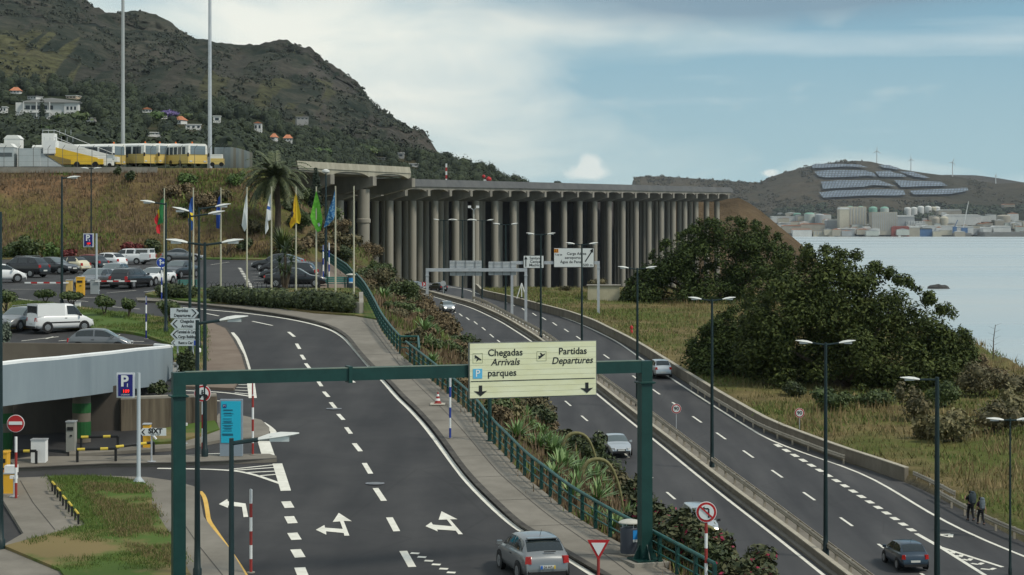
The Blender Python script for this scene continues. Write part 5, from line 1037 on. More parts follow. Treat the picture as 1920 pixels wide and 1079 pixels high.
def boom(label, px, row, w, h, m, x0, x1, rowb):
    t, s, W_, H_ = machine(label, px, row, w, h, m, .4, 'parking_barrier', 'barrier'); n = 7; z = (row - rowb) / s
    for i in range(n): a, b = (x0 - px + (x1 - x0) * i / n) / s, (x0 - px + (x1 - x0) * (i + 1) / n) / s; MB().box(((a + b) / 2, -.28, z), (b - a, .06, .11)).build('boom_band', white if i % 2 == 0 else red, t)
boom('parking barrier with a yellow motor, its striped boom reaching left', 130, 554, 11, 27, mat('motor_buff', (.60, .42, .14), .6), 48, 130, 531.5); boom('parking barrier with a grey motor, its striped boom crossing the black estate car', 178, 553, 15, 27, mat('motor_grey', (.33, .37, .38), .6), 180, 257, 528.5)
def hoop(label, pa, pb, h=.55, name='hoop_rail'):
    A, B = on('U', *pa, .14), on('U', *pb, .14); t = thing(name, label, 'guard rail', A, 0, 'black and yellow hoop rails'); d = B - A; n = 5
    for a in (Vector((0, 0, 0)), d): MB().tube([a, a + Vector((0, 0, h))], .06, 8).build('leg', black, t)
    for i in range(n): p0, p1 = d * i / n, d * (i + 1) / n; MB().tube([p0 + Vector((0, 0, h)), p1 + Vector((0, 0, h))], .065, 8).build('rail_band', mat('hoop_yellow', (.62, .47, .06), .6) if i in (0, 1, 3) and i != 1 or i == 3 else black, t)
hoop('black and yellow hoop rail in front of the white cabinet', (8, 876), (68, 876)); hoop('black and yellow hoop rail left of the car hire sign, near the kerb', (145, 873), (217, 871)); hoop('black and yellow hoop rail right behind the car hire sign', (217, 868), (288, 859)); hoop('black and yellow hoop rail deep in the car park entrance', (152, 849), (221, 847))
wp = None
for i, (a, b) in enumerate([((98, 929), (103, 935)), ((108, 941), (113, 947)), ((118, 956), (124, 963)), ((129, 968), (135, 976)), ((141, 983), (147, 991))]):
    A, B = on('U', *a, .16), on('U', *b, .16); t = thing('cycle_hoop', 'small black hoop with a yellow top, ' + ['farthest of five along the lawn edge', 'second farthest of five along the lawn edge', 'middle one of five along the lawn edge', 'second nearest of five along the lawn edge', 'nearest of five along the lawn edge'][i], 'hoop', A, 0, 'black hoops along the lawn'); d = B - A
    for q in (Vector((0, 0, 0)), d): MB().tube([q, q + Vector((0, 0, .38))], .04, 8).build('leg', black, t)
    MB().tube([Vector((0, 0, .38)), d + Vector((0, 0, .38))], .045, 8).build('top', MATS['hoop_yellow'], t)
def bench(label, px, row, w, rz):
    t, s, q = signthing(label, px, row, 'park_bench', 'bench', rz=rz, group='green park benches'); W_ = w / s
    for z, y in ((.42, -.2), (.42, -.05), (.42, .1)): MB().box((0, y, z), (W_, .12, .05)).build('seat_slat', timber, t)
    for z in (.6, .75, .9): MB().box((0, .2, z), (W_, .05, .13)).build('back_slat', timber, t)
    for x in (-W_ * .4, W_ * .4): MB().box((x, 0, .2), (.08, .45, .40)).build('leg', green_paint, t); MB().box((x, .24, .5), (.08, .06, .9)).build('back_support', green_paint, t)
bench('green park bench beside the litter bin at the top of the railing', 631, 545, 40, R(180)); bench('green park bench behind the left end of the hedge', 352, 551, 36, R(185)); bench('green park bench at the foot of the concrete stair channel', 500, 484, 13, R(40))
def bin_(label, px, row, k):
    t, s, q = signthing(label, px, row, 'litter_bin', 'litter bin', group='round litter bins')
    body = mat('bin_grey', (.055, .065, .085), .5); MB().lathe((0, 0, 0), [(.33, .04), (.34, .1), (.34, .92), (.31, .95)], 20).build('body', body, t, 40); MB().lathe((0, 0, 0), [(.36, 0), (.36, .05)], 20).build('base', concrete, t)
    mb = MB()
    for a in range(4): x, y = .28 * math.cos(a * 1.57 + .4), .28 * math.sin(a * 1.57 + .4); mb.box((x, y, 1.02), (.03, .03, .2))
    mb.build('lid_support', steel, t); MB().lathe((0, 0, 1.1), [(.40, 0), (.40, .03), (.30, .09), (.12, .13)], 20).build('lid', mat('bin_lid', (.42, .41, .36), .6, c2=(.5, .49, .44), scale=6), t, 40)
    lb = MB(); n = 6
    for i in range(n):
        a0, a1 = R(-95 + k * 20 + 10 * i), R(-95 + k * 20 + 10 * (i + 1)); r0 = .347
        lb.quad((r0 * math.cos(a0), r0 * math.sin(a0), .55), (r0 * math.cos(a1), r0 * math.sin(a1), .55), (r0 * math.cos(a1), r0 * math.sin(a1), .88), (r0 * math.cos(a0), r0 * math.sin(a0), .88))
    l_ = lb.build('label', mat('bin_blue', (.02, .24, .62), .5), t)
    lb = MB()
    for i in range(n):
        a0, a1 = R(-95 + k * 20 + 10 * i), R(-95 + k * 20 + 10 * (i + 1)); r0 = .349
        lb.quad((r0 * math.cos(a0), r0 * math.sin(a0), .47), (r0 * math.cos(a1), r0 * math.sin(a1), .47), (r0 * math.cos(a1), r0 * math.sin(a1), .56), (r0 * math.cos(a0), r0 * math.sin(a0), .56))
    lb.build('label_strip', sign_white, t)
bin_('dark litter bin with a blue label beside the right leg of the green gantry', 1181, 1047, 1); bin_('litter bin with a domed lid at the top of the green railing, by the bench', 658, 545, -1)
t, s, q = signthing('red and white traffic cone on a square white slab on the walkway', 821, 764, 'traffic_cone', 'traffic cone', lift=.15); MB().box((0, 0, .02), (.75, .9, .05)).build('slab', mat('slab_pale', (.50, .46, .38), .8), t); MB().box((0, 0, .06), (.36, .36, .04)).build('base', post_red, t)
for i in range(5): r0, r1 = .15 - .025 * i, .15 - .025 * (i + 1); MB().lathe((0, 0, .08 + .11 * i), [(r0, 0), (r1, .11)], 14).build('band', white if i % 2 else post_red, t, 50)
for px, row, sf, lab in ((1184, 636, 'H', 'red fire hydrant in the grass behind the brown wall'),):
    q = on(sf, px, row, .65); t = thing('fire_hydrant', lab, 'hydrant', q); MB().lathe((0, 0, 0), [(.16, 0), (.16, .35), (.10, .4), (.10, .5), (.17, .52), (.17, .8), (.08, .92)], 12).build('body', red, t, 50); MB().tube([(-.2, 0, .65), (.2, 0, .65)], .06, 8).build('outlet', red, t)
for px, row, lab in ((104 / 4, 938, 'small white security lamp on a short post beside the orange motor'), (345, 838, 'small white lamp on a short post on the grass before the stained wall')):
    t, s, q = signthing(lab, px, row, 'low_lamp', 'lamp', group='low white lamps'); MB().tube([(0, 0, 0), (0, 0, 34 / s)], .03, 6).build('post', steel, t); MB().box((0, 0, .01), (.3, .3, .03)).build('foot', steel, t)
    for a in (-1, 1): MB().box((a * .08, 0, 35 / s + .03), (.14, .14, .12)).build('lamp_head', white, t)
t, s, q = signthing('white round camera housing on the lamp post by the direction boards', 373, 690, 'camera_housing', 'camera'); MB().lathe((0, -.1, .75), [(.02, -.02), (.14, .02), (.14, .22), (.02, .28)], 12).build('housing', white, t, 40); MB().box((0, 0, .37), (.06, .06, .8)).build('bracket', steel, t)
hp = []
t = thing('hoop_fence', 'low black wire fence of hoops along the terrace lawn edge', 'fence', on('U', 395, 548, .2)); o = -Vector(t.location)
for i in range(22):
    a, b = on('U', 388 + i * 8.6, 546 - i * .05, .2) + o, on('U', 396 + i * 8.6, 546 - i * .05, .2) + o; MB().tube([a, a + Vector((0, 0, .38)), (a + b) / 2 + Vector((0, 0, .55)), b + Vector((0, 0, .38)), b], .016, 5).build('hoop', black, t)
# concrete stair channel on the bank
q0, q1 = P(492, 474, 246), P(414, 421, 256); t = thing('drain_channel', 'sloping concrete channel running down the bank to the bench', 'channel', q0); d = q1 - q0; sd = Vector((.95, .3, 0))
q0.z = 0
for nm, dx, hh in (('side_wall', -.6, .55), ('side_wall', .6, .55), ('floor', 0, .15)):
    w_ = .22 if nm != 'floor' else 1.1; mb = MB(); vs = []
    for p_ in (Vector((0, 0, 0)), d):
        for u, z in ((-w_ / 2, -.6), (w_ / 2, -.6), (w_ / 2, hh), (-w_ / 2, hh)): vs.append(p_ + sd * (dx + u) + Vector((0, 0, z + .3)))
    mb.add(vs, [(0, 1, 2, 3), (7, 6, 5, 4)] + [(j, (j + 1) % 4, 4 + (j + 1) % 4, 4 + j) for j in range(4)]).build(nm, concrete, t)
# ------------------------------------------------------------------ vehicles
def paintm(name, c, metal=.3, rough=.28):
    m = mat('car_paint_' + name, c, rough, metal, spec=.5); b = m.node_tree.nodes['Principled BSDF']; b.inputs['Coat Weight'].default_value = .6; b.inputs['Coat Roughness'].default_value = .08; return m
PT = {k: paintm(k, *v) for k, v in dict(silver=((.22, .23, .235), .5), grey=((.11, .12, .13), .5), dark=((.010, .011, .014), .1), darkblue=((.030, .050, .075), .4), white=((.74, .75, .75), 0), cream=((.62, .57, .40), 0), midgrey=((.16, .17, .18), .5), blackgrey=((.022, .026, .031), .2), lightsilver=((.50, .53, .55), .5)).items()}
glass = mat('car_glass', (.012, .018, .020), .06, spec=.9); glass_w = mat('windscreen_glass', (.09, .115, .12), .08, spec=.9)
tail = mat('tail_lamp', (.38, .012, .012), .25); tail_lit = mat('tail_lamp_lit', (.30, .012, .012), .2, emit=((1, .05, .03), .05)); headl = mat('head_lamp', (.55, .57, .58), .15); head_lit = mat('head_lamp_lit', (.8, .78, .7), .2, emit=((1, .93, .75), 3.0))
rim_m = mat('alloy_rim', (.36, .37, .38), .35, .6); trim = mat('black_trim', (.016, .016, .017), .6); plate_w = mat('number_plate', (.60, .61, .58), .5); plate_b = mat('plate_blue', (.02, .12, .45), .5); plate_y = mat('plate_yellow', (.65, .45, .04), .5)
tyre_v = MB().lathe((0, 0, 0), [(.20, -.10), (.30, -.10), (.315, -.07), (.315, .07), (.30, .10), (.20, .10)], 20, Matrix.Rotation(R(90), 4, 'Y'))
KIND = dict(  # length, width, height, belt, nose z, hood z, windscreen base, roof front, roof rear, rear base (y), tail z
    hatch=(3.80, 1.70, 1.46, .94, .66, .92, 1.12, .30, -1.12, -1.70, .95), sedan=(4.75, 1.80, 1.45, .93, .62, .90, 1.05, .25, -.95, -1.70, .98), estate=(4.65, 1.78, 1.48, .94, .62, .90, 1.12, .32, -1.75, -2.12, .95),
    suv=(4.55, 1.83, 1.68, 1.06, .78, 1.04, 1.12, .38, -1.50, -2.05, 1.08), coupe=(4.25, 1.84, 1.36, .90, .60, .86, .85, .05, -.85, -1.85, .88), mini=(3.70, 1.68, 1.41, .92, .66, .90, .95, .42, -1.05, -1.55, .92),
    van=(4.15, 1.75, 1.82, 1.02, .72, .98, 1.30, .62, -1.92, -2.02, 1.0), fastback=(4.75, 1.88, 1.52, .96, .66, .95, 1.15, .30, -.95, -2.1, 1.05))
def car(kind, paint_, label, p, rz, roof=None, lights=None, rails=False, tip=0, plate=True, name='car', cat='car', spoiler=False, canopy=False):
    Lc, Wc, H, belt, nose, hood, wsb, rf, rr, rb_, tz = KIND[kind]; h = Lc / 2; w = Wc / 2; wb = Lc * .31
    t = thing(name, label, cat, p, rz); m = PT[paint_]
    tp = [(h, nose - .26), (h - .03, nose - .06), (h - .12, nose + .02), (h - .5, nose + (hood - nose) * .72), (wsb + .15, hood), (wsb - .08, hood + .06), (rf + .12, H - .09), (rf - .12, H - .025), ((rf + rr) / 2, H), (rr + .12, H - .035), (rr - .1, H - .10)]
    tp += [(rb_ + .12, tz + .08), (rb_ - .06, tz), (-h + .16, tz - .01), (-h + .05, tz - .07)] if kind in ('sedan', 'coupe') else [((rr + rb_) / 2 - .02, (H + tz) / 2), (rb_, tz), (-h + .07, tz - .12), (-h + .03, tz - .25)]
    tp += [(-h, tz - .45)]; tp = sorted(chaikin(tp, 2), key=lambda q: q[0]); ty, tz_ = [q[0] for q in tp], [q[1] for q in tp]
    top = lambda y: float(np.interp(y, ty, tz_)); bl = lambda y: min(top(y), float(np.interp(y, [-h, rb_, wsb, h], [tz, max(tz, belt + .03), hood, hood])))
    wy = lambda y: w * (1 - (.24 if y > 0 else .17) * min(1, abs(y / h)) ** 5)
    ys = sorted(set([-h, -h + .02, -h + .06, -h + .12, h, h - .02, h - .06, h - .12] + list(np.linspace(-h + .2, h - .2, 40)))); ring = []
    for y in ys:
        a, zt_, zb = wy(y), top(y), bl(y); k = min(1, (zt_ - zb) / (H - belt)); wr = a * (.70 + .17 * (1 - k)); lo = .22 + .12 * max(0, (abs(y) - h + .3) / .3); e = zt_ - zb
        half = [(0, lo), (a * .80, lo), (a * .96, lo + .10), (a, min(.48, zb - .25)), (a * 1.0, zb - .24), (a * .985, zb - .09), (a * .94, zb - .01), (a * .91, zb + e * .05)]
        half += [(a * .91 + (wr - a * .91) * q + .03 * a * math.sin(math.pi * q) * k, zb + e * (.05 + .85 * q)) for q in (.12, .5, .95)] + [(wr * .93, zb + e * .975), (wr * .62, zt_ + .008), (wr * .3, zt_ + .018), (0, zt_ + .022)]
        ring.append([(x, y, z) for x, z in half] + [(-x, y, z) for x, z in half[-2:0:-1]])
    n = len(ys); m_ = len(ring[0]); hh = 15; V = [q for r_ in ring for q in r_]; FS = []; GL = dict(side=[], wind=[], rear=[])
    spl = {'estate': [(.02, .36), (.40, .66), (.70, .93)], 'suv': [(.02, .37), (.41, .70), (.74, .94)], 'fastback': [(.02, .42), (.46, .90)], 'van': [(.02, .34)], 'coupe': [(.02, .90)]}.get(kind, [(.02, .47), (.51, .90)])
    g0, g1 = wsb - .10, rb_ + .10
    for i_ in range(n - 1):
        yc = (ys[i_] + ys[i_ + 1]) / 2; u = (g0 - yc) / (g0 - g1); e = top(yc) - bl(yc)
        for q in range(m_):
            f = (i_ * m_ + q, i_ * m_ + (q + 1) % m_, (i_ + 1) * m_ + (q + 1) % m_, (i_ + 1) * m_ + q); FS.append(f); qq = q if q < hh - 1 else m_ - 1 - q
            if qq in (8, 9) and e > .13:
                for si, (a, b) in enumerate(spl):
                    if a < u < b: GL['side'].append((si, q < hh - 1, f))
            if qq in (10, 11, 12, 13) or (qq == 9 and 0):
                if rf - .02 < yc < wsb - .05 and e > .03: GL['wind'].append(f)
                if rb_ + .04 < yc < rr - .02 and e > .10 and qq > 10: GL['rear'].append(f)
    mb = MB(); mb.add(V, FS + [tuple(range(m_)), tuple((n - 1) * m_ + q for q in range(m_))]); body = mb.build('body', m, t, 55)
    nv = [v.normal.copy() for v in body.data.vertices]
    def panel(fs, nm, mm, off=.008):
        if not fs: return
        ids = sorted({v for f in fs for v in f}); mp = {v: i for i, v in enumerate(ids)}; me = bpy.data.meshes.new(nm); me.from_pydata([Vector(V[v]) + nv[v] * off for v in ids], [], [[mp[v] for v in f] for f in fs]); me.materials.append(mm); me.shade_smooth(); o = bpy.data.objects.new(nm, me); C.objects.link(o); o.parent = t; return o
    panel(GL['wind'], 'windscreen', glass_w); panel(GL['rear'], 'rear_window', glass)
    for si in range(len(spl)):
        for sd in (True, False): panel([f for a, b, f in GL['side'] if a == si and b == sd], 'side_window', glass)
    if roof: panel([f for f in FS if (f[0] % m_ in range(10, 18)) and rr - .02 < ys[f[0] // m_] < rf + .05], 'roof', roof, .012)
    gt = w * .70
    for sx in (-1, 1):
        for y in (wb, -wb):
            MB().lathe((0, 0, 0), [(.37, 0), (.37, .02)], 20, Matrix.Translation((sx * (w - (.01)), y, .34)) @ Matrix.Rotation(R(90 * sx), 4, 'Y')).build('wheel_arch', trim, t)
            q = MB(); q.v = [Vector(v) + Vector((sx * (w - .085), y, .315)) for v in tyre_v.v]; q.f = tyre_v.f; q.mi = tyre_v.mi; wh = q.build('wheel', rubber, t, 40)
            rmb = MB(); M_ = Matrix.Translation((sx * (w + .018), y, .315)) @ Matrix.Rotation(R(90 * sx), 4, 'Y'); rmb.lathe((0, 0, 0), [(.20, -.02), (.20, .005), (.17, .01), (.16, -.01)], 16, M_)
            for a in range(5): rmb.box((0, 0, 0), (.05, .36, .02), M=M_ @ Matrix.Rotation(a * math.pi / 5 * 1, 4, 'Z'))
            rmb.build('rim', rim_m, wh)
        MB().box((sx * (w + .09), wsb - .32, belt + .06), (.18, .10, .14)).build('mirror', m if kind != 'van' else trim, t)
        hl = MB(); zc = nose - .03 + .02; hl.box((sx * w * .62, h - .13, zc - .02), (w * .34, .20, .14), sx * -.38); hl.build('headlight', head_lit if lights == 'on' else headl, t)
        MB().box((sx * w * .74, -h + (.07 if kind in ('sedan', 'coupe') else .10), tz - .17), (w * .26, .16, .13 if kind in ('sedan', 'coupe') else .24), sx * .42, taper=.8).build('tail_light', tail_lit if lights == 'rear' else tail, t)
    MB().box((0, h - .02, nose - .10), (w * .75, .06, .11)).build('grille', trim, t); MB().box((0, h - .03, .36), (w * 1.2, .07, .12)).build('air_intake', trim, t); MB().box((0, -h + .02, .33), (w * 1.5, .06, .14)).build('bumper_trim', trim, t)
    if plate:
        for y, s_ in ((h + .005, 1), (-h - .0, -1)): MB().box((0, y, .50 if s_ > 0 else (.55 if kind not in ('sedan', 'estate') else .62)), (.52, .03, .11)).build('number_plate', plate_w, t)
    for sx in (-1, 1):
        for yy in (rf - .62, ): MB().box((sx * (w + .004), yy, belt - .12), (.02, .16, .03)).build('door_handle', trim, t)
    if rails:
        for sx in (-1, 1): MB().tube([(sx * gt * .92, rf - .1, H + .0), (sx * gt * .92, rf - .2, H + .06), (sx * gt * .92, rr + .2, H + .06), (sx * gt * .92, rr + .1, H)], .02, 6).build('roof_rail', rim_m, t)
    if spoiler: MB().box((0, rr - .06, H - .05), (gt * 1.7, .24, .035)).build('spoiler', m, t)
    MB().tube([(0, rr + .18, H - .02), (0, rr - .02, H + .22)], .008, 4).build('antenna', trim, t)
    return t
def U(px, row): return on('U', px, row, .02)
t = car('hatch', 'silver', 'silver hatchback seen from behind on the near road beside the walkway', U(998, 1078), R(15), lights='rear', spoiler=True)
b_ = [o for o in t.children if o.name.startswith('number_plate')][-1]; MB().box((-.22, -1.955, .55), (.07, .02, .11)).build('plate_band', plate_b, b_); MB().box((.23, -1.955, .55), (.05, .02, .11)).build('plate_band', plate_y, b_); text(b_, '26 HZ', .11, black, (0, -1.947, .55), bold=.002); MB().box((.12, -1.73, 1.03), (.40, .03, .03)).build('rear_wiper', trim, t)
def hy(fx, y): return -math.atan(float(fx(y + 2) - fx(y - 2)) / 4)
q = on('H', 1697, 1062, .02); car('hatch', 'darkblue', 'dark blue hatchback driving away in the right hand lanes, nearest to the camera there', q, hy(xL2, q.y), lights='rear')
q = on('H', 1236, 706, .02); car('suv', 'lightsilver', 'small silver car driving away beyond the right leg of the green gantry', q, hy(xL2, q.y), lights='rear')
q = on('H', 821, 546.5, .02); car('hatch', 'dark', 'black car driving away at the tunnel mouth under the viaduct', q, R(38), lights='rear')
q = on('H', 1155, 851, .02); car('sedan', 'lightsilver', 'silver saloon coming towards the camera beside the arching plants', q, hy(xR, q.y) + math.pi)
q = on('H', 838, 585, .02); car('hatch', 'lightsilver', 'silver car with its headlights lit coming round the bend below the gantry', q, hy(xR, q.y) + math.pi + .05, lights='on')
q = P(781, 540, 350); q.z = float(zH(350)) + .02; car('hatch', 'silver', 'silver car half hidden by the bank at the tunnel mouth', q, R(225))
q = on('H', 1311, 1006, .02); car('van', 'lightsilver', 'pale van half hidden behind the red flowering bush', q, hy(xR, q.y) + math.pi, lights='on')
# upper car park
car('suv', 'dark', 'black tall car with bright red tail lamps at the left of the upper car park', U(42, 520), R(68), rails=True)
car('sedan', 'blackgrey', 'dark grey saloon nosing out to the right beside the black tall car', U(100, 514), R(-118)); car('mini', 'cream', 'cream small convertible with a black soft top', U(130, 512), R(66), roof=trim)
car('mini', 'blackgrey', 'dark small car with a dark red roof behind the cream convertible', U(166, 507), R(62), roof=mat('roof_red', (.16, .02, .02), .4)); car('hatch', 'white', 'white hatchback between the dark small car and the white pickup', U(200, 504), R(62))
car('hatch', 'white', 'white car cut by the left edge of the photo in the upper car park', U(2, 530), R(-70)); car('coupe', 'silver', 'silver coupe parked side on at the foot of the bank', U(341, 491), R(-82))
car('sedan', 'midgrey', 'grey saloon facing the camera behind the orange ticket machine', U(182, 540), R(164)); car('hatch', 'lightsilver', 'silver car behind the black estate, only its windscreen showing', U(214, 528), R(172)); car('estate', 'dark', 'black estate car seen from behind, under the striped boom', U(247, 540), R(-16), rails=True)
car('coupe', 'white', 'white coupe facing the camera right of the black estate', U(289, 535), R(160)); car('sedan', 'blackgrey', 'black saloon facing the camera behind the two lamp posts', U(335, 522), R(165))
car('fastback', 'blackgrey', 'dark sloping roofed car, farthest of the group by the yucca', U(522, 508), R(84)); car('hatch', 'dark', 'black hatchback second in the group by the yucca', U(528, 516), R(86)); car('estate', 'blackgrey', 'dark estate car third in the group by the yucca', U(541, 527), R(86), rails=True); car('sedan', 'dark', 'black saloon with silver wheels nearest to the yucca', U(555, 539), R(-86))
for o in C.objects:
    if o.get('category') == 'car' and o.location.y > 145 and o.location.x < -12 and o.location.z > -8: o.scale = (1.1, 1.1, 1.1)
# lower car park
car('estate', 'silver', 'silver grey estate facing the camera left of the white van', U(40, 618), R(160), rails=True); car('hatch', 'midgrey', 'grey hatchback half hidden behind the brown ramp wall', U(188, 662), R(-88))
def boxvan():
    t = car('van', 'white', 'white delivery van with dark rear windows on the lower car park', U(113, 622), R(-52), name='delivery_van', cat='van')
    H = 1.82; MB().box((0, -1.0, 1.42), (1.60, 1.9, .80)).build('cargo_body', PT['white'], t); MB().box((-.0, -1.97, 1.45), (1.36, .05, .50)).build('rear_window', glass, t); MB().box((0, -2.0, .62), (.52, .03, .12)).build('number_plate', plate_y, t)
    for sx in (-1, 1): MB().box((sx * .872, -.1, .62), (.02, 2.2, .09)).build('side_trim', trim, t)
    MB().box((0, -1.99, 1.1), (.02, .02, 1.2)).build('door_seam', trim, t)
boxvan()
def pickup():
    t = car('suv', 'white', 'white double cab pickup with a white canopy at the foot of the bank', U(240, 496), R(76), name='pickup_truck', cat='pickup')
    MB().box((0, -2.35, .82), (1.76, 1.1, .62)).build('load_bed', PT['white'], t); MB().box((0, -1.95, 1.40), (1.56, 1.75, .58), taper=.93).build('canopy', PT['white'], t)
    for sx in (-1, 1): MB().box((sx * .775, -1.95, 1.42), (.03, 1.3, .32)).build('canopy_window', glass, t); MB().box((sx * .78, -2.91, .9), (.18, .06, .35)).build('tail_light', tail, t)
    MB().box((0, -2.82, 1.44), (1.2, .03, .34)).build('canopy_window', glass, t); MB().box((0, -2.95, .5), (1.7, .12, .18)).build('rear_bumper', trim, t)
pickup()
# ------------------------------------------------------------------ apron: buses, stair trucks, cabins, fence
bus_y = mat('bus_yellow', (.62, .45, .13), .45, c2=(.66, .50, .18), scale=.5); bus_w = mat('bus_white', (.74, .74, .70), .45, c2=(.80, .80, .76), scale=.5); beacon = mat('beacon_orange', (.6, .12, .01), .4); bus_g = mat('bus_glass', (.035, .05, .06), .1, spec=.8); bus_gl = mat('bus_glass_light', (.16, .21, .24), .15, spec=.8)
def bus(label, px, row, Y, rz, L=11, pale=False):
    q = P(px, row, Y); t = thing('airport_bus', label, 'bus', q, rz, 'airport buses on the apron'); yl = bus_y; w = 1.5
    MB().box((0, -L / 2, .95), (2 * w, L, 1.25)).build('lower_body', yl if not pale else mat('bus_buff', (.48, .36, .12), .5), t)
    mb = MB(); mb.prism([(-w, 1.6), (w, 1.6), (w * .97, 2.75), (w * .80, 3.0), (-w * .80, 3.0), (-w * .97, 2.75)], -L, 0); mb.build('upper_body', bus_w, t)
    MB().box((0, .015, 2.12), (2.3, .06, 1.15)).build('windscreen', bus_gl, t)
    for s_ in (-1, 1):
        for i in range(5): MB().box((s_ * (w - .012), -1.2 - i * (L - 1.6) / 5, 2.08), (.06, (L - 2) / 5 - .25, 1.0)).build('side_window', bus_g, t)
        for y in (-2.2, -L + 2.4): MB().lathe((0, 0, 0), [(.42, -.1), (.42, .1)], 16, Matrix.Translation((s_ * (w - .1), y, .42)) @ Matrix.Rotation(R(90), 4, 'Y')).build('wheel', rubber, t)
        MB().box((s_ * (w + .12), .15, 1.5), (.16, .2, .5)).build('mirror', trim, t); MB().box((s_ * 1.1, .02, .62), (.4, .05, .2)).build('headlight', headl, t)
    MB().lathe((.6, -.5, 3.0), [(.12, 0), (.12, .2), (.02, .28)], 10).build('beacon', beacon, t); return t
bus('long white bus with dark windows, leftmost in the row, front turned right', 224, 312.5, 272, R(-112), 13, True); bus('white and yellow bus second in the row, behind the first tall mast', 283, 311, 275, R(-118), 10); bus('white and yellow bus third in the row', 310, 311, 277, R(-118), 9); bus('white and yellow bus fourth in the row, beside the rightmost one', 340, 311, 279, R(-118), 9); bus('rightmost white and yellow bus, right at the second tall mast', 371, 311.5, 274, R(-140), 7)
q = P(408, 313, 272); t = thing('baggage_tractor', 'low white and yellow tow tractor right of the second tall mast', 'tractor', q); MB().box((0, 0, .7), (1.7, 1.3, .8)).build('body', bus_y, t); MB().box((-.1, 0, 1.35), (1.5, 1.2, .6)).build('cab', bus_w, t)
for x in (-.6, .6): MB().lathe((0, 0, 0), [(.3, -.08), (.3, .08)], 14, Matrix.Translation((x, -.66, .3)) @ Matrix.Rotation(R(90), 4, 'X')).build('wheel', rubber, t)
def stairs(label, px, row, Y, x0, z0, x1, z1, side, m2, w=1.7):
    q = P(px, row, Y); t = thing('stair_truck', label, 'stair truck', q, 0, 'passenger stair trucks'); d = Vector((x1 - x0, 0, z1 - z0)); L_ = d.length
    for y in (-w / 2, w / 2): MB().prism([(x0, z0 - .4), (x1, z1 - .4), (x1, z1 + .75), (x0, z0 + .75)], y - .04, y + .04).build('side_panel', side if y < 0 else m2, t)
    n = 16; mb = MB()
    for i in range(n): mb.box((x0 + (x1 - x0) * (i + .5) / n, 0, z0 + (z1 - z0) * (i + .5) / n - .2), (abs(x1 - x0) / n, w - .1, .12))
    mb.build('steps', steel, t); MB().box((x0 - .7, 0, z0 + .75), (1.6, w + .3, 1.7)).build('top_platform', m2, t)
    mb = MB()
    for i in range(6): mb.tube([(x0 - 1.4 + i * .75, -w / 2, z0 + 1.4), (x0 - 1.4 + i * .75, -w / 2, z0 + 2.1)], .03, 5)
    mb.build('rail_post', steel, t); MB().tube([(x0 - 1.4, -w / 2, z0 + 2.0), (x0 + .2, -w / 2, z0 + 2.0), (x1, -w / 2, z1 + 1.1)], .03, 5).build('handrail', white, t)
    MB().box((x1 - 1.4, 0, .75), (4.2, w + .2, .7)).build('chassis', side, t)
    for x in (x1 - 2.7, x1 - .3): MB().lathe((0, 0, 0), [(.38, -.1), (.38, .1)], 14, Matrix.Translation((x, -w / 2 - .1, .38)) @ Matrix.Rotation(R(90), 4, 'X')).build('wheel', rubber, t)
    return t
st_y = mat('stair_yellow', (.70, .44, .02), .5, c2=(.74, .50, .05), scale=1)
t = stairs('yellow sided passenger stair truck in front of the buses, its stair rising left', 140, 314.5, 266, -2.4, 1.9, 3.2, .9 - .4, st_y, white); stairs('white passenger stair truck behind the yellow one', 142, 310, 270, -2.8, 2.6, 5.0, .5, bus_w, bus_w)
pt_ = mat('cabin_grey', (.40, .45, .46), .6, c2=(.46, .50, .51), scale=1); 
def cabin(label, px, row, w, h, m, extra):
    q = P(px, row, 266); s = F / 266; W_, H_ = w / s, h / s; t = thing('equipment_cabin', label, 'cabin', q, 0, 'pale equipment cabins on the apron'); MB().box((0, 0, H_ / 2), (W_, 2, H_)).build('body', m, t)
    if extra == 'win': MB().box((0, -1.01, H_ * .62), (W_ * .8, .04, H_ * .2)).build('window', bus_g, t)
    if extra == 'slope': MB().prism([(W_ / 2, 0), (W_ / 2 + 2.8, .0), (W_ / 2, H_ * .75)], -.8, .8).build('ramp', m, t)
    if extra in ('roof', 'win'): MB().prism([(-W_ / 2 - .1, H_), (W_ / 2 + .1, H_), (W_ / 2 - .4, H_ + .5), (-W_ / 2 + .4, H_ + .5)], -1.05, 1.05).build('roof', bus_w, t)
    return t
cabin('pale cabin with a dark window strip at the left edge of the apron', 14, 313, 30, 36, pt_, 'win'); cabin('tall white cabin top behind the pale one at the left edge', 12, 312, 30, 53, bus_w, 'roof').location.y += 4; cabin('pale grey loader cabin with a ramp falling to its right', 58, 313, 42, 34, pt_, 'slope')
q = P(200, 313.5, 266); t = thing('service_cart', 'small white service cart at the foot of the yellow stair truck', 'cart', q); MB().box((0, 0, .65), (1.7, 1.2, .9)).build('body', bus_w, t); MB().box((.5, 0, 1.3), (.9, 1.1, .6)).build('cab', pt_, t)
for x in (-.5, .5): MB().lathe((0, 0, 0), [(.25, -.08), (.25, .08)], 12, Matrix.Translation((x, -.62, .25)) @ Matrix.Rotation(R(90), 4, 'X')).build('wheel', rubber, t)
t = thing('security_fence', 'wire security fence with cranked post tops along the edge of the apron', 'fence', P(0, 315, 262.5)); o = -Vector(t.location); wire = mat('fence_wire', (.13, .13, .12), .7); tops = []
for i in range(17):
    b = P(-20 + i * 27.5, 315, 262.5) + o; MB().tube([b, b + Vector((0, 0, 2.5)), b + Vector((.35, -.2, 2.9))], .035, 6).build('post', wire, t); tops.append(b)
for h_ in (.1, .8, 1.6, 2.4): MB().tube([b + Vector((0, 0, h_)) for b in (tops[0], tops[-1])], .012, 4).build('wire', wire, t)
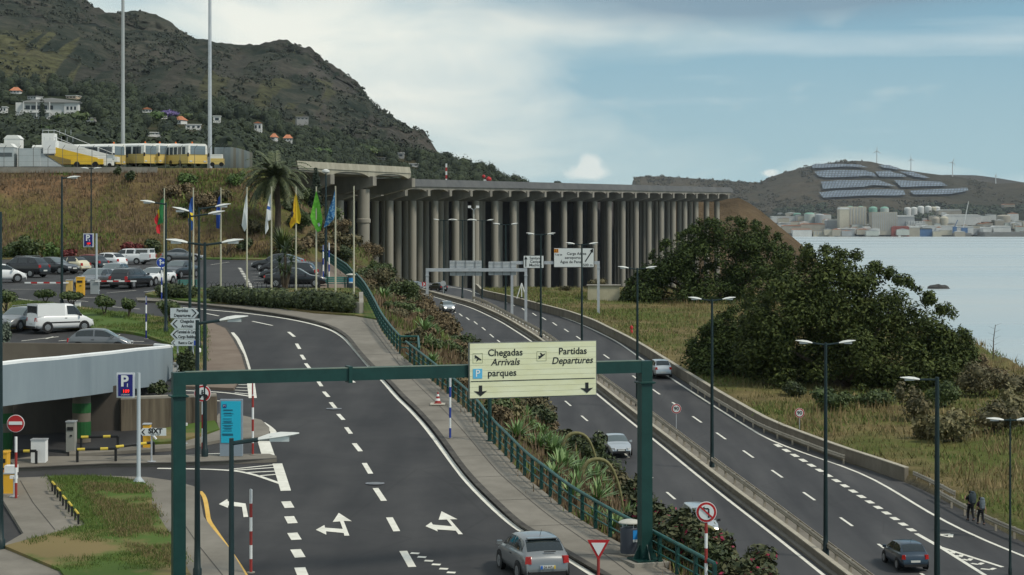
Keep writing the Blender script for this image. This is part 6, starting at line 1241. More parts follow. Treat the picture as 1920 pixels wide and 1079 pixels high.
t = thing('sheet_fence', 'grey corrugated sheet fence between the second mast and the palm', 'fence', P(402, 312, 276)); o = -Vector(t.location); n = 14; prev = None
for i in range(n + 1):
    px = 402 + 71 * i / n; Y = 276 - 8 * (i / n) ** 2; top = 276.5 + 12 * max(0, (i / n) - .45) ** 1.5 * 3 * .7; a = P(px, 316, Y) + o; b = P(px, top, Y) + o
    if prev is not None: MB().add([prev[0], a, b, prev[1], prev[0] + Vector((0, .1, 0)), a + Vector((0, .1, 0)), b + Vector((0, .1, 0)), prev[1] + Vector((0, .1, 0))], [(0, 1, 2, 3), (7, 6, 5, 4), (0, 4, 5, 1), (1, 5, 6, 2), (2, 6, 7, 3), (3, 7, 4, 0)]).build('sheet', [mat('sheet_grey', (.24, .28, .30), .6, c2=(.30, .34, .36), scale=1), mat('sheet_pale', (.34, .36, .35), .6), mat('sheet_buff', (.28, .26, .22), .7)][(i * 7) % 3 if i > 6 else 0], t)
    if i % 2 == 0: MB().tube([b, b + Vector((.4, -.2, .5))], .03, 5).build('post_top', wire, t)
    prev = (a, b)
# kerb wall along the apron edge
wallrun('apron_kerb', 'low grey concrete kerb along the top of the brown bank', 'kerb', [(float(P(-60, 316, 261.8).x), 261.8), (float(P(295, 316, 261.8).x), 261.8)], lambda y: P(0, 318.5, 261.8).z, .32, .3, concrete)
# ------------------------------------------------------------------ vegetation
def hit(px, row, y0=48, y1=330):
    for y in np.arange(y0, y1, .5):
        if (H0 - row) * y / F <= gz((px - 960) * y / F, y): return Vector(((px - 960) * y / F, y, gz((px - 960) * y / F, y)))
    return P(px, row, y1)
def tufts(name, pts, hgt, m, rng, blades=5, spread=.25, wid=.05, lean=.4):
    pts = np.asarray(pts, float); n = len(pts); k = blades; p = np.repeat(pts, k, 0); p[:, :2] += rng.normal(size=(n * k, 2)) * spread
    h = hgt * (.5 + .8 * rng.random(n * k)); a = rng.random(n * k) * 6.283; d = np.stack([np.cos(a), np.sin(a), 0 * a], 1); w = wid * (.6 + .8 * rng.random(n * k)); l = lean * h * rng.random(n * k); b = rng.random(n * k) * 6.283
    top = p + np.stack([np.cos(b) * l, np.sin(b) * l, h], 1); V = np.stack([p - d * w[:, None], p + d * w[:, None], top], 1).reshape(-1, 3)
    return tag(raw(name, V, np.arange(3 * n * k).reshape(-1, 3), m), kind='stuff')
rng = np.random.default_rng(11)
def rand_on(n, f, keep=None):
    out = []
    while len(out) < n:
        x, y = f()
        if keep is None or keep(x, y): out.append((x, y, gz(x, y) - .03))
    return out
bn = lambda x, y, s=.12: noise.noise((x * s, y * s, .5))
def fbank(): y = rng.uniform(239.5, 263); e = float(E1(y)); return rng.uniform(e - 62, e), y
tufts('dry_bank_grass', rand_on(5200, fbank), .55, tuft_dry, rng, 6, .45, .07); tufts('green_bank_weeds', rand_on(1500, fbank, lambda x, y: bn(x, y, .13) > .18), .5, tuft_green, rng, 6, .5, .09)
def fslope(): y = 62 + 268 * rng.random() ** 1.5; a, b = float(E1(y)) + .2, float(E2(y)) - .3; return rng.uniform(a, b), y
tufts('dry_slope_grass', rand_on(6500, fslope), .55, tuft_dry, rng, 6, .35, .05); tufts('green_slope_weeds', rand_on(4200, fslope, lambda x, y: bn(x, y, .2) > .05), .5, tuft_green, rng, 6, .3, .06)
def ffield(): y = 78 + 265 * rng.random() ** 1.3; return rng.uniform(float(xW(y)) + 1.2, float(E4(y)) + 3), y
tufts('field_grass', rand_on(9000, ffield), .42, tuft_field, rng, 5, .5, .05, .8); tufts('green_field_grass', rand_on(6500, ffield, lambda x, y: bn(x, y, .09) > -.05), .34, tuft_green, rng, 5, .6, .06, .8)
tufts('tall_dry_grass', rand_on(1700, ffield, lambda x, y: x > 22 and bn(x, y, .07) > -.1), .9, mat('tall_grass_blade', (.17, .125, .05), .8, c2=(.29, .22, .11), island=True), rng, 6, .5, .045, .6)
def bushw(name, label, p, w, h, m, n=500, ls=.16, seed=0, group=None, cat='bush', dens=5, trunk=True, extra=None, core=.6, dep=None):
    t = thing(name, label, cat, p, 0, group); r = random.Random(seed); dep = dep or w * .8
    if trunk:
        mb = MB()
        for a in range(3): mb.tube([(0, 0, -.3), (r.uniform(-.2, .2) * w, r.uniform(-.2, .2) * w, h * .45)], .04 + w * .008, 5, r2=.02)
        mb.build('stem', bark, t)
    L = [(r.uniform(-.33, .33) * w, r.uniform(-.33, .33) * dep, h * r.uniform(.3, .68), w * r.uniform(.15, .26), dep * r.uniform(.15, .26), h * r.uniform(.2, .34)) for _ in range(dens)] + [(0, 0, h * .38, w * .36, dep * .36, h * .36)]
    crown(L, n, ls, m, t, seed + 1, 'foliage', core, .4)
    if extra: crown(L, extra[1], ls * .9, extra[0], t, seed + 9, 'blossom', 0, .25)
    return t
def lawn_tufts(name, pts, n, h, m, seed):
    rg = np.random.default_rng(seed); poly = pxpoly('U', pts); xs = [p[0] for p in poly]; ys = [p[1] for p in poly]; out = []
    while len(out) < n:
        x, y = rg.uniform(min(xs), max(xs)), rg.uniform(min(ys), max(ys)); c = False
        for (x0, y0), (x1, y1) in zip(poly, poly[1:] + poly[:1]):
            if (y0 > y) != (y1 > y) and x < (x1 - x0) * (y - y0) / (y1 - y0) + x0: c = not c
        if c and bn(x, y, .35) + .5 * bn(x, y, 1.1) > -.25: out.append((x, y, float(zU(y)) + .2))
    tufts(name, out, h, m, rg, 7, .16, .016, .7)
lawn_g = mat('lawn_blade', (.050, .090, .012), .8, c2=(.125, .165, .035), island=True)
LW = [(90, 903), (150, 902), (230, 906), (273, 917), (285, 938), (285, 960), (320, 1015), (352, 1080), (112, 1080), (8, 1036), (30, 1030), (162, 995)]
lawn_tufts('lawn_grass', LW, 2600, .13, lawn_g, 1); lawn_tufts('dry_lawn_grass', [(150, 915), (270, 922), (285, 960), (320, 1015), (348, 1078), (250, 1050), (190, 985)], 1500, .14, mat('dry_lawn_blade', (.15, .115, .05), .8, c2=(.26, .20, .10), island=True), 2)
lawn_tufts('lawn_grass', [(24, 570), (70, 570), (150, 581), (300, 600), (388, 614), (387, 688), (345, 716), (324, 650), (270, 630), (163, 617), (0, 615)], 2200, .16, lawn_g, 3); lawn_tufts('terrace_grass', [(300, 561), (490, 575), (664, 594), (690, 572), (676, 547), (395, 548), (280, 556)], 1500, .18, tuft_field, 4)
# fig-like trees right of the highway ---------------------------------------
def bigtree(label, px, row, tops, base, n, ls, m, seed, dep=6, name='fig_tree', group='large fig trees by the highway'):
    y0 = depth('H', row); p = Vector(((px - 960) * y0 / F, y0, float(zF(y0)))); s = F / y0; t = thing(name, label, 'tree', p, 0, group); r = random.Random(seed); xs = [q[0] for q in tops]; L = []
    Tm = lambda x: float(np.interp(x, xs, [q[1] for q in tops], left=2000, right=2000)); k = 0
    while len(L) < 190:
        x = r.uniform(xs[0], xs[-1]); rr = r.uniform(.8, 2.2); top = max(Tm(x), Tm(x - rr * s * .5), Tm(x + rr * s * .65)); bt = float(np.interp(x, [b[0] for b in base], [b[1] for b in base]))
        if bt - top < 12: continue
        lo, hi = top + rr * s * .9, bt - rr * s * .3
        if lo > hi: rr *= .6; lo, hi = top + rr * s * .8, bt - rr * s * .4
        if lo > hi: continue
        v = r.random() ** 1.15; row_ = lo + (hi - lo) * v; u = (x - xs[0]) / (xs[-1] - xs[0]) * 2 - 1; dd = dep * math.sqrt(max(.05, 1 - u * u)) * (.4 + .6 * v); yy = r.uniform(-dd, dd); q = P(x, row_, y0) - p
        L.append((q.x, yy, q.z, rr, rr, rr * .85))
    mb = MB()
    for i in range(7):
        l_ = L[i * 9]; mb.tube([(r.uniform(-.8, .8), r.uniform(-.5, .5), -.5), (l_[0] * .4, l_[1] * .4, l_[2] * .45), (l_[0] * .85, l_[1] * .85, l_[2] * .9)], [.32, .2, .08], 7)
    mb.build('trunk', bark, t); crown(L, int(n * 1.9), ls, m, t, seed, 'crown', 0, .9, .48, .9, .8)
    rg = np.random.default_rng(seed + 3); tw = []
    for i in range(60):   # sprigs that break the outline
        x = r.uniform(xs[0], xs[-1]); q = P(x, Tm(x) + r.uniform(2, 16), y0 + r.uniform(-2, 2)) - p; rr = r.uniform(.35, .7); tw.append((q.x, q.y, q.z, rr, rr, rr))
    crown(tw, int(n * .16), ls * .95, m, t, seed + 5, 'sprig', 0, .8, .42, .4); return t
fig2 = mat('fig_leaf_olive', (.020, .034, .009), .7, c2=(.090, .110, .030), island=True, spec=.15)
bigtree('big dark green tree standing against the viaduct columns, beside the cream utility building', 1325, 573, [(1163, 556), (1180, 520), (1200, 498), (1230, 462), (1260, 438), (1300, 416), (1345, 405), (1390, 407), (1430, 418), (1460, 436), (1490, 470), (1510, 520)], [(1163, 570), (1250, 578), (1400, 584), (1510, 575)], 34000, .20, leaf_fig, 21, 7)
bigtree('large spreading olive green tree in front of the sea, nearest to the highway wall', 1590, 735, [(1385, 610), (1410, 530), (1450, 490), (1490, 468), (1540, 457), (1590, 468), (1630, 486), (1680, 512), (1720, 536), (1760, 562), (1795, 596), (1820, 632), (1828, 665)], [(1385, 690), (1480, 720), (1600, 735), (1700, 735), (1800, 700), (1828, 680)], 44000, .18, fig2, 22, 6)
bigtree('lower dark tree with ragged sprigs growing in front of the larger olive one', 1390, 712, [(1293, 640), (1310, 625), (1335, 600), (1360, 582), (1390, 560), (1420, 566), (1450, 590), (1480, 630), (1500, 670)], [(1293, 690), (1330, 710), (1400, 715), (1500, 712)], 20000, .17, leaf_fig, 23, 4)
for px, row, w, h, m, lab in [(1560, 772, 90, 55, leaf_bush, 'low dense green bush at the foot of the large olive green tree'), (1640, 765, 80, 42, leaf_bush, 'mid green bush right of the low dense one, under the large tree'), (1490, 745, 50, 34, leaf_hedge, 'small dark bush between the two front trees and the grass'), (1715, 790, 80, 75, leaf_scrub, 'olive reed-like bush behind the bent lamp post'), (1790, 830, 110, 70, leaf_reed, 'broad tawny reed clump right of the tall single lamp post'), (1740, 825, 70, 50, leaf_reed, 'tawny reed clump just left of the tall single lamp post'),
                                (1860, 815, 110, 75, leaf_scrub, 'olive scrub behind the thin double lamp post'), (1915, 800, 90, 80, leaf_reed, 'tawny scrub cut by the right edge of the photo'), (1835, 745, 100, 70, leaf_scrub, 'brown green scrub on the cliff edge below the bare stalk'), (1900, 745, 90, 60, leaf_scrub, 'grey green scrub on the cliff edge at the right border'), (1822, 702, 60, 48, leaf_dry, 'dry brown scrub beside the right end of the large tree'), (1770, 765, 70, 60, leaf_bush, 'green bush behind the head of the tall single lamp post'), (1870, 712, 50, 28, leaf_dry, 'dry brush at the foot of the bare stalk'),
                                (1060, 546, 30, 12, leaf_scrub, 'low scrub at the foot of the columns left of the white exit board'), (1118, 543, 46, 26, leaf_scrub, 'thorny scrub at the foot of the columns behind the cream utility building'), (1012, 573, 14, 9, leaf_bush, 'tiny green bush in the field left of the cream utility building')]:
    q = hit(px, row, 70, 345); s = F / q.y; bushw('bush', lab, q, w / s, h / s, m, int(420 + w * 9), .15 if m is not leaf_reed else .2, px, 'bushes around the grass field')
q = hit(1862, 674, 100, 260); s = F / q.y; t = thing('dead_stalk', 'tall bare stalk with thin side twigs against the sea', 'dead plant', q); MB().tube([(0, 0, -.3), (.05, 0, 2), (.25, 0, 64 / s)], .07, 6, r2=.03).build('stem', bark, t)
mb = MB()
for i in range(9): z = (14 + 6 * i) / s; a = (-1) ** i; mb.tube([(.05 + z * .05, 0, z), (.05 + z * .05 + a * 12 / s, .1, z + 5 / s)], .018, 4, r2=.008)
mb.build('twig', bark, t)
# bank shrubs -----------------------------------------------------------------
for px, row, w, h, m, lab in [(221, 330, 15, 18, leaf_hedge, 'small dark round bush on the top of the brown bank, left of its twin'), (241, 344, 22, 24, leaf_hedge, 'larger dark round bush on the brown bank below its twin'), (20, 486, 50, 38, leaf_bush, 'green bush at the foot of the bank at the left edge'), (60, 486, 60, 50, leaf_bush, 'tall yellowish green bush at the foot of the bank behind the black tall car'), (95, 486, 44, 34, leaf_lime, 'bright yellow green bush at the foot of the bank by the lamp post'), (130, 486, 40, 22, leaf_red, 'reddish bush at the foot of the bank behind the dark small car'),
                                (248, 478, 46, 22, leaf_red, 'dark red shrub above the roof of the white pickup'), (290, 474, 34, 30, leaf_hedge, 'spiky dark green plant between the pickup and the silver coupe'), (355, 348, 50, 26, leaf_lime, 'bright green patch of shrub near the bank top, over the second flag'), (330, 372, 60, 30, leaf_dry, 'brown bramble on the bank left of the green patch'), (380, 396, 64, 40, leaf_dry, 'brown bramble hanging down the middle of the bank'), (350, 410, 44, 24, leaf_hedge, 'dark gap of shrub under the brown bramble'), (440, 352, 42, 36, leaf_lime, 'lime green shrub left of the palm crown'), (418, 380, 50, 30, leaf_scrub, 'olive shrub below the lime green one'),
                                (560, 430, 60, 40, leaf_bush, 'green shrub on the bank right of the palm trunk'), (590, 462, 60, 36, leaf_scrub, 'olive scrub below the yellow and green flags'), (560, 476, 64, 36, leaf_dry, 'dry brown scrub behind the yucca'), (620, 420, 54, 40, leaf_bush, 'green scrub at the foot of the thick bridge column'), (650, 470, 60, 44, leaf_scrub, 'brown green scrub right of the bare flagpole, by the columns'), (620, 480, 40, 30, leaf_dry, 'dry scrub beyond the stair railing'), (470, 440, 50, 36, leaf_scrub, 'olive scrub beside the concrete channel'), (455, 470, 36, 24, leaf_hedge, 'dark shrub over the foot of the concrete channel'), (545, 398, 40, 30, leaf_hedge, 'dark shrub under the right side of the palm crown')]:
    q = hit(px, row, 215, 330); s = F / q.y; bushw('bush', lab, q, w / s, h / s, m, int(300 + w * 6), .22, px + row, 'shrubs on the bank')
q = hit(425, 482, 215, 260); t = thing('bare_bush', 'leafless twiggy bush on the verge left of the concrete channel', 'bush', q); mb = MB(); r = random.Random(4)
for i in range(16): a = r.uniform(0, 6.28); l = r.uniform(.8, 2.0); mb.tube([(0, 0, 0), (math.cos(a) * l * .5, math.sin(a) * l * .4, .9), (math.cos(a) * l, math.sin(a) * l * .6, r.uniform(1.3, 2.4))], .05, 4, r2=.015)
mb.build('twig', bark, t)
# palm ------------------------------------------------------------------------
q = P(520, 468, 246); q.z = gz(q.x, 246); cz = (H0 - 335) * 246 / F - q.z; s = F / 246
t = thing('palm_tree', 'tall date palm with a broad arching crown, behind the white flags', 'palm', q); MB().tube([(0, 0, -.5), (.1, 0, cz * .5), (-.2, 0, cz)], [.42, .36, .40], 10).build('trunk', mat('palm_trunk', (.035, .028, .022), .95, c2=(.075, .058, .042), scale=4), t)
rg = np.random.default_rng(8); V = []; Fq = []; dead = []
for i in range(92):
    a = rg.uniform(0, 6.283); e = rg.uniform(-.35, 1.35); L_ = rg.uniform(4.2, 5.6) * (1 - .1 * (e > 1)); pts = []; p_ = np.array([-.2, 0, cz]); d = np.array([math.cos(a) * math.cos(e), math.sin(a) * math.cos(e), math.sin(e)]); st = L_ / 12
    for j in range(13): pts.append(p_.copy()); p_ = p_ + d * st; d = d + np.array([0, 0, -.105 - .02 * j * .6]); d /= np.linalg.norm(d)
    pts = np.array(pts)
    for j in range(1, 12):
        tn = pts[j + 1] - pts[j - 1]; tn /= np.linalg.norm(tn); sd = np.cross(tn, [0, 0, 1]); sd /= np.linalg.norm(sd) + 1e-6; up = np.cross(sd, tn); ll = .62 * math.sin(math.pi * (j + 1.5) / 14) + .12
        for sg in (-1, 1):
            for k2 in (0, .5):
                b = pts[j] + (pts[j + 1] - pts[j]) * k2; tip = b + (sd * sg * .75 + tn * .6 - up * (.15 + .25 * rg.random())) * ll; wv = tn * .085; o = len(V); V += [b - wv, b + wv, tip + wv * .3, tip - wv * .3]; Fq.append((o, o + 1, o + 2, o + 3))
    for j in range(12): o = len(V); sd = np.array([.03, .03, 0]); V += [pts[j] - sd, pts[j] + sd, pts[j + 1] + sd * .8, pts[j + 1] - sd * .8]; Fq.append((o, o + 1, o + 2, o + 3))
raw('crown', V, Fq, leaf_palm, t); MB().lathe((-.2, 0, cz - .9), [(.3, 0), (.62, .3), (.66, .8), (.3, 1.1)], 12).build('crown_base', MATS['palm_trunk'], t)
q = P(593, 420, 258); q.z = gz(q.x, 258) - .5; hh = (H0 - 318) * 258 / F - q.z; t = thing('conifer', 'slender dark conifer in front of the taxiway bridge', 'tree', q); MB().tube([(0, 0, 0), (0, 0, hh * .9)], .15, 6, r2=.05).build('trunk', bark, t)
crown([(0, 0, hh * (1 - k), .22 + 1.35 * k, .22 + 1.35 * k, hh * .09) for k in (.04, .12, .2, .29, .38, .48, .58)], 900, .2, far_tree, t, 4, core=.6)
def spiky(mb_V, mb_F, c, n, L_, w, rg, e0=-.2, e1=1.5, curl=.1, seg=3):
    for i in range(n):
        a = rg.uniform(0, 6.283); e = rg.uniform(e0, e1); l = L_ * rg.uniform(.75, 1.1); d = np.array([math.cos(a) * math.cos(e), math.sin(a) * math.cos(e), math.sin(e)]); sd = np.array([-math.sin(a), math.cos(a), 0]); p_ = np.array(c, float); o = len(mb_V)
        for j in range(seg + 1):
            ww = w * (.75, 1, .62, .04)[j] if seg == 3 else w * (1 - j / (seg + .01)); mb_V += [p_ - sd * ww, p_ + sd * ww]; p_ = p_ + d * l / seg; d = d + np.array([0, 0, -curl]); d /= np.linalg.norm(d)
        for j in range(seg): mb_F.append((o + 2 * j, o + 2 * j + 1, o + 2 * j + 3, o + 2 * j + 2))
q = on('U', 534, 549, .2); t = thing('yucca', 'spiky yucca with several heads on short trunks on the terrace lawn', 'yucca', q); mb = MB(); V = []; Fq = []
for dx, dy, h_ in ((0, 0, 2.9), (-.45, .2, 2.2), (.5, .1, 2.3), (-.15, -.3, 1.6), (.3, -.3, 1.5), (.05, .3, 3.3)): mb.tube([(dx * .2, dy * .2, -.1), (dx * .8, dy, h_ * .6), (dx, dy, h_)], .09, 6, r2=.07); spiky(V, Fq, (dx, dy, h_), 60, .75, .035, rg, -.9, 1.4, .05)
mb.build('trunk', bark, t); raw('foliage', V, Fq, mat('yucca_leaf', (.035, .055, .030), .5, c2=(.10, .14, .06), island=True), t)
q = hit(530, 484, 205, 245); t = thing('cycad', 'bushy palm-like shrub behind the dark cars, beneath the palm', 'shrub', q); MB().tube([(0, 0, -.2), (0, 0, .8)], .25, 8).build('trunk', bark, t); V = []; Fq = []; spiky(V, Fq, (0, 0, .8), 170, 3.0, .11, rg, .15, 1.45, .28); spiky(V, Fq, (1.2, 0, .3), 90, 2.2, .10, rg, .15, 1.4, .25); raw('foliage', V, Fq, mat('cycad_leaf', (.035, .065, .018), .5, c2=(.12, .15, .04), island=True), t)
# hedges and topiary ----------------------------------------------------------
def hedge(label, a, b, h, w, n, seed):
    A, B = on('U', *a, .2), on('U', *b, .2); t = thing('hedge', label, 'hedge', A, 0, 'clipped hedges by the terrace'); d = B - A; r = random.Random(seed); k = max(3, int(d.length / .8)); L = [(d.x * (i + .5) / k, d.y * (i + .5) / k + r.uniform(-.1, .1), d.z * i / k + h * .5, .75, w, h * r.uniform(.5, .64)) for i in range(k)]
    MB().tube([(0, 0, -.1), (0, 0, h * .5)], .05, 5).build('stem', bark, t); crown(L, n, .12, leaf_hedge, t, seed, 'foliage', .85, .25)
hedge('clipped hedge behind the lamp post group, under the bench at the left', (300, 562), (362, 565), 1.0, .8, 1500, 3); hedge('long clipped hedge along the pale terrace wall, left stretch', (397, 571), (556, 584), 1.2, .75, 3400, 4); hedge('clipped hedge at the right end of the pale terrace wall', (560, 585), (662, 593), 1.35, .8, 2600, 5)
for px, row, w, h, lab in [(12, 590, 52, 44, 'clipped shrub at the left edge, first of the row on the lawn'), (85, 573, 44, 28, 'round clipped shrub on a short stem, below the striped boom'), (134, 578, 44, 28, 'clipped shrub in front of the orange ticket machine'), (196, 596, 44, 40, 'clipped vase shaped shrub right of the white van'), (240, 600, 34, 38, 'narrow clipped shrub, right neighbour of the vase shaped one'), (318, 612, 50, 48, 'clipped shrub behind the white direction boards')]:
    q = on('U', px, row, .16); s = F / q.y; w_, h_ = w / s, h / s; t = thing('topiary_shrub', lab, 'shrub', q, 0, 'clipped shrubs on the lawn'); r = random.Random(px); mb = MB()
    for i in range(4): mb.tube([(0, 0, -.05), (r.uniform(-.25, .25) * w_, r.uniform(-.2, .2) * w_, h_ * .55)], .05, 5, r2=.03)
    mb.build('stem', bark, t); crown([(r.uniform(-.28, .28) * w_, r.uniform(-.28, .28) * w_, h_ * r.uniform(.55, .78), w_ * .24, w_ * .24, h_ * .2) for _ in range(9)] + [(0, 0, h_ * .66, w_ * .36, w_ * .36, h_ * .26)], 1100, .11, leaf_bush, t, px, 'crown', .7, .3)
q = on('U', 0, 655, .1); s = F / q.y; bushw('bush', 'grey green bush cut by the left edge in front of the silver estate', q, 34 / s, 72 / s, mat('grey_leaf', (.06, .08, .055), .6, c2=(.13, .16, .12), island=True), 900, .12, 5)
q = on('U', 350, 716, .1); s = F / q.y; bushw('bush', 'dark bush under the white direction boards', q, 44 / s, 62 / s, leaf_hedge, 1200, .12, 6); q = on('U', 300, 742, .05); s = F / q.y; bushw('bush', 'dark bush in the shade behind the stained wall', q, 50 / s, 30 / s, leaf_hedge, 500, .12, 7)
# embankment planting ---------------------------------------------------------
def agave_mesh(seed, L_):
    rg = np.random.default_rng(seed); V = []; Fq = []; spiky(V, Fq, (0, 0, .1), 54, L_, .085, rg, .05, 1.35, .10); return V, Fq
def sl(y, f): a, b = float(E1(y)), float(E2(y)); x = a + (b - a) * f; return Vector((x, y, gz(x, y)))
def row_of(y): return float(H0 - F * zU(y) / y)
ap = [raw('leaves', *agave_mesh(i, 1.0), leaf_agave).data for i in range(5)]
for o in [o for o in C.objects if o.name.startswith('leaves') and o.parent is None]: bpy.data.objects.remove(o)
def agave(q, L_, wh, grp, i):
    t = thing('agave', wh, 'agave', q, i * 1.3, grp); o = bpy.data.objects.new('leaves', ap[i % 5]); C.objects.link(o); o.parent = t; k_ = .88 if 'dense clump' in wh else .85; o.scale = (L_ * k_, L_ * k_, L_ * k_ * .9); MB().lathe((0, 0, -.2), [(.16, 0), (.1, .35)], 8).build('stem', bark, t); return t
r = random.Random(77); i = 0
for y0, y1, n, f0, f1, s0, s1, lab in [(84, 100, 18, .12, .50, 1.0, 1.5, 'green rosette agave in the dense clump below the arrivals sign'), (74, 83, 7, .10, .4, .8, 1.2, 'small rosette agave beyond the railing left of the litter bin'), (60, 70, 9, .15, .5, .8, 1.1, 'rosette agave beyond the railing by the green gantry leg'), (118, 150, 15, .12, .6, 1.0, 1.5, 'big pale agave on the slope beside the middle of the curved railing'), (150, 200, 14, .12, .6, 1.1, 1.6, 'agave on the upper slope beside the top railing'), (205, 250, 12, .2, .8, 1.2, 1.9, 'agave high on the slope near the column feet'), (101, 117, 6, .2, .55, .9, 1.3, 'agave half hidden by brown brush behind the arrivals sign')]:
    for _ in range(n): y = r.uniform(y0, y1); agave(sl(y, r.uniform(f0, f1)), r.uniform(s0, s1), lab, lab.split(' ', 1)[1], i); i += 1
# dense slope shrubs, filled in by stretch of the slope
def slope_bushes(y0, y1, step, kinds, f0, f1, hr, wr, lab):
    y = y0; k = 0
    while y < y1:
        q = sl(y, r.uniform(f0, f1)); w = r.uniform(*wr); h = r.uniform(*hr); m, ex = kinds[k % len(kinds)]; k += 1; y += 1.3 * step * r.uniform(.7, 1.3)
        bushw('bush', lab, q, w, h, m, int(500 + 220 * w * h), .13, int(y * 10), lab.split(' ', 1)[1], extra=ex, core=.5)
slope_bushes(66, 76, 1.0, [(leaf_boug, (petal, 130)), (leaf_boug, (petal, 60)), (leaf_scrub, None)], .42, .95, (2.2, 3.3), (1.6, 2.6), 'red flowering shrub between the near railing end and the oncoming lanes')
slope_bushes(67, 77, .8, [(leaf_boug, (petal, 90)), (leaf_boug, (petal, 40)), (leaf_hedge, (petal, 30))], .14, .42, (1.9, 2.7), (1.5, 2.3), 'tall red flowering shrub right behind the near railing end')
slope_bushes(75, 100, 1.3, [(leaf_boug, (petal, 60)), (leaf_scrub, None), (leaf_boug, (petal, 25))], .58, 1.0, (1.6, 2.6), (1.8, 2.8), 'dark reddish shrub beside the oncoming lanes, below the arching blooms')
slope_bushes(100, 118, 1.6, [(leaf_dry, None), (leaf_bush, None), (leaf_reed, None), (leaf_lime, None)], .12, .40, (.7, 1.2), (1.2, 2.0), 'small dry or green shrub hugging the lower curved railing')
slope_bushes(100, 126, 1.3, [(leaf_boug, (petal, 25)), (leaf_scrub, None), (leaf_hedge, None)], .45, 1.0, (1.5, 2.6), (1.8, 3.0), 'brown green shrub on the slope behind the arrivals sign')
slope_bushes(126, 175, 2.2, [(leaf_scrub, None), (leaf_hedge, None), (leaf_dry, None)], .45, 1.0, (1.6, 2.8), (2.2, 3.6), 'olive shrub on the slope left of the oncoming lanes, above the arrivals sign')
slope_bushes(125, 200, 2.4, [(leaf_dry, None), (leaf_scrub, None), (leaf_bush, None)], .1, .45, (.8, 1.4), (1.6, 2.6), 'tawny shrub close beside the upper curved railing')
slope_bushes(178, 300, 3.0, [(leaf_scrub, None), (leaf_dry, None), (leaf_hedge, None), (leaf_bush, None)], .2, 1.0, (1.8, 3.2), (2.6, 4.6), 'olive brown shrub on the high slope between the flagpoles and the columns')
q = sl(132, .95); bushw('bush', 'big dark round bush hanging over the oncoming lanes above the arrivals sign', q, 4.4, 3.0, leaf_hedge, 3600, .13, 5, core=.7)
fox = [(90, .5, 1032, 771), (84, .6, 1087, 804), (82, .7, 1124, 812), (80, .85, 1150, 866), (77, .55, 1147, 879), (64, .6, 1352, 1024), (130, .6, 848, 648), (140, .6, 834, 606), (165, .6, 812, 562), (225, .7, 690, 457), (215, .6, 690, 482), (195, .7, 736, 502), (215, .9, 740, 478), (102, .6, 985, 760), (72, .45, 1196, 940), (150, .7, 800, 590)]
for i, (y, f, ax, arow) in enumerate(fox):
    q = sl(y, f); s = F / y; H_ = max(1.6, (H0 - arow) / s - q.z); H_ = min(H_, 3.0); W_ = max(-1.3, min(1.3, (ax - 960) / s - q.x)); W_ = W_ if abs(W_) > .5 else .7
    t = thing('foxtail_agave', ['drooping foxtail bloom arching above the slope, ' + k for k in ('just right of the arrivals sign foot', 'left of the oncoming silver saloon', 'touching the oncoming silver saloon', 'lower right of the oncoming saloon', 'lowest before the green gantry leg', 'by the red blooms at the bottom', 'left of the arrivals sign top', 'by the dark bush above the sign', 'below the blank gantry boards', 'against the thick bridge column', 'lower one at the thick column', 'at the dark columns above the bin', 'highest at the dark columns', 'behind the arrivals sign foot', 'beside the green gantry leg', 'beside the lit silver car')][i], 'agave', q, 0, 'arching foxtail blooms on the slope')
    up = [(0, 0, 0), (W_ * .22, 0, H_ * .6), (W_ * .55, -.05, H_ * .93), (W_ * 1.0, -.1, H_), (W_ * 1.4, -.12, H_ * .92), (W_ * 1.6, -.15, H_ * .66), (W_ * 1.68, -.15, H_ * .38)]
    up = chaikin([tuple(v) for v in up], 2); MB().tube(up, list(np.interp(np.linspace(0, 1, len(up)), [0, .3, .6, .85, 1], [.05, .07, .10, .10, .05])), 8).build('bloom', foxtail, t, 60); o = bpy.data.objects.new('leaves', ap[i % 5]); C.objects.link(o); o.parent = t
# ------------------------------------------------------------------ across the bay: harbour, tanks, solar field, turbines
def bp(px, row): return bay.surf(px, row, 60, .0016)
pan = bpy.data.materials.new('solar_panel'); pan.use_nodes = True
def panel_mat():
    nt = pan.node_tree; N = nt.nodes; L = nt.links; b = N['Principled BSDF']; b.inputs['Roughness'].default_value = .6; b.inputs['Specular IOR Level'].default_value = .25
    tc = N.new('ShaderNodeTexCoord'); mp = N.new('ShaderNodeMapping'); mp.inputs['Rotation'].default_value = (0, 0, .0); L.new(tc.outputs['UV'], mp.inputs[0]); br = N.new('ShaderNodeTexBrick'); L.new(mp.outputs[0], br.inputs['Vector'])
    br.offset = 0; br.inputs['Color1'].default_value = (.12, .16, .21, 1); br.inputs['Color2'].default_value = (.20, .25, .30, 1); br.inputs['Mortar'].default_value = (.05, .05, .05, 1); br.inputs['Scale'].default_value = 1; br.inputs['Mortar Size'].default_value = .012; br.inputs['Brick Width'].default_value = .09; br.inputs['Row Height'].default_value = .09
    L.new(br.outputs['Color'], b.inputs['Base Color'])
panel_mat()
Z4 = lambda q: [(1440 + a / 3.996, 250 + b / 3.996) for a, b in q]
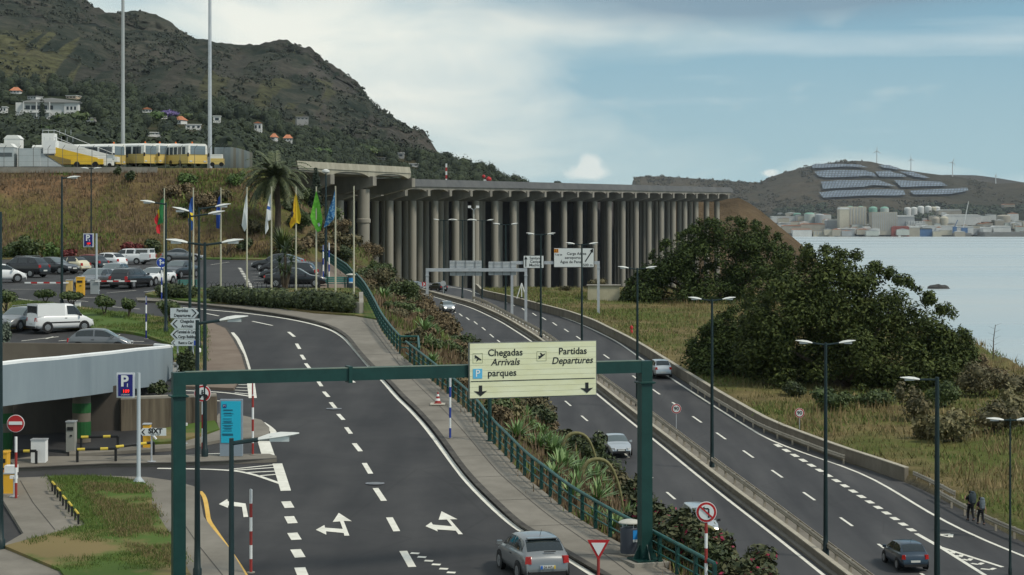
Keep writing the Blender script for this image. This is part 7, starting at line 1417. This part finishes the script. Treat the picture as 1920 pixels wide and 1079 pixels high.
SOL = [('uppermost left solar field below the hilltop', [(320, 255), (350, 243), (560, 243), (680, 250), (740, 270), (660, 266), (580, 263), (420, 271), (330, 276)]), ('large solar field second from the top, left part', [(340, 300), (480, 287), (720, 293), (780, 310), (800, 335), (730, 330), (640, 335), (430, 342), (370, 335)]), ('solar field second from the top, middle part', [(790, 298), (910, 295), (930, 308), (1000, 320), (1030, 340), (820, 335)]),
       ('small pale solar field right under the first turbine', [(820, 252), (900, 252), (990, 280), (960, 285), (860, 272)]), ('pale solar field second from the top, right end', [(970, 298), (1080, 303), (1210, 347), (1170, 350), (1090, 340)]), ('large solar field third from the top, left part', [(385, 372), (520, 362), (820, 362), (940, 405), (770, 398), (690, 412), (400, 425)]), ('solar field third from the top, right part', [(930, 362), (1080, 368), (1290, 378), (1330, 405), (1110, 408), (980, 412)]),
       ('lowest solar field, left part', [(375, 455), (520, 440), (880, 430), (1000, 435), (1020, 472), (880, 482), (680, 485), (410, 500)]), ('lowest solar field, right part', [(1045, 437), (1340, 425), (1480, 420), (1485, 440), (1350, 462), (1080, 470)])]
for lab, poly in SOL:
    pts = Z4(poly); c = bp(sum(p[0] for p in pts) / len(pts), sum(p[1] for p in pts) / len(pts)); t = thing('solar_array', lab + ' on the hill across the bay', 'solar panels', c, 0, 'solar fields on the far hill'); bm = bmesh.new(); bm.faces.new([bm.verts.new((a, b, 0)) for a, b in pts])
    for ax, no, rngs in ((0, (1, 0, 0), np.arange(1500, 1900, 6)), (1, (0, 1, 0), np.arange(290, 390, 3))):
        for v in rngs: bmesh.ops.bisect_plane(bm, geom=bm.verts[:] + bm.edges[:] + bm.faces[:], plane_co=(v, v, 0), plane_no=no)
    uv = bm.loops.layers.uv.new('u')
    for f in bm.faces:
        for l in f.loops: l[uv].uv = ((l.vert.co.x + (l.vert.co.y) * .35) * .0155, l.vert.co.y * .026)
    for v in bm.verts:
        q = bp(v.co.x, v.co.y); n_ = (noise.hetero_terrain(q * .002, .9, 2.1, 5, .6) - .8) * 130 * 0; v.co = q - c + Vector((0, -16, 7))
    me = bpy.data.meshes.new('panel_rows'); bm.to_mesh(me); bm.free(); me.materials.append(pan); o = bpy.data.objects.new('panel_rows', me); C.objects.link(o); o.parent = t
tw = mat('turbine_white', (.55, .57, .57), .5)
for i, (px, hub, base, L_, a0, lab) in enumerate([(1644, 283.5, 306, 10, 88, 'wind turbine nearest to the hilltop, largest of the row'), (1708, 299, 321, 8.5, 95, 'second wind turbine from the hilltop'), (1786, 304.5, 330, 9, 70, 'third wind turbine from the hilltop, above the right slope'), (1867, 329.5, 340, 4.5, 80, 'tiny wind turbine at the far right of the ridge')]):
    Y = 8300 if i < 3 else 9900; s = F / Y; q = P(px, base, Y); t = thing('wind_turbine', lab, 'wind turbine', q, 0, 'wind turbines on the ridge'); h = (base - hub) / s; MB().lathe((0, 0, -12), [(2.3, 0), (1.4, h + 12)], 10).build('tower', tw, t); MB().box((0, 2, h), (3.6, 9, 3.6)).build('nacelle', tw, t)
    for k in range(3): a = R(a0 + 120 * k); d = Vector((math.cos(a), 0, math.sin(a))); MB().tube([Vector((0, -3, h)), Vector((0, -3, h)) + d * L_ / s * .35, Vector((0, -3, h)) + d * L_ / s], [1.0, 1.5, .3], 6).build('blade', tw, t)
hb = {k: mat('harbour_' + k, c, .7, c2=tuple(x * .8 for x in c), scale=.02) for k, c in dict(white=(.60, .61, .59), grey=(.34, .36, .37), cream=(.46, .43, .34), green=(.20, .38, .30), pale=(.48, .52, .48), red=(.28, .06, .04), blue=(.05, .13, .28), dark=(.08, .09, .09), tan=(.36, .33, .27), orange=(.42, .19, .10), quay=(.17, .17, .16)).items()}
def hq(px, row, off=0): q = bp(px, row) - Vector((0, 90 + off, 0)); return q
def warehouse(px0, px1, top, base, m, lab, roof='white', name='warehouse', cat='warehouse', group='harbour buildings', ribs=0, off=0):
    q = P((px0 + px1) / 2, base, 6560 - off if base > 436 else bp(px0, base).y - 130 - off); s = F / q.y; w, h = (px1 - px0) / s, (base - top) / s; t = thing(name, lab, cat, q, 0, group); MB().box((0, 0, h / 2 - 6), (w, 50, h + 12)).build('wall', hb[m], t)
    if ribs:
        for i in range(ribs): MB().box((-w / 2 + w * (i + .5) / ribs, -25.5, h * .5), (w / ribs * .32, 1.2, h * .92)).build('bay', hb['grey' if m != 'grey' else 'dark'], t)
    else: MB().prism([(-w / 2 - 1, h), (w / 2 + 1, h), (w / 2 - w * .1, h + min(6, h * .25)), (-w / 2 + w * .1, h + min(6, h * .25))], -26, 26).build('roof', hb[roof], t)
    return t
warehouse(1573, 1622, 388, 427, 'cream', 'tall cream factory block with dark window bays across the bay', ribs=9, name='factory', cat='factory'); warehouse(1632, 1680, 398, 434, 'tan', 'grey tan grain silo block right of the cream factory', ribs=12, name='silo_block', cat='silo'); warehouse(1572, 1590, 393, 427, 'cream', 'narrow cream tower at the left end of the factory', off=30, name='tower', cat='tower')
warehouse(1445, 1498, 407, 412, 'white', 'long low white shed at the far left of the harbour'); warehouse(1460, 1500, 419, 424, 'white', 'white vaulted shed left of the pink roofed one'); warehouse(1500, 1545, 421, 428, 'tan', 'pinkish flat shed below the grey tanks', roof='orange'); warehouse(1548, 1572, 414, 424, 'grey', 'grey shed left of the cream factory'); warehouse(1680, 1712, 407, 420, 'grey', 'grey sloped shed right of the silo block'); warehouse(1697, 1732, 415, 421, 'white', 'low white depot with dark bays', ribs=7)
warehouse(1770, 1836, 405, 416, 'white', 'wide white roofed shed right of the round grey tanks'); warehouse(1727, 1790, 425, 432, 'white', 'long white stack of containers on the quay', name='container_row', cat='containers'); warehouse(1669, 1702, 427, 437, 'red', 'dark red container stack on the quay', name='container_stack', cat='containers', roof='red'); warehouse(1702, 1722, 427, 437, 'tan', 'pale container stack right of the dark red one', name='container_stack', cat='containers'); warehouse(1722, 1745, 430, 438, 'blue', 'blue and dark container stack on the quay', name='container_stack', cat='containers', roof='dark'); warehouse(1790, 1822, 426, 433, 'white', 'white containers at the right part of the quay', name='container_stack', cat='containers'); warehouse(1840, 1856, 428, 436, 'white', 'white block left of the second pier buildings'); warehouse(1860, 1892, 426, 436, 'white', 'pale cluster of small buildings on the second pier')
warehouse(1523, 1562, 434, 440, 'cream', 'low cream waterfront building at the left of the quay', ribs=8); warehouse(1466, 1500, 424, 431, 'tan', 'orange roofed houses at the left of the harbour', roof='orange', name='terraced_houses', cat='houses'); warehouse(1485, 1520, 431, 438, 'white', 'white houses behind the left beach', roof='orange', name='terraced_houses', cat='houses'); warehouse(1570, 1600, 430, 437, 'grey', 'grey workshop on the quay left of the silo block'); warehouse(1618, 1630, 428, 440, 'white', 'small white building with the blue crane'); warehouse(1880, 1900, 384, 389, 'tan', 'pale houses on the slope above the second pier', name='terraced_houses', cat='houses', roof='orange'); warehouse(1757, 1800, 395, 402, 'tan', 'brown walled yard above the white roofed shed')
q = P(1396, 389, 3400); t = thing('hotel', 'white blocky building with blue edge beyond the brown headland', 'building', q); MB().box((-3, 0, 2), (17, 12, 12)).build('wall', hb['white'], t); MB().box((-1, -1, -6), (24, 12, 8)).build('lower_block', hb['white'], t); MB().box((8, -7, 3), (3, .5, 4)).build('panel', hb['blue'], t)
for i in range(5): MB().box((-10 + i * 3, -6.2, 5), (1.6, .4, 1.6)).build('window', hb['dark'], t)
def tank(px, row, w, h, m, lab, top=None):
    q = bp(px, row); q.y -= 110; s = F / q.y; r_, h_ = w / 2 / s, h / s; t = thing('storage_tank', lab, 'tank', q, 0, 'storage tanks at the harbour'); MB().lathe((0, 0, -12), [(r_, 0), (r_, h_ * .78 + 12)], 20).build('shell', hb[m], t, 40); MB().lathe((0, 0, h_ * .78), [(r_, 0), (r_ * .8, h_ * .14), (r_ * .4, h_ * .21), (.5, h_ * .23)], 20).build('roof', hb[top or m], t, 60)
for i, px in enumerate((1584, 1604, 1626, 1647)): tank(px, 402, 16, 15, 'green' if i < 3 else 'pale', ['green domed tank left of four behind the factory', 'second green domed tank behind the factory', 'third green domed tank behind the factory', 'pale yellowish green tank right of the green ones'][i], 'green')
for i, px in enumerate((1690, 1702, 1715, 1729, 1738, 1745)): tank(px, 399, 12.5, 12 if i in (2, 3) else 10.5, 'white' if i != 4 else 'cream', 'white domed tank, number %s from the left in the row of six' % ('one', 'two', 'three', 'four', 'five', 'six')[i])
for px, row, w, h, m, lab in [(1509, 412, 20, 13, 'pale', 'wide pale tank with green roof at the left of the harbour'), (1528, 413, 18, 11, 'grey', 'grey tank right of the wide pale one'), (1487, 407, 14, 6, 'green', 'small green tank top behind the left sheds'), (1740, 420, 14, 17, 'tan', 'round grey tan tank left of its twin below the white row'), (1755, 420, 16, 18, 'cream', 'round cream tank right of its twin below the white row'), (1868, 416, 26, 12, 'tan', 'broad pale tank above the second pier')]: tank(px, row, w, h, m, lab, 'green' if 'green' in lab else None)
r = random.Random(12)
for i in range(95):
    px = r.uniform(1442, 1925); row = r.uniform(402, 439) if px < 1570 or px > 1690 else r.uniform(430, 439)
    if 1825 < px < 1850 and row > 430: continue
    q = bp(px, row); q.y -= 118 + r.uniform(0, 12); w, d, h = r.uniform(14, 42), r.uniform(12, 20), r.uniform(5, 12); k = r.choice(['white', 'white', 'cream', 'tan', 'grey', 'cream', 'pale', 'tan']); mb_ = MB(); mb_.box((0, 0, h / 2 - 5), (w, d, h + 10)); mb_.m = 1; mb_.prism([(-w / 2 - .5, h), (w / 2 + .5, h), (0, h + r.uniform(1, 4))], -d / 2 - .5, d / 2 + .5)
    o = mb_.build('small_building', [hb[k], hb[r.choice(['orange', 'white', 'grey', 'white', 'dark'])]]); o.location = q; tag(o, 'one of the many small pale buildings packed around the far harbour', 'building', 'small buildings of the far harbour')
mb = MB()
for a, b, r0, r1, y in ((1480, 1822, 437, 443.5, 6560), (1847, 1990, 435, 444, 6480)): p0, p1 = P(a, r0, y), P(b, r1, y); mb.box(((p0.x + p1.x) / 2, y + 60, (p0.z + p1.z) / 2 - 1), (p1.x - p0.x, 110, p0.z - p1.z))
tag(mb.build('quay', hb['quay']), kind='structure')
q = P(1643, 438, 6555); t = thing('harbour_crane', 'blue harbour crane in front of the silo block', 'crane', q, 0, 'cranes on the quay'); mb = MB()
for a in (-1, 1): MB().tube([(a * 9, 0, 0), (a * 4, 0, 22)], 1.4, 6).build('leg', hb['blue'], t)
MB().box((0, 0, 24), (14, 8, 6)).build('cabin', hb['blue'], t); MB().tube([(0, 0, 26), (4, 0, 52)], 1.2, 6).build('boom', hb['blue'], t)
q = P(1808, 437, 6555); t = thing('harbour_crane', 'tall white crane boom leaning right above the quay', 'crane', q, 0, 'cranes on the quay'); MB().box((0, 0, 8), (20, 12, 16)).build('base', hb['blue'], t); MB().tube([(-4, 0, 14), (14, 0, 102)], 2.0, 6, r2=1.0).build('boom', hb['white'], t)
q = P(1790, 437, 6555); t = thing('harbour_crane', 'small blue crane left of the tall white boom', 'crane', q, 0, 'cranes on the quay'); MB().box((0, 0, 10), (12, 8, 20)).build('base', hb['blue'], t); MB().tube([(0, 0, 20), (10, 0, 42)], 1.2, 6).build('boom', hb['blue'], t)
q = P(1688, 446.5, 6100); q.z = -49.6; t = thing('boat', 'tiny white boat on the bay before the red containers', 'boat', q); MB().prism([(-9, 0), (8, 0), (11, 3), (-9, 3)], -2, 2).build('hull', hb['white'], t); MB().box((-2, 0, 4.5), (7, 3, 3)).build('cabin', hb['white'], t)
rng = np.random.default_rng(3); pts = []; nr = []; sz = []
for i in range(420):
    x, row = rng.uniform(1445, 1930), rng.uniform(386, 409)
    if 1560 < x < 1690 and rng.random() < .4 or row < 392 and not (1495 < x < 1540 or x > 1730): continue
    q = bp(x, row); r = rng.uniform(9, 17); d = rng.normal(size=(24, 3)); d[:, 2] = abs(d[:, 2]); d /= np.linalg.norm(d, axis=1, keepdims=True); pts.append(np.array(q) + (0, -105, -2) + d * (r, r, r * .7)); nr.append(d); sz.append(np.full(24, r * .33))
V, Fq = leaf_quads(np.vstack(pts), np.vstack(nr), np.concatenate(sz), rng, .8); tag(raw('far_wood', V, Fq, wood_leaf), kind='stuff')
q = P(1760, 537, 1500); q.z = -50; t = thing('sea_rock', 'low dark rock in the sea beside the olive green tree', 'rock', q); mb = MB(); r = random.Random(2)
mb.lathe((0, 0, 0), [(9, -1), (8, 1.2), (5.5, 2.2), (1, 2.8)], 14); mb.v = [(x * 1.0 * (1 + r.uniform(-.15, .15)), y * .6, z * (1 + r.uniform(-.2, .3))) for x, y, z in mb.v]; mb.build('rock', mat('rock_dark', (.03, .03, .03), .9, c2=(.06, .055, .05), scale=.4), t)
# ------------------------------------------------------------------ hikers
skin = mat('skin', (.36, .20, .14), .6); hairm = mat('hair_dark', (.02, .014, .010), .7); cl_dark = mat('clothes_dark', (.010, .011, .014), .9); shirt2 = mat('shirt_plum', (.05, .022, .035), .9); bagA = mat('backpack_slate', (.030, .045, .055), .8, c2=(.045, .06, .07), scale=8); bagB = mat('backpack_grey', (.11, .14, .16), .8, c2=(.15, .18, .2), scale=8)
def skinned(name, verts, edges, radii, m, parent, sub=2, root=0):
    me = bpy.data.meshes.new(name); me.from_pydata(verts, edges, []); o = bpy.data.objects.new(name, me); C.objects.link(o)
    md = o.modifiers.new('Skin', 'SKIN'); md.use_smooth_shade = True; sl = me.skin_vertices[0] if me.skin_vertices else None
    if sl is None:
        bm = bmesh.new(); bm.from_mesh(me); bm.verts.layers.skin.verify(); bm.to_mesh(me); bm.free(); sl = me.skin_vertices[0]
    for i, r_ in enumerate(radii): sl.data[i].radius = (r_, r_) if not isinstance(r_, tuple) else r_
    sl.data[root].use_root = True; sb = o.modifiers.new('Sub', 'SUBSURF'); sb.levels = sb.render_levels = sub
    dg = bpy.context.evaluated_depsgraph_get(); m2 = bpy.data.meshes.new_from_object(o.evaluated_get(dg)); bpy.data.objects.remove(o); m2.materials.clear(); m2.materials.append(m); m2.shade_smooth()
    q = bpy.data.objects.new(name, m2); C.objects.link(q); q.parent = parent; return q
def hiker(label, p, H, rz, shirt, bag, arms_up, step, bagw, hatc, pony):
    t = thing('person', label, 'person', p, rz, 'hikers walking along the path'); k = H / 1.75; S_ = lambda a: [tuple(c * k for c in v) for v in a]
    body = S_([(0, 0, .95), (0, 0, 1.15), (0, .01, 1.38), (0, .03, 1.50), (0, .05, 1.57), (0, .06, 1.66), (0, .05, 1.73),
               (-.10, 0, .90), (-.11, step * .16 + .03, .50), (-.11, step * .26 - .04, .10), (-.11, step * .26 + .06, .035), (.10, 0, .90), (.11, -step * .10 + .05, .50), (.11, -step * .30 - .02, .12), (.11, -step * .30 + .10, .035),
               (-.19, .01, 1.40), (.19, .01, 1.40)])
    ed = [(0, 1), (1, 2), (2, 3), (3, 4), (4, 5), (5, 6), (0, 7), (7, 8), (8, 9), (9, 10), (0, 11), (11, 12), (12, 13), (13, 14), (2, 15), (2, 16)]; rad = [.135, .125, .15, .06, .055, .10, .085, .095, .065, .048, .04, .095, .065, .048, .04, .065, .065]
    if arms_up: arm = [[(-.33, .0, 1.22), (-.30, .12, 1.42), (-.24, .10, 1.50)], [(.33, .0, 1.22), (.30, .12, 1.42), (.24, .10, 1.50)]]
    else: arm = [[(-.28, -.04, 1.14), (-.31, .05, .90), (-.31, .07, .83)], [(.28, .02, 1.14), (.31, -.06, .90), (.31, -.07, .83)]]
    for j, A in enumerate(arm): o = len(body); body += S_(A); ed += [(15 + j, o), (o, o + 1), (o + 1, o + 2)]; rad += [.048, .036, .028]
    b = skinned('body', body, ed, [x * k for x in rad], skin, t)
    # clothing follows the same joints, a little wider
    skinned('shirt', body[:4] + body[15:17] + [tuple(a + (c - a) * .9 for a, c in zip(body[15], body[17])), tuple(a + (c - a) * .9 for a, c in zip(body[16], body[20]))], [(0, 1), (1, 2), (2, 3), (2, 4), (2, 5), (4, 6), (5, 7)], [x * k for x in (.145, .14, .165, .075, .08, .08, .062, .062)], shirt, t)
    skinned('trousers', [body[0], body[7], body[8], body[9], body[11], body[12], body[13]], [(0, 1), (1, 2), (2, 3), (0, 4), (4, 5), (5, 6)], [x * k for x in (.15, .11, .08, .062, .11, .08, .062)], cl_dark, t)
    for i, j in ((9, 10), (13, 14)): a, c = Vector(body[i]), Vector(body[j]); MB().box((a.x, (a.y + c.y) / 2, .045 * k), (.10 * k, .27 * k, .09 * k), taper=.8).build('shoe', trim, t)
    MB().lathe((0, .035 * k, 1.66 * k), [(.02, -.10), (.098, -.06), (.112, .02), (.09, .09), (.02, .125)], 12).build('hair', hatc, t, 70)
    if pony: MB().tube([(0, -.06 * k, 1.70 * k), (0, -.14 * k, 1.62 * k), (0, -.13 * k, 1.48 * k)], .035, 6, r2=.015).build('hair_tail', hairm, t)
    for sx in (-1, 1):                       # ears and hands
        MB().lathe((sx * .105 * k, .06 * k, 1.65 * k), [(.005, -.03), (.022, 0), (.005, .03)], 8).build('ear', skin, t)
        A = arm[0 if sx < 0 else 1]; w_ = Vector(A[2]) * k; dr = (Vector(A[2]) - Vector(A[1])).normalized(); sd = Vector((0, 1, 0)); vv = [w_]; ee = []; rr = [.030]
        pm = w_ + dr * .07 * k; vv.append(pm); ee.append((0, 1)); rr.append(.032)
        for f in range(4): b0 = pm + sd * (f - 1.5) * .019 * k + dr * .02; b1 = b0 + dr * (.045, .052, .048, .036)[f] * k; b2 = b1 + (dr * .6 + Vector((-sx * .6, 0, 0))) * .03 * k; o = len(vv); vv += [b0, b1, b2]; ee += [(1, o), (o, o + 1), (o + 1, o + 2)]; rr += [.0095, .009, .008]
        b0 = w_ + dr * .025 * k + sd * .03 * k; b1 = b0 + (sd * .7 + dr * .7) * .035 * k; o = len(vv); vv += [b0, b1, b1 + dr * .025 * k]; ee += [(0, o), (o, o + 1), (o + 1, o + 2)]; rr += [.011, .010, .008]
        skinned('hand', vv, ee, rr, skin, t, 1)
    # face: nose, eyes, mouth
    MB().prism([(-.015, 1.62), (.015, 1.62), (0, 1.67)], .155 * k, .175 * k).build('nose', skin, t)
    for sx in (-1, 1): MB().lathe((sx * .035, .15 * k, 1.675 * k), [(.002, -.010), (.012, 0), (.002, .010)], 8).build('eye', hairm, t)
    MB().box((0, .155 * k, 1.595 * k), (.05, .01, .012)).build('mouth', mat('lips', (.25, .08, .07), .6), t)
    g = thing('backpack', 'big slate backpack carried by the taller hiker' if bag is bagA else 'grey rounded backpack carried by the shorter hiker', 'backpack', (0, 0, 0), 0, 'backpacks on the hikers'); g.matrix_world = Matrix.Translation(p) @ Matrix.Rotation(rz, 4, 'Z')
    mb = MB(); zz = [1.02, 1.08, 1.25, 1.45, 1.60, 1.68, 1.71]; ww = [.5, .85, 1, 1, .92, .7, .3]
    for z, w_ in zip(zz, ww): pass
    vs = []
    for z, w_ in zip(zz, ww):
        for a in range(12): q = 2 * math.pi * a / 12; x, y = math.cos(q), math.sin(q); vs.append((math.copysign(abs(x) ** .6, x) * bagw / 2 * w_ * k, (-.28 + math.copysign(abs(y) ** .6, y) * .13 * w_) * k, z * k))
    mb.add(vs, [(i * 12 + a, i * 12 + (a + 1) % 12, (i + 1) * 12 + (a + 1) % 12, (i + 1) * 12 + a) for i in range(6) for a in range(12)] + [tuple(range(12))[::-1], tuple(72 + a for a in range(12))]); mb.build('bag', bag, g, 60); MB().lathe((0, -.28 * k, 1.66 * k), [(.12, 0), (.14, .05), (.10, .10), (.02, .12)], 12).build('lid', bag, g, 60); MB().box((0, -.42 * k, 1.22 * k), (.22 * k, .06, .22 * k)).build('pocket', bag, g)
    for sx in (-1, 1): MB().tube([(sx * .10 * k, -.16 * k, 1.46 * k), (sx * .12 * k, .03 * k, 1.53 * k), (sx * .13 * k, .17 * k, 1.40 * k), (sx * .14 * k, .10 * k, 1.18 * k), (sx * .12 * k, -.14 * k, 1.12 * k)], .02, 6).build('strap', trim, g)
pth = [(float(xRR(y)) + 3.4, y) for y in range(70, 112, 3)]; sheet('path', [(a - .9, b) for a, b in pth] + [(a + 1.1, b) for a, b in pth[::-1]], zF, .06, paving)
def fp(px, row):
    y = float(np.interp(-row, -(H0 - F * zF(GY[:1200]) / GY[:1200]), GY[:1200])); return Vector(((px - 960) * y / F, y, float(zF(y)) + .06))
hiker('taller hiker in dark clothes with a large slate backpack, hands raised to the straps', fp(1820, 979), 1.80, R(12), cl_dark, bagA, True, .6, .42, hairm, False); hiker('shorter hiker in a plum top with a grey backpack, arms hanging', fp(1839, 986), 1.62, R(8), shirt2, bagB, False, 1.0, .34, hairm, True)
# ------------------------------------------------------------------ air between the camera and the far land
hz = bpy.data.materials.new('haze'); hz.use_nodes = True; nt = hz.node_tree; nt.nodes.remove(nt.nodes['Principled BSDF']); pv = nt.nodes.new('ShaderNodeVolumePrincipled')
pv.inputs['Color'].default_value = (.80, .89, 1, 1); pv.inputs['Density'].default_value = 2.0e-5; pv.inputs['Anisotropy'].default_value = .2; nt.links.new(pv.outputs[0], nt.nodes['Material Output'].inputs['Volume'])
tag(MB().box((1800, 5900, 320), (9000, 12200, 782)).build('haze', hz), kind='stuff')
S.cycles.volume_bounces = 0; S.cycles.volume_step_rate = 10; S.cycles.volume_max_steps = 16
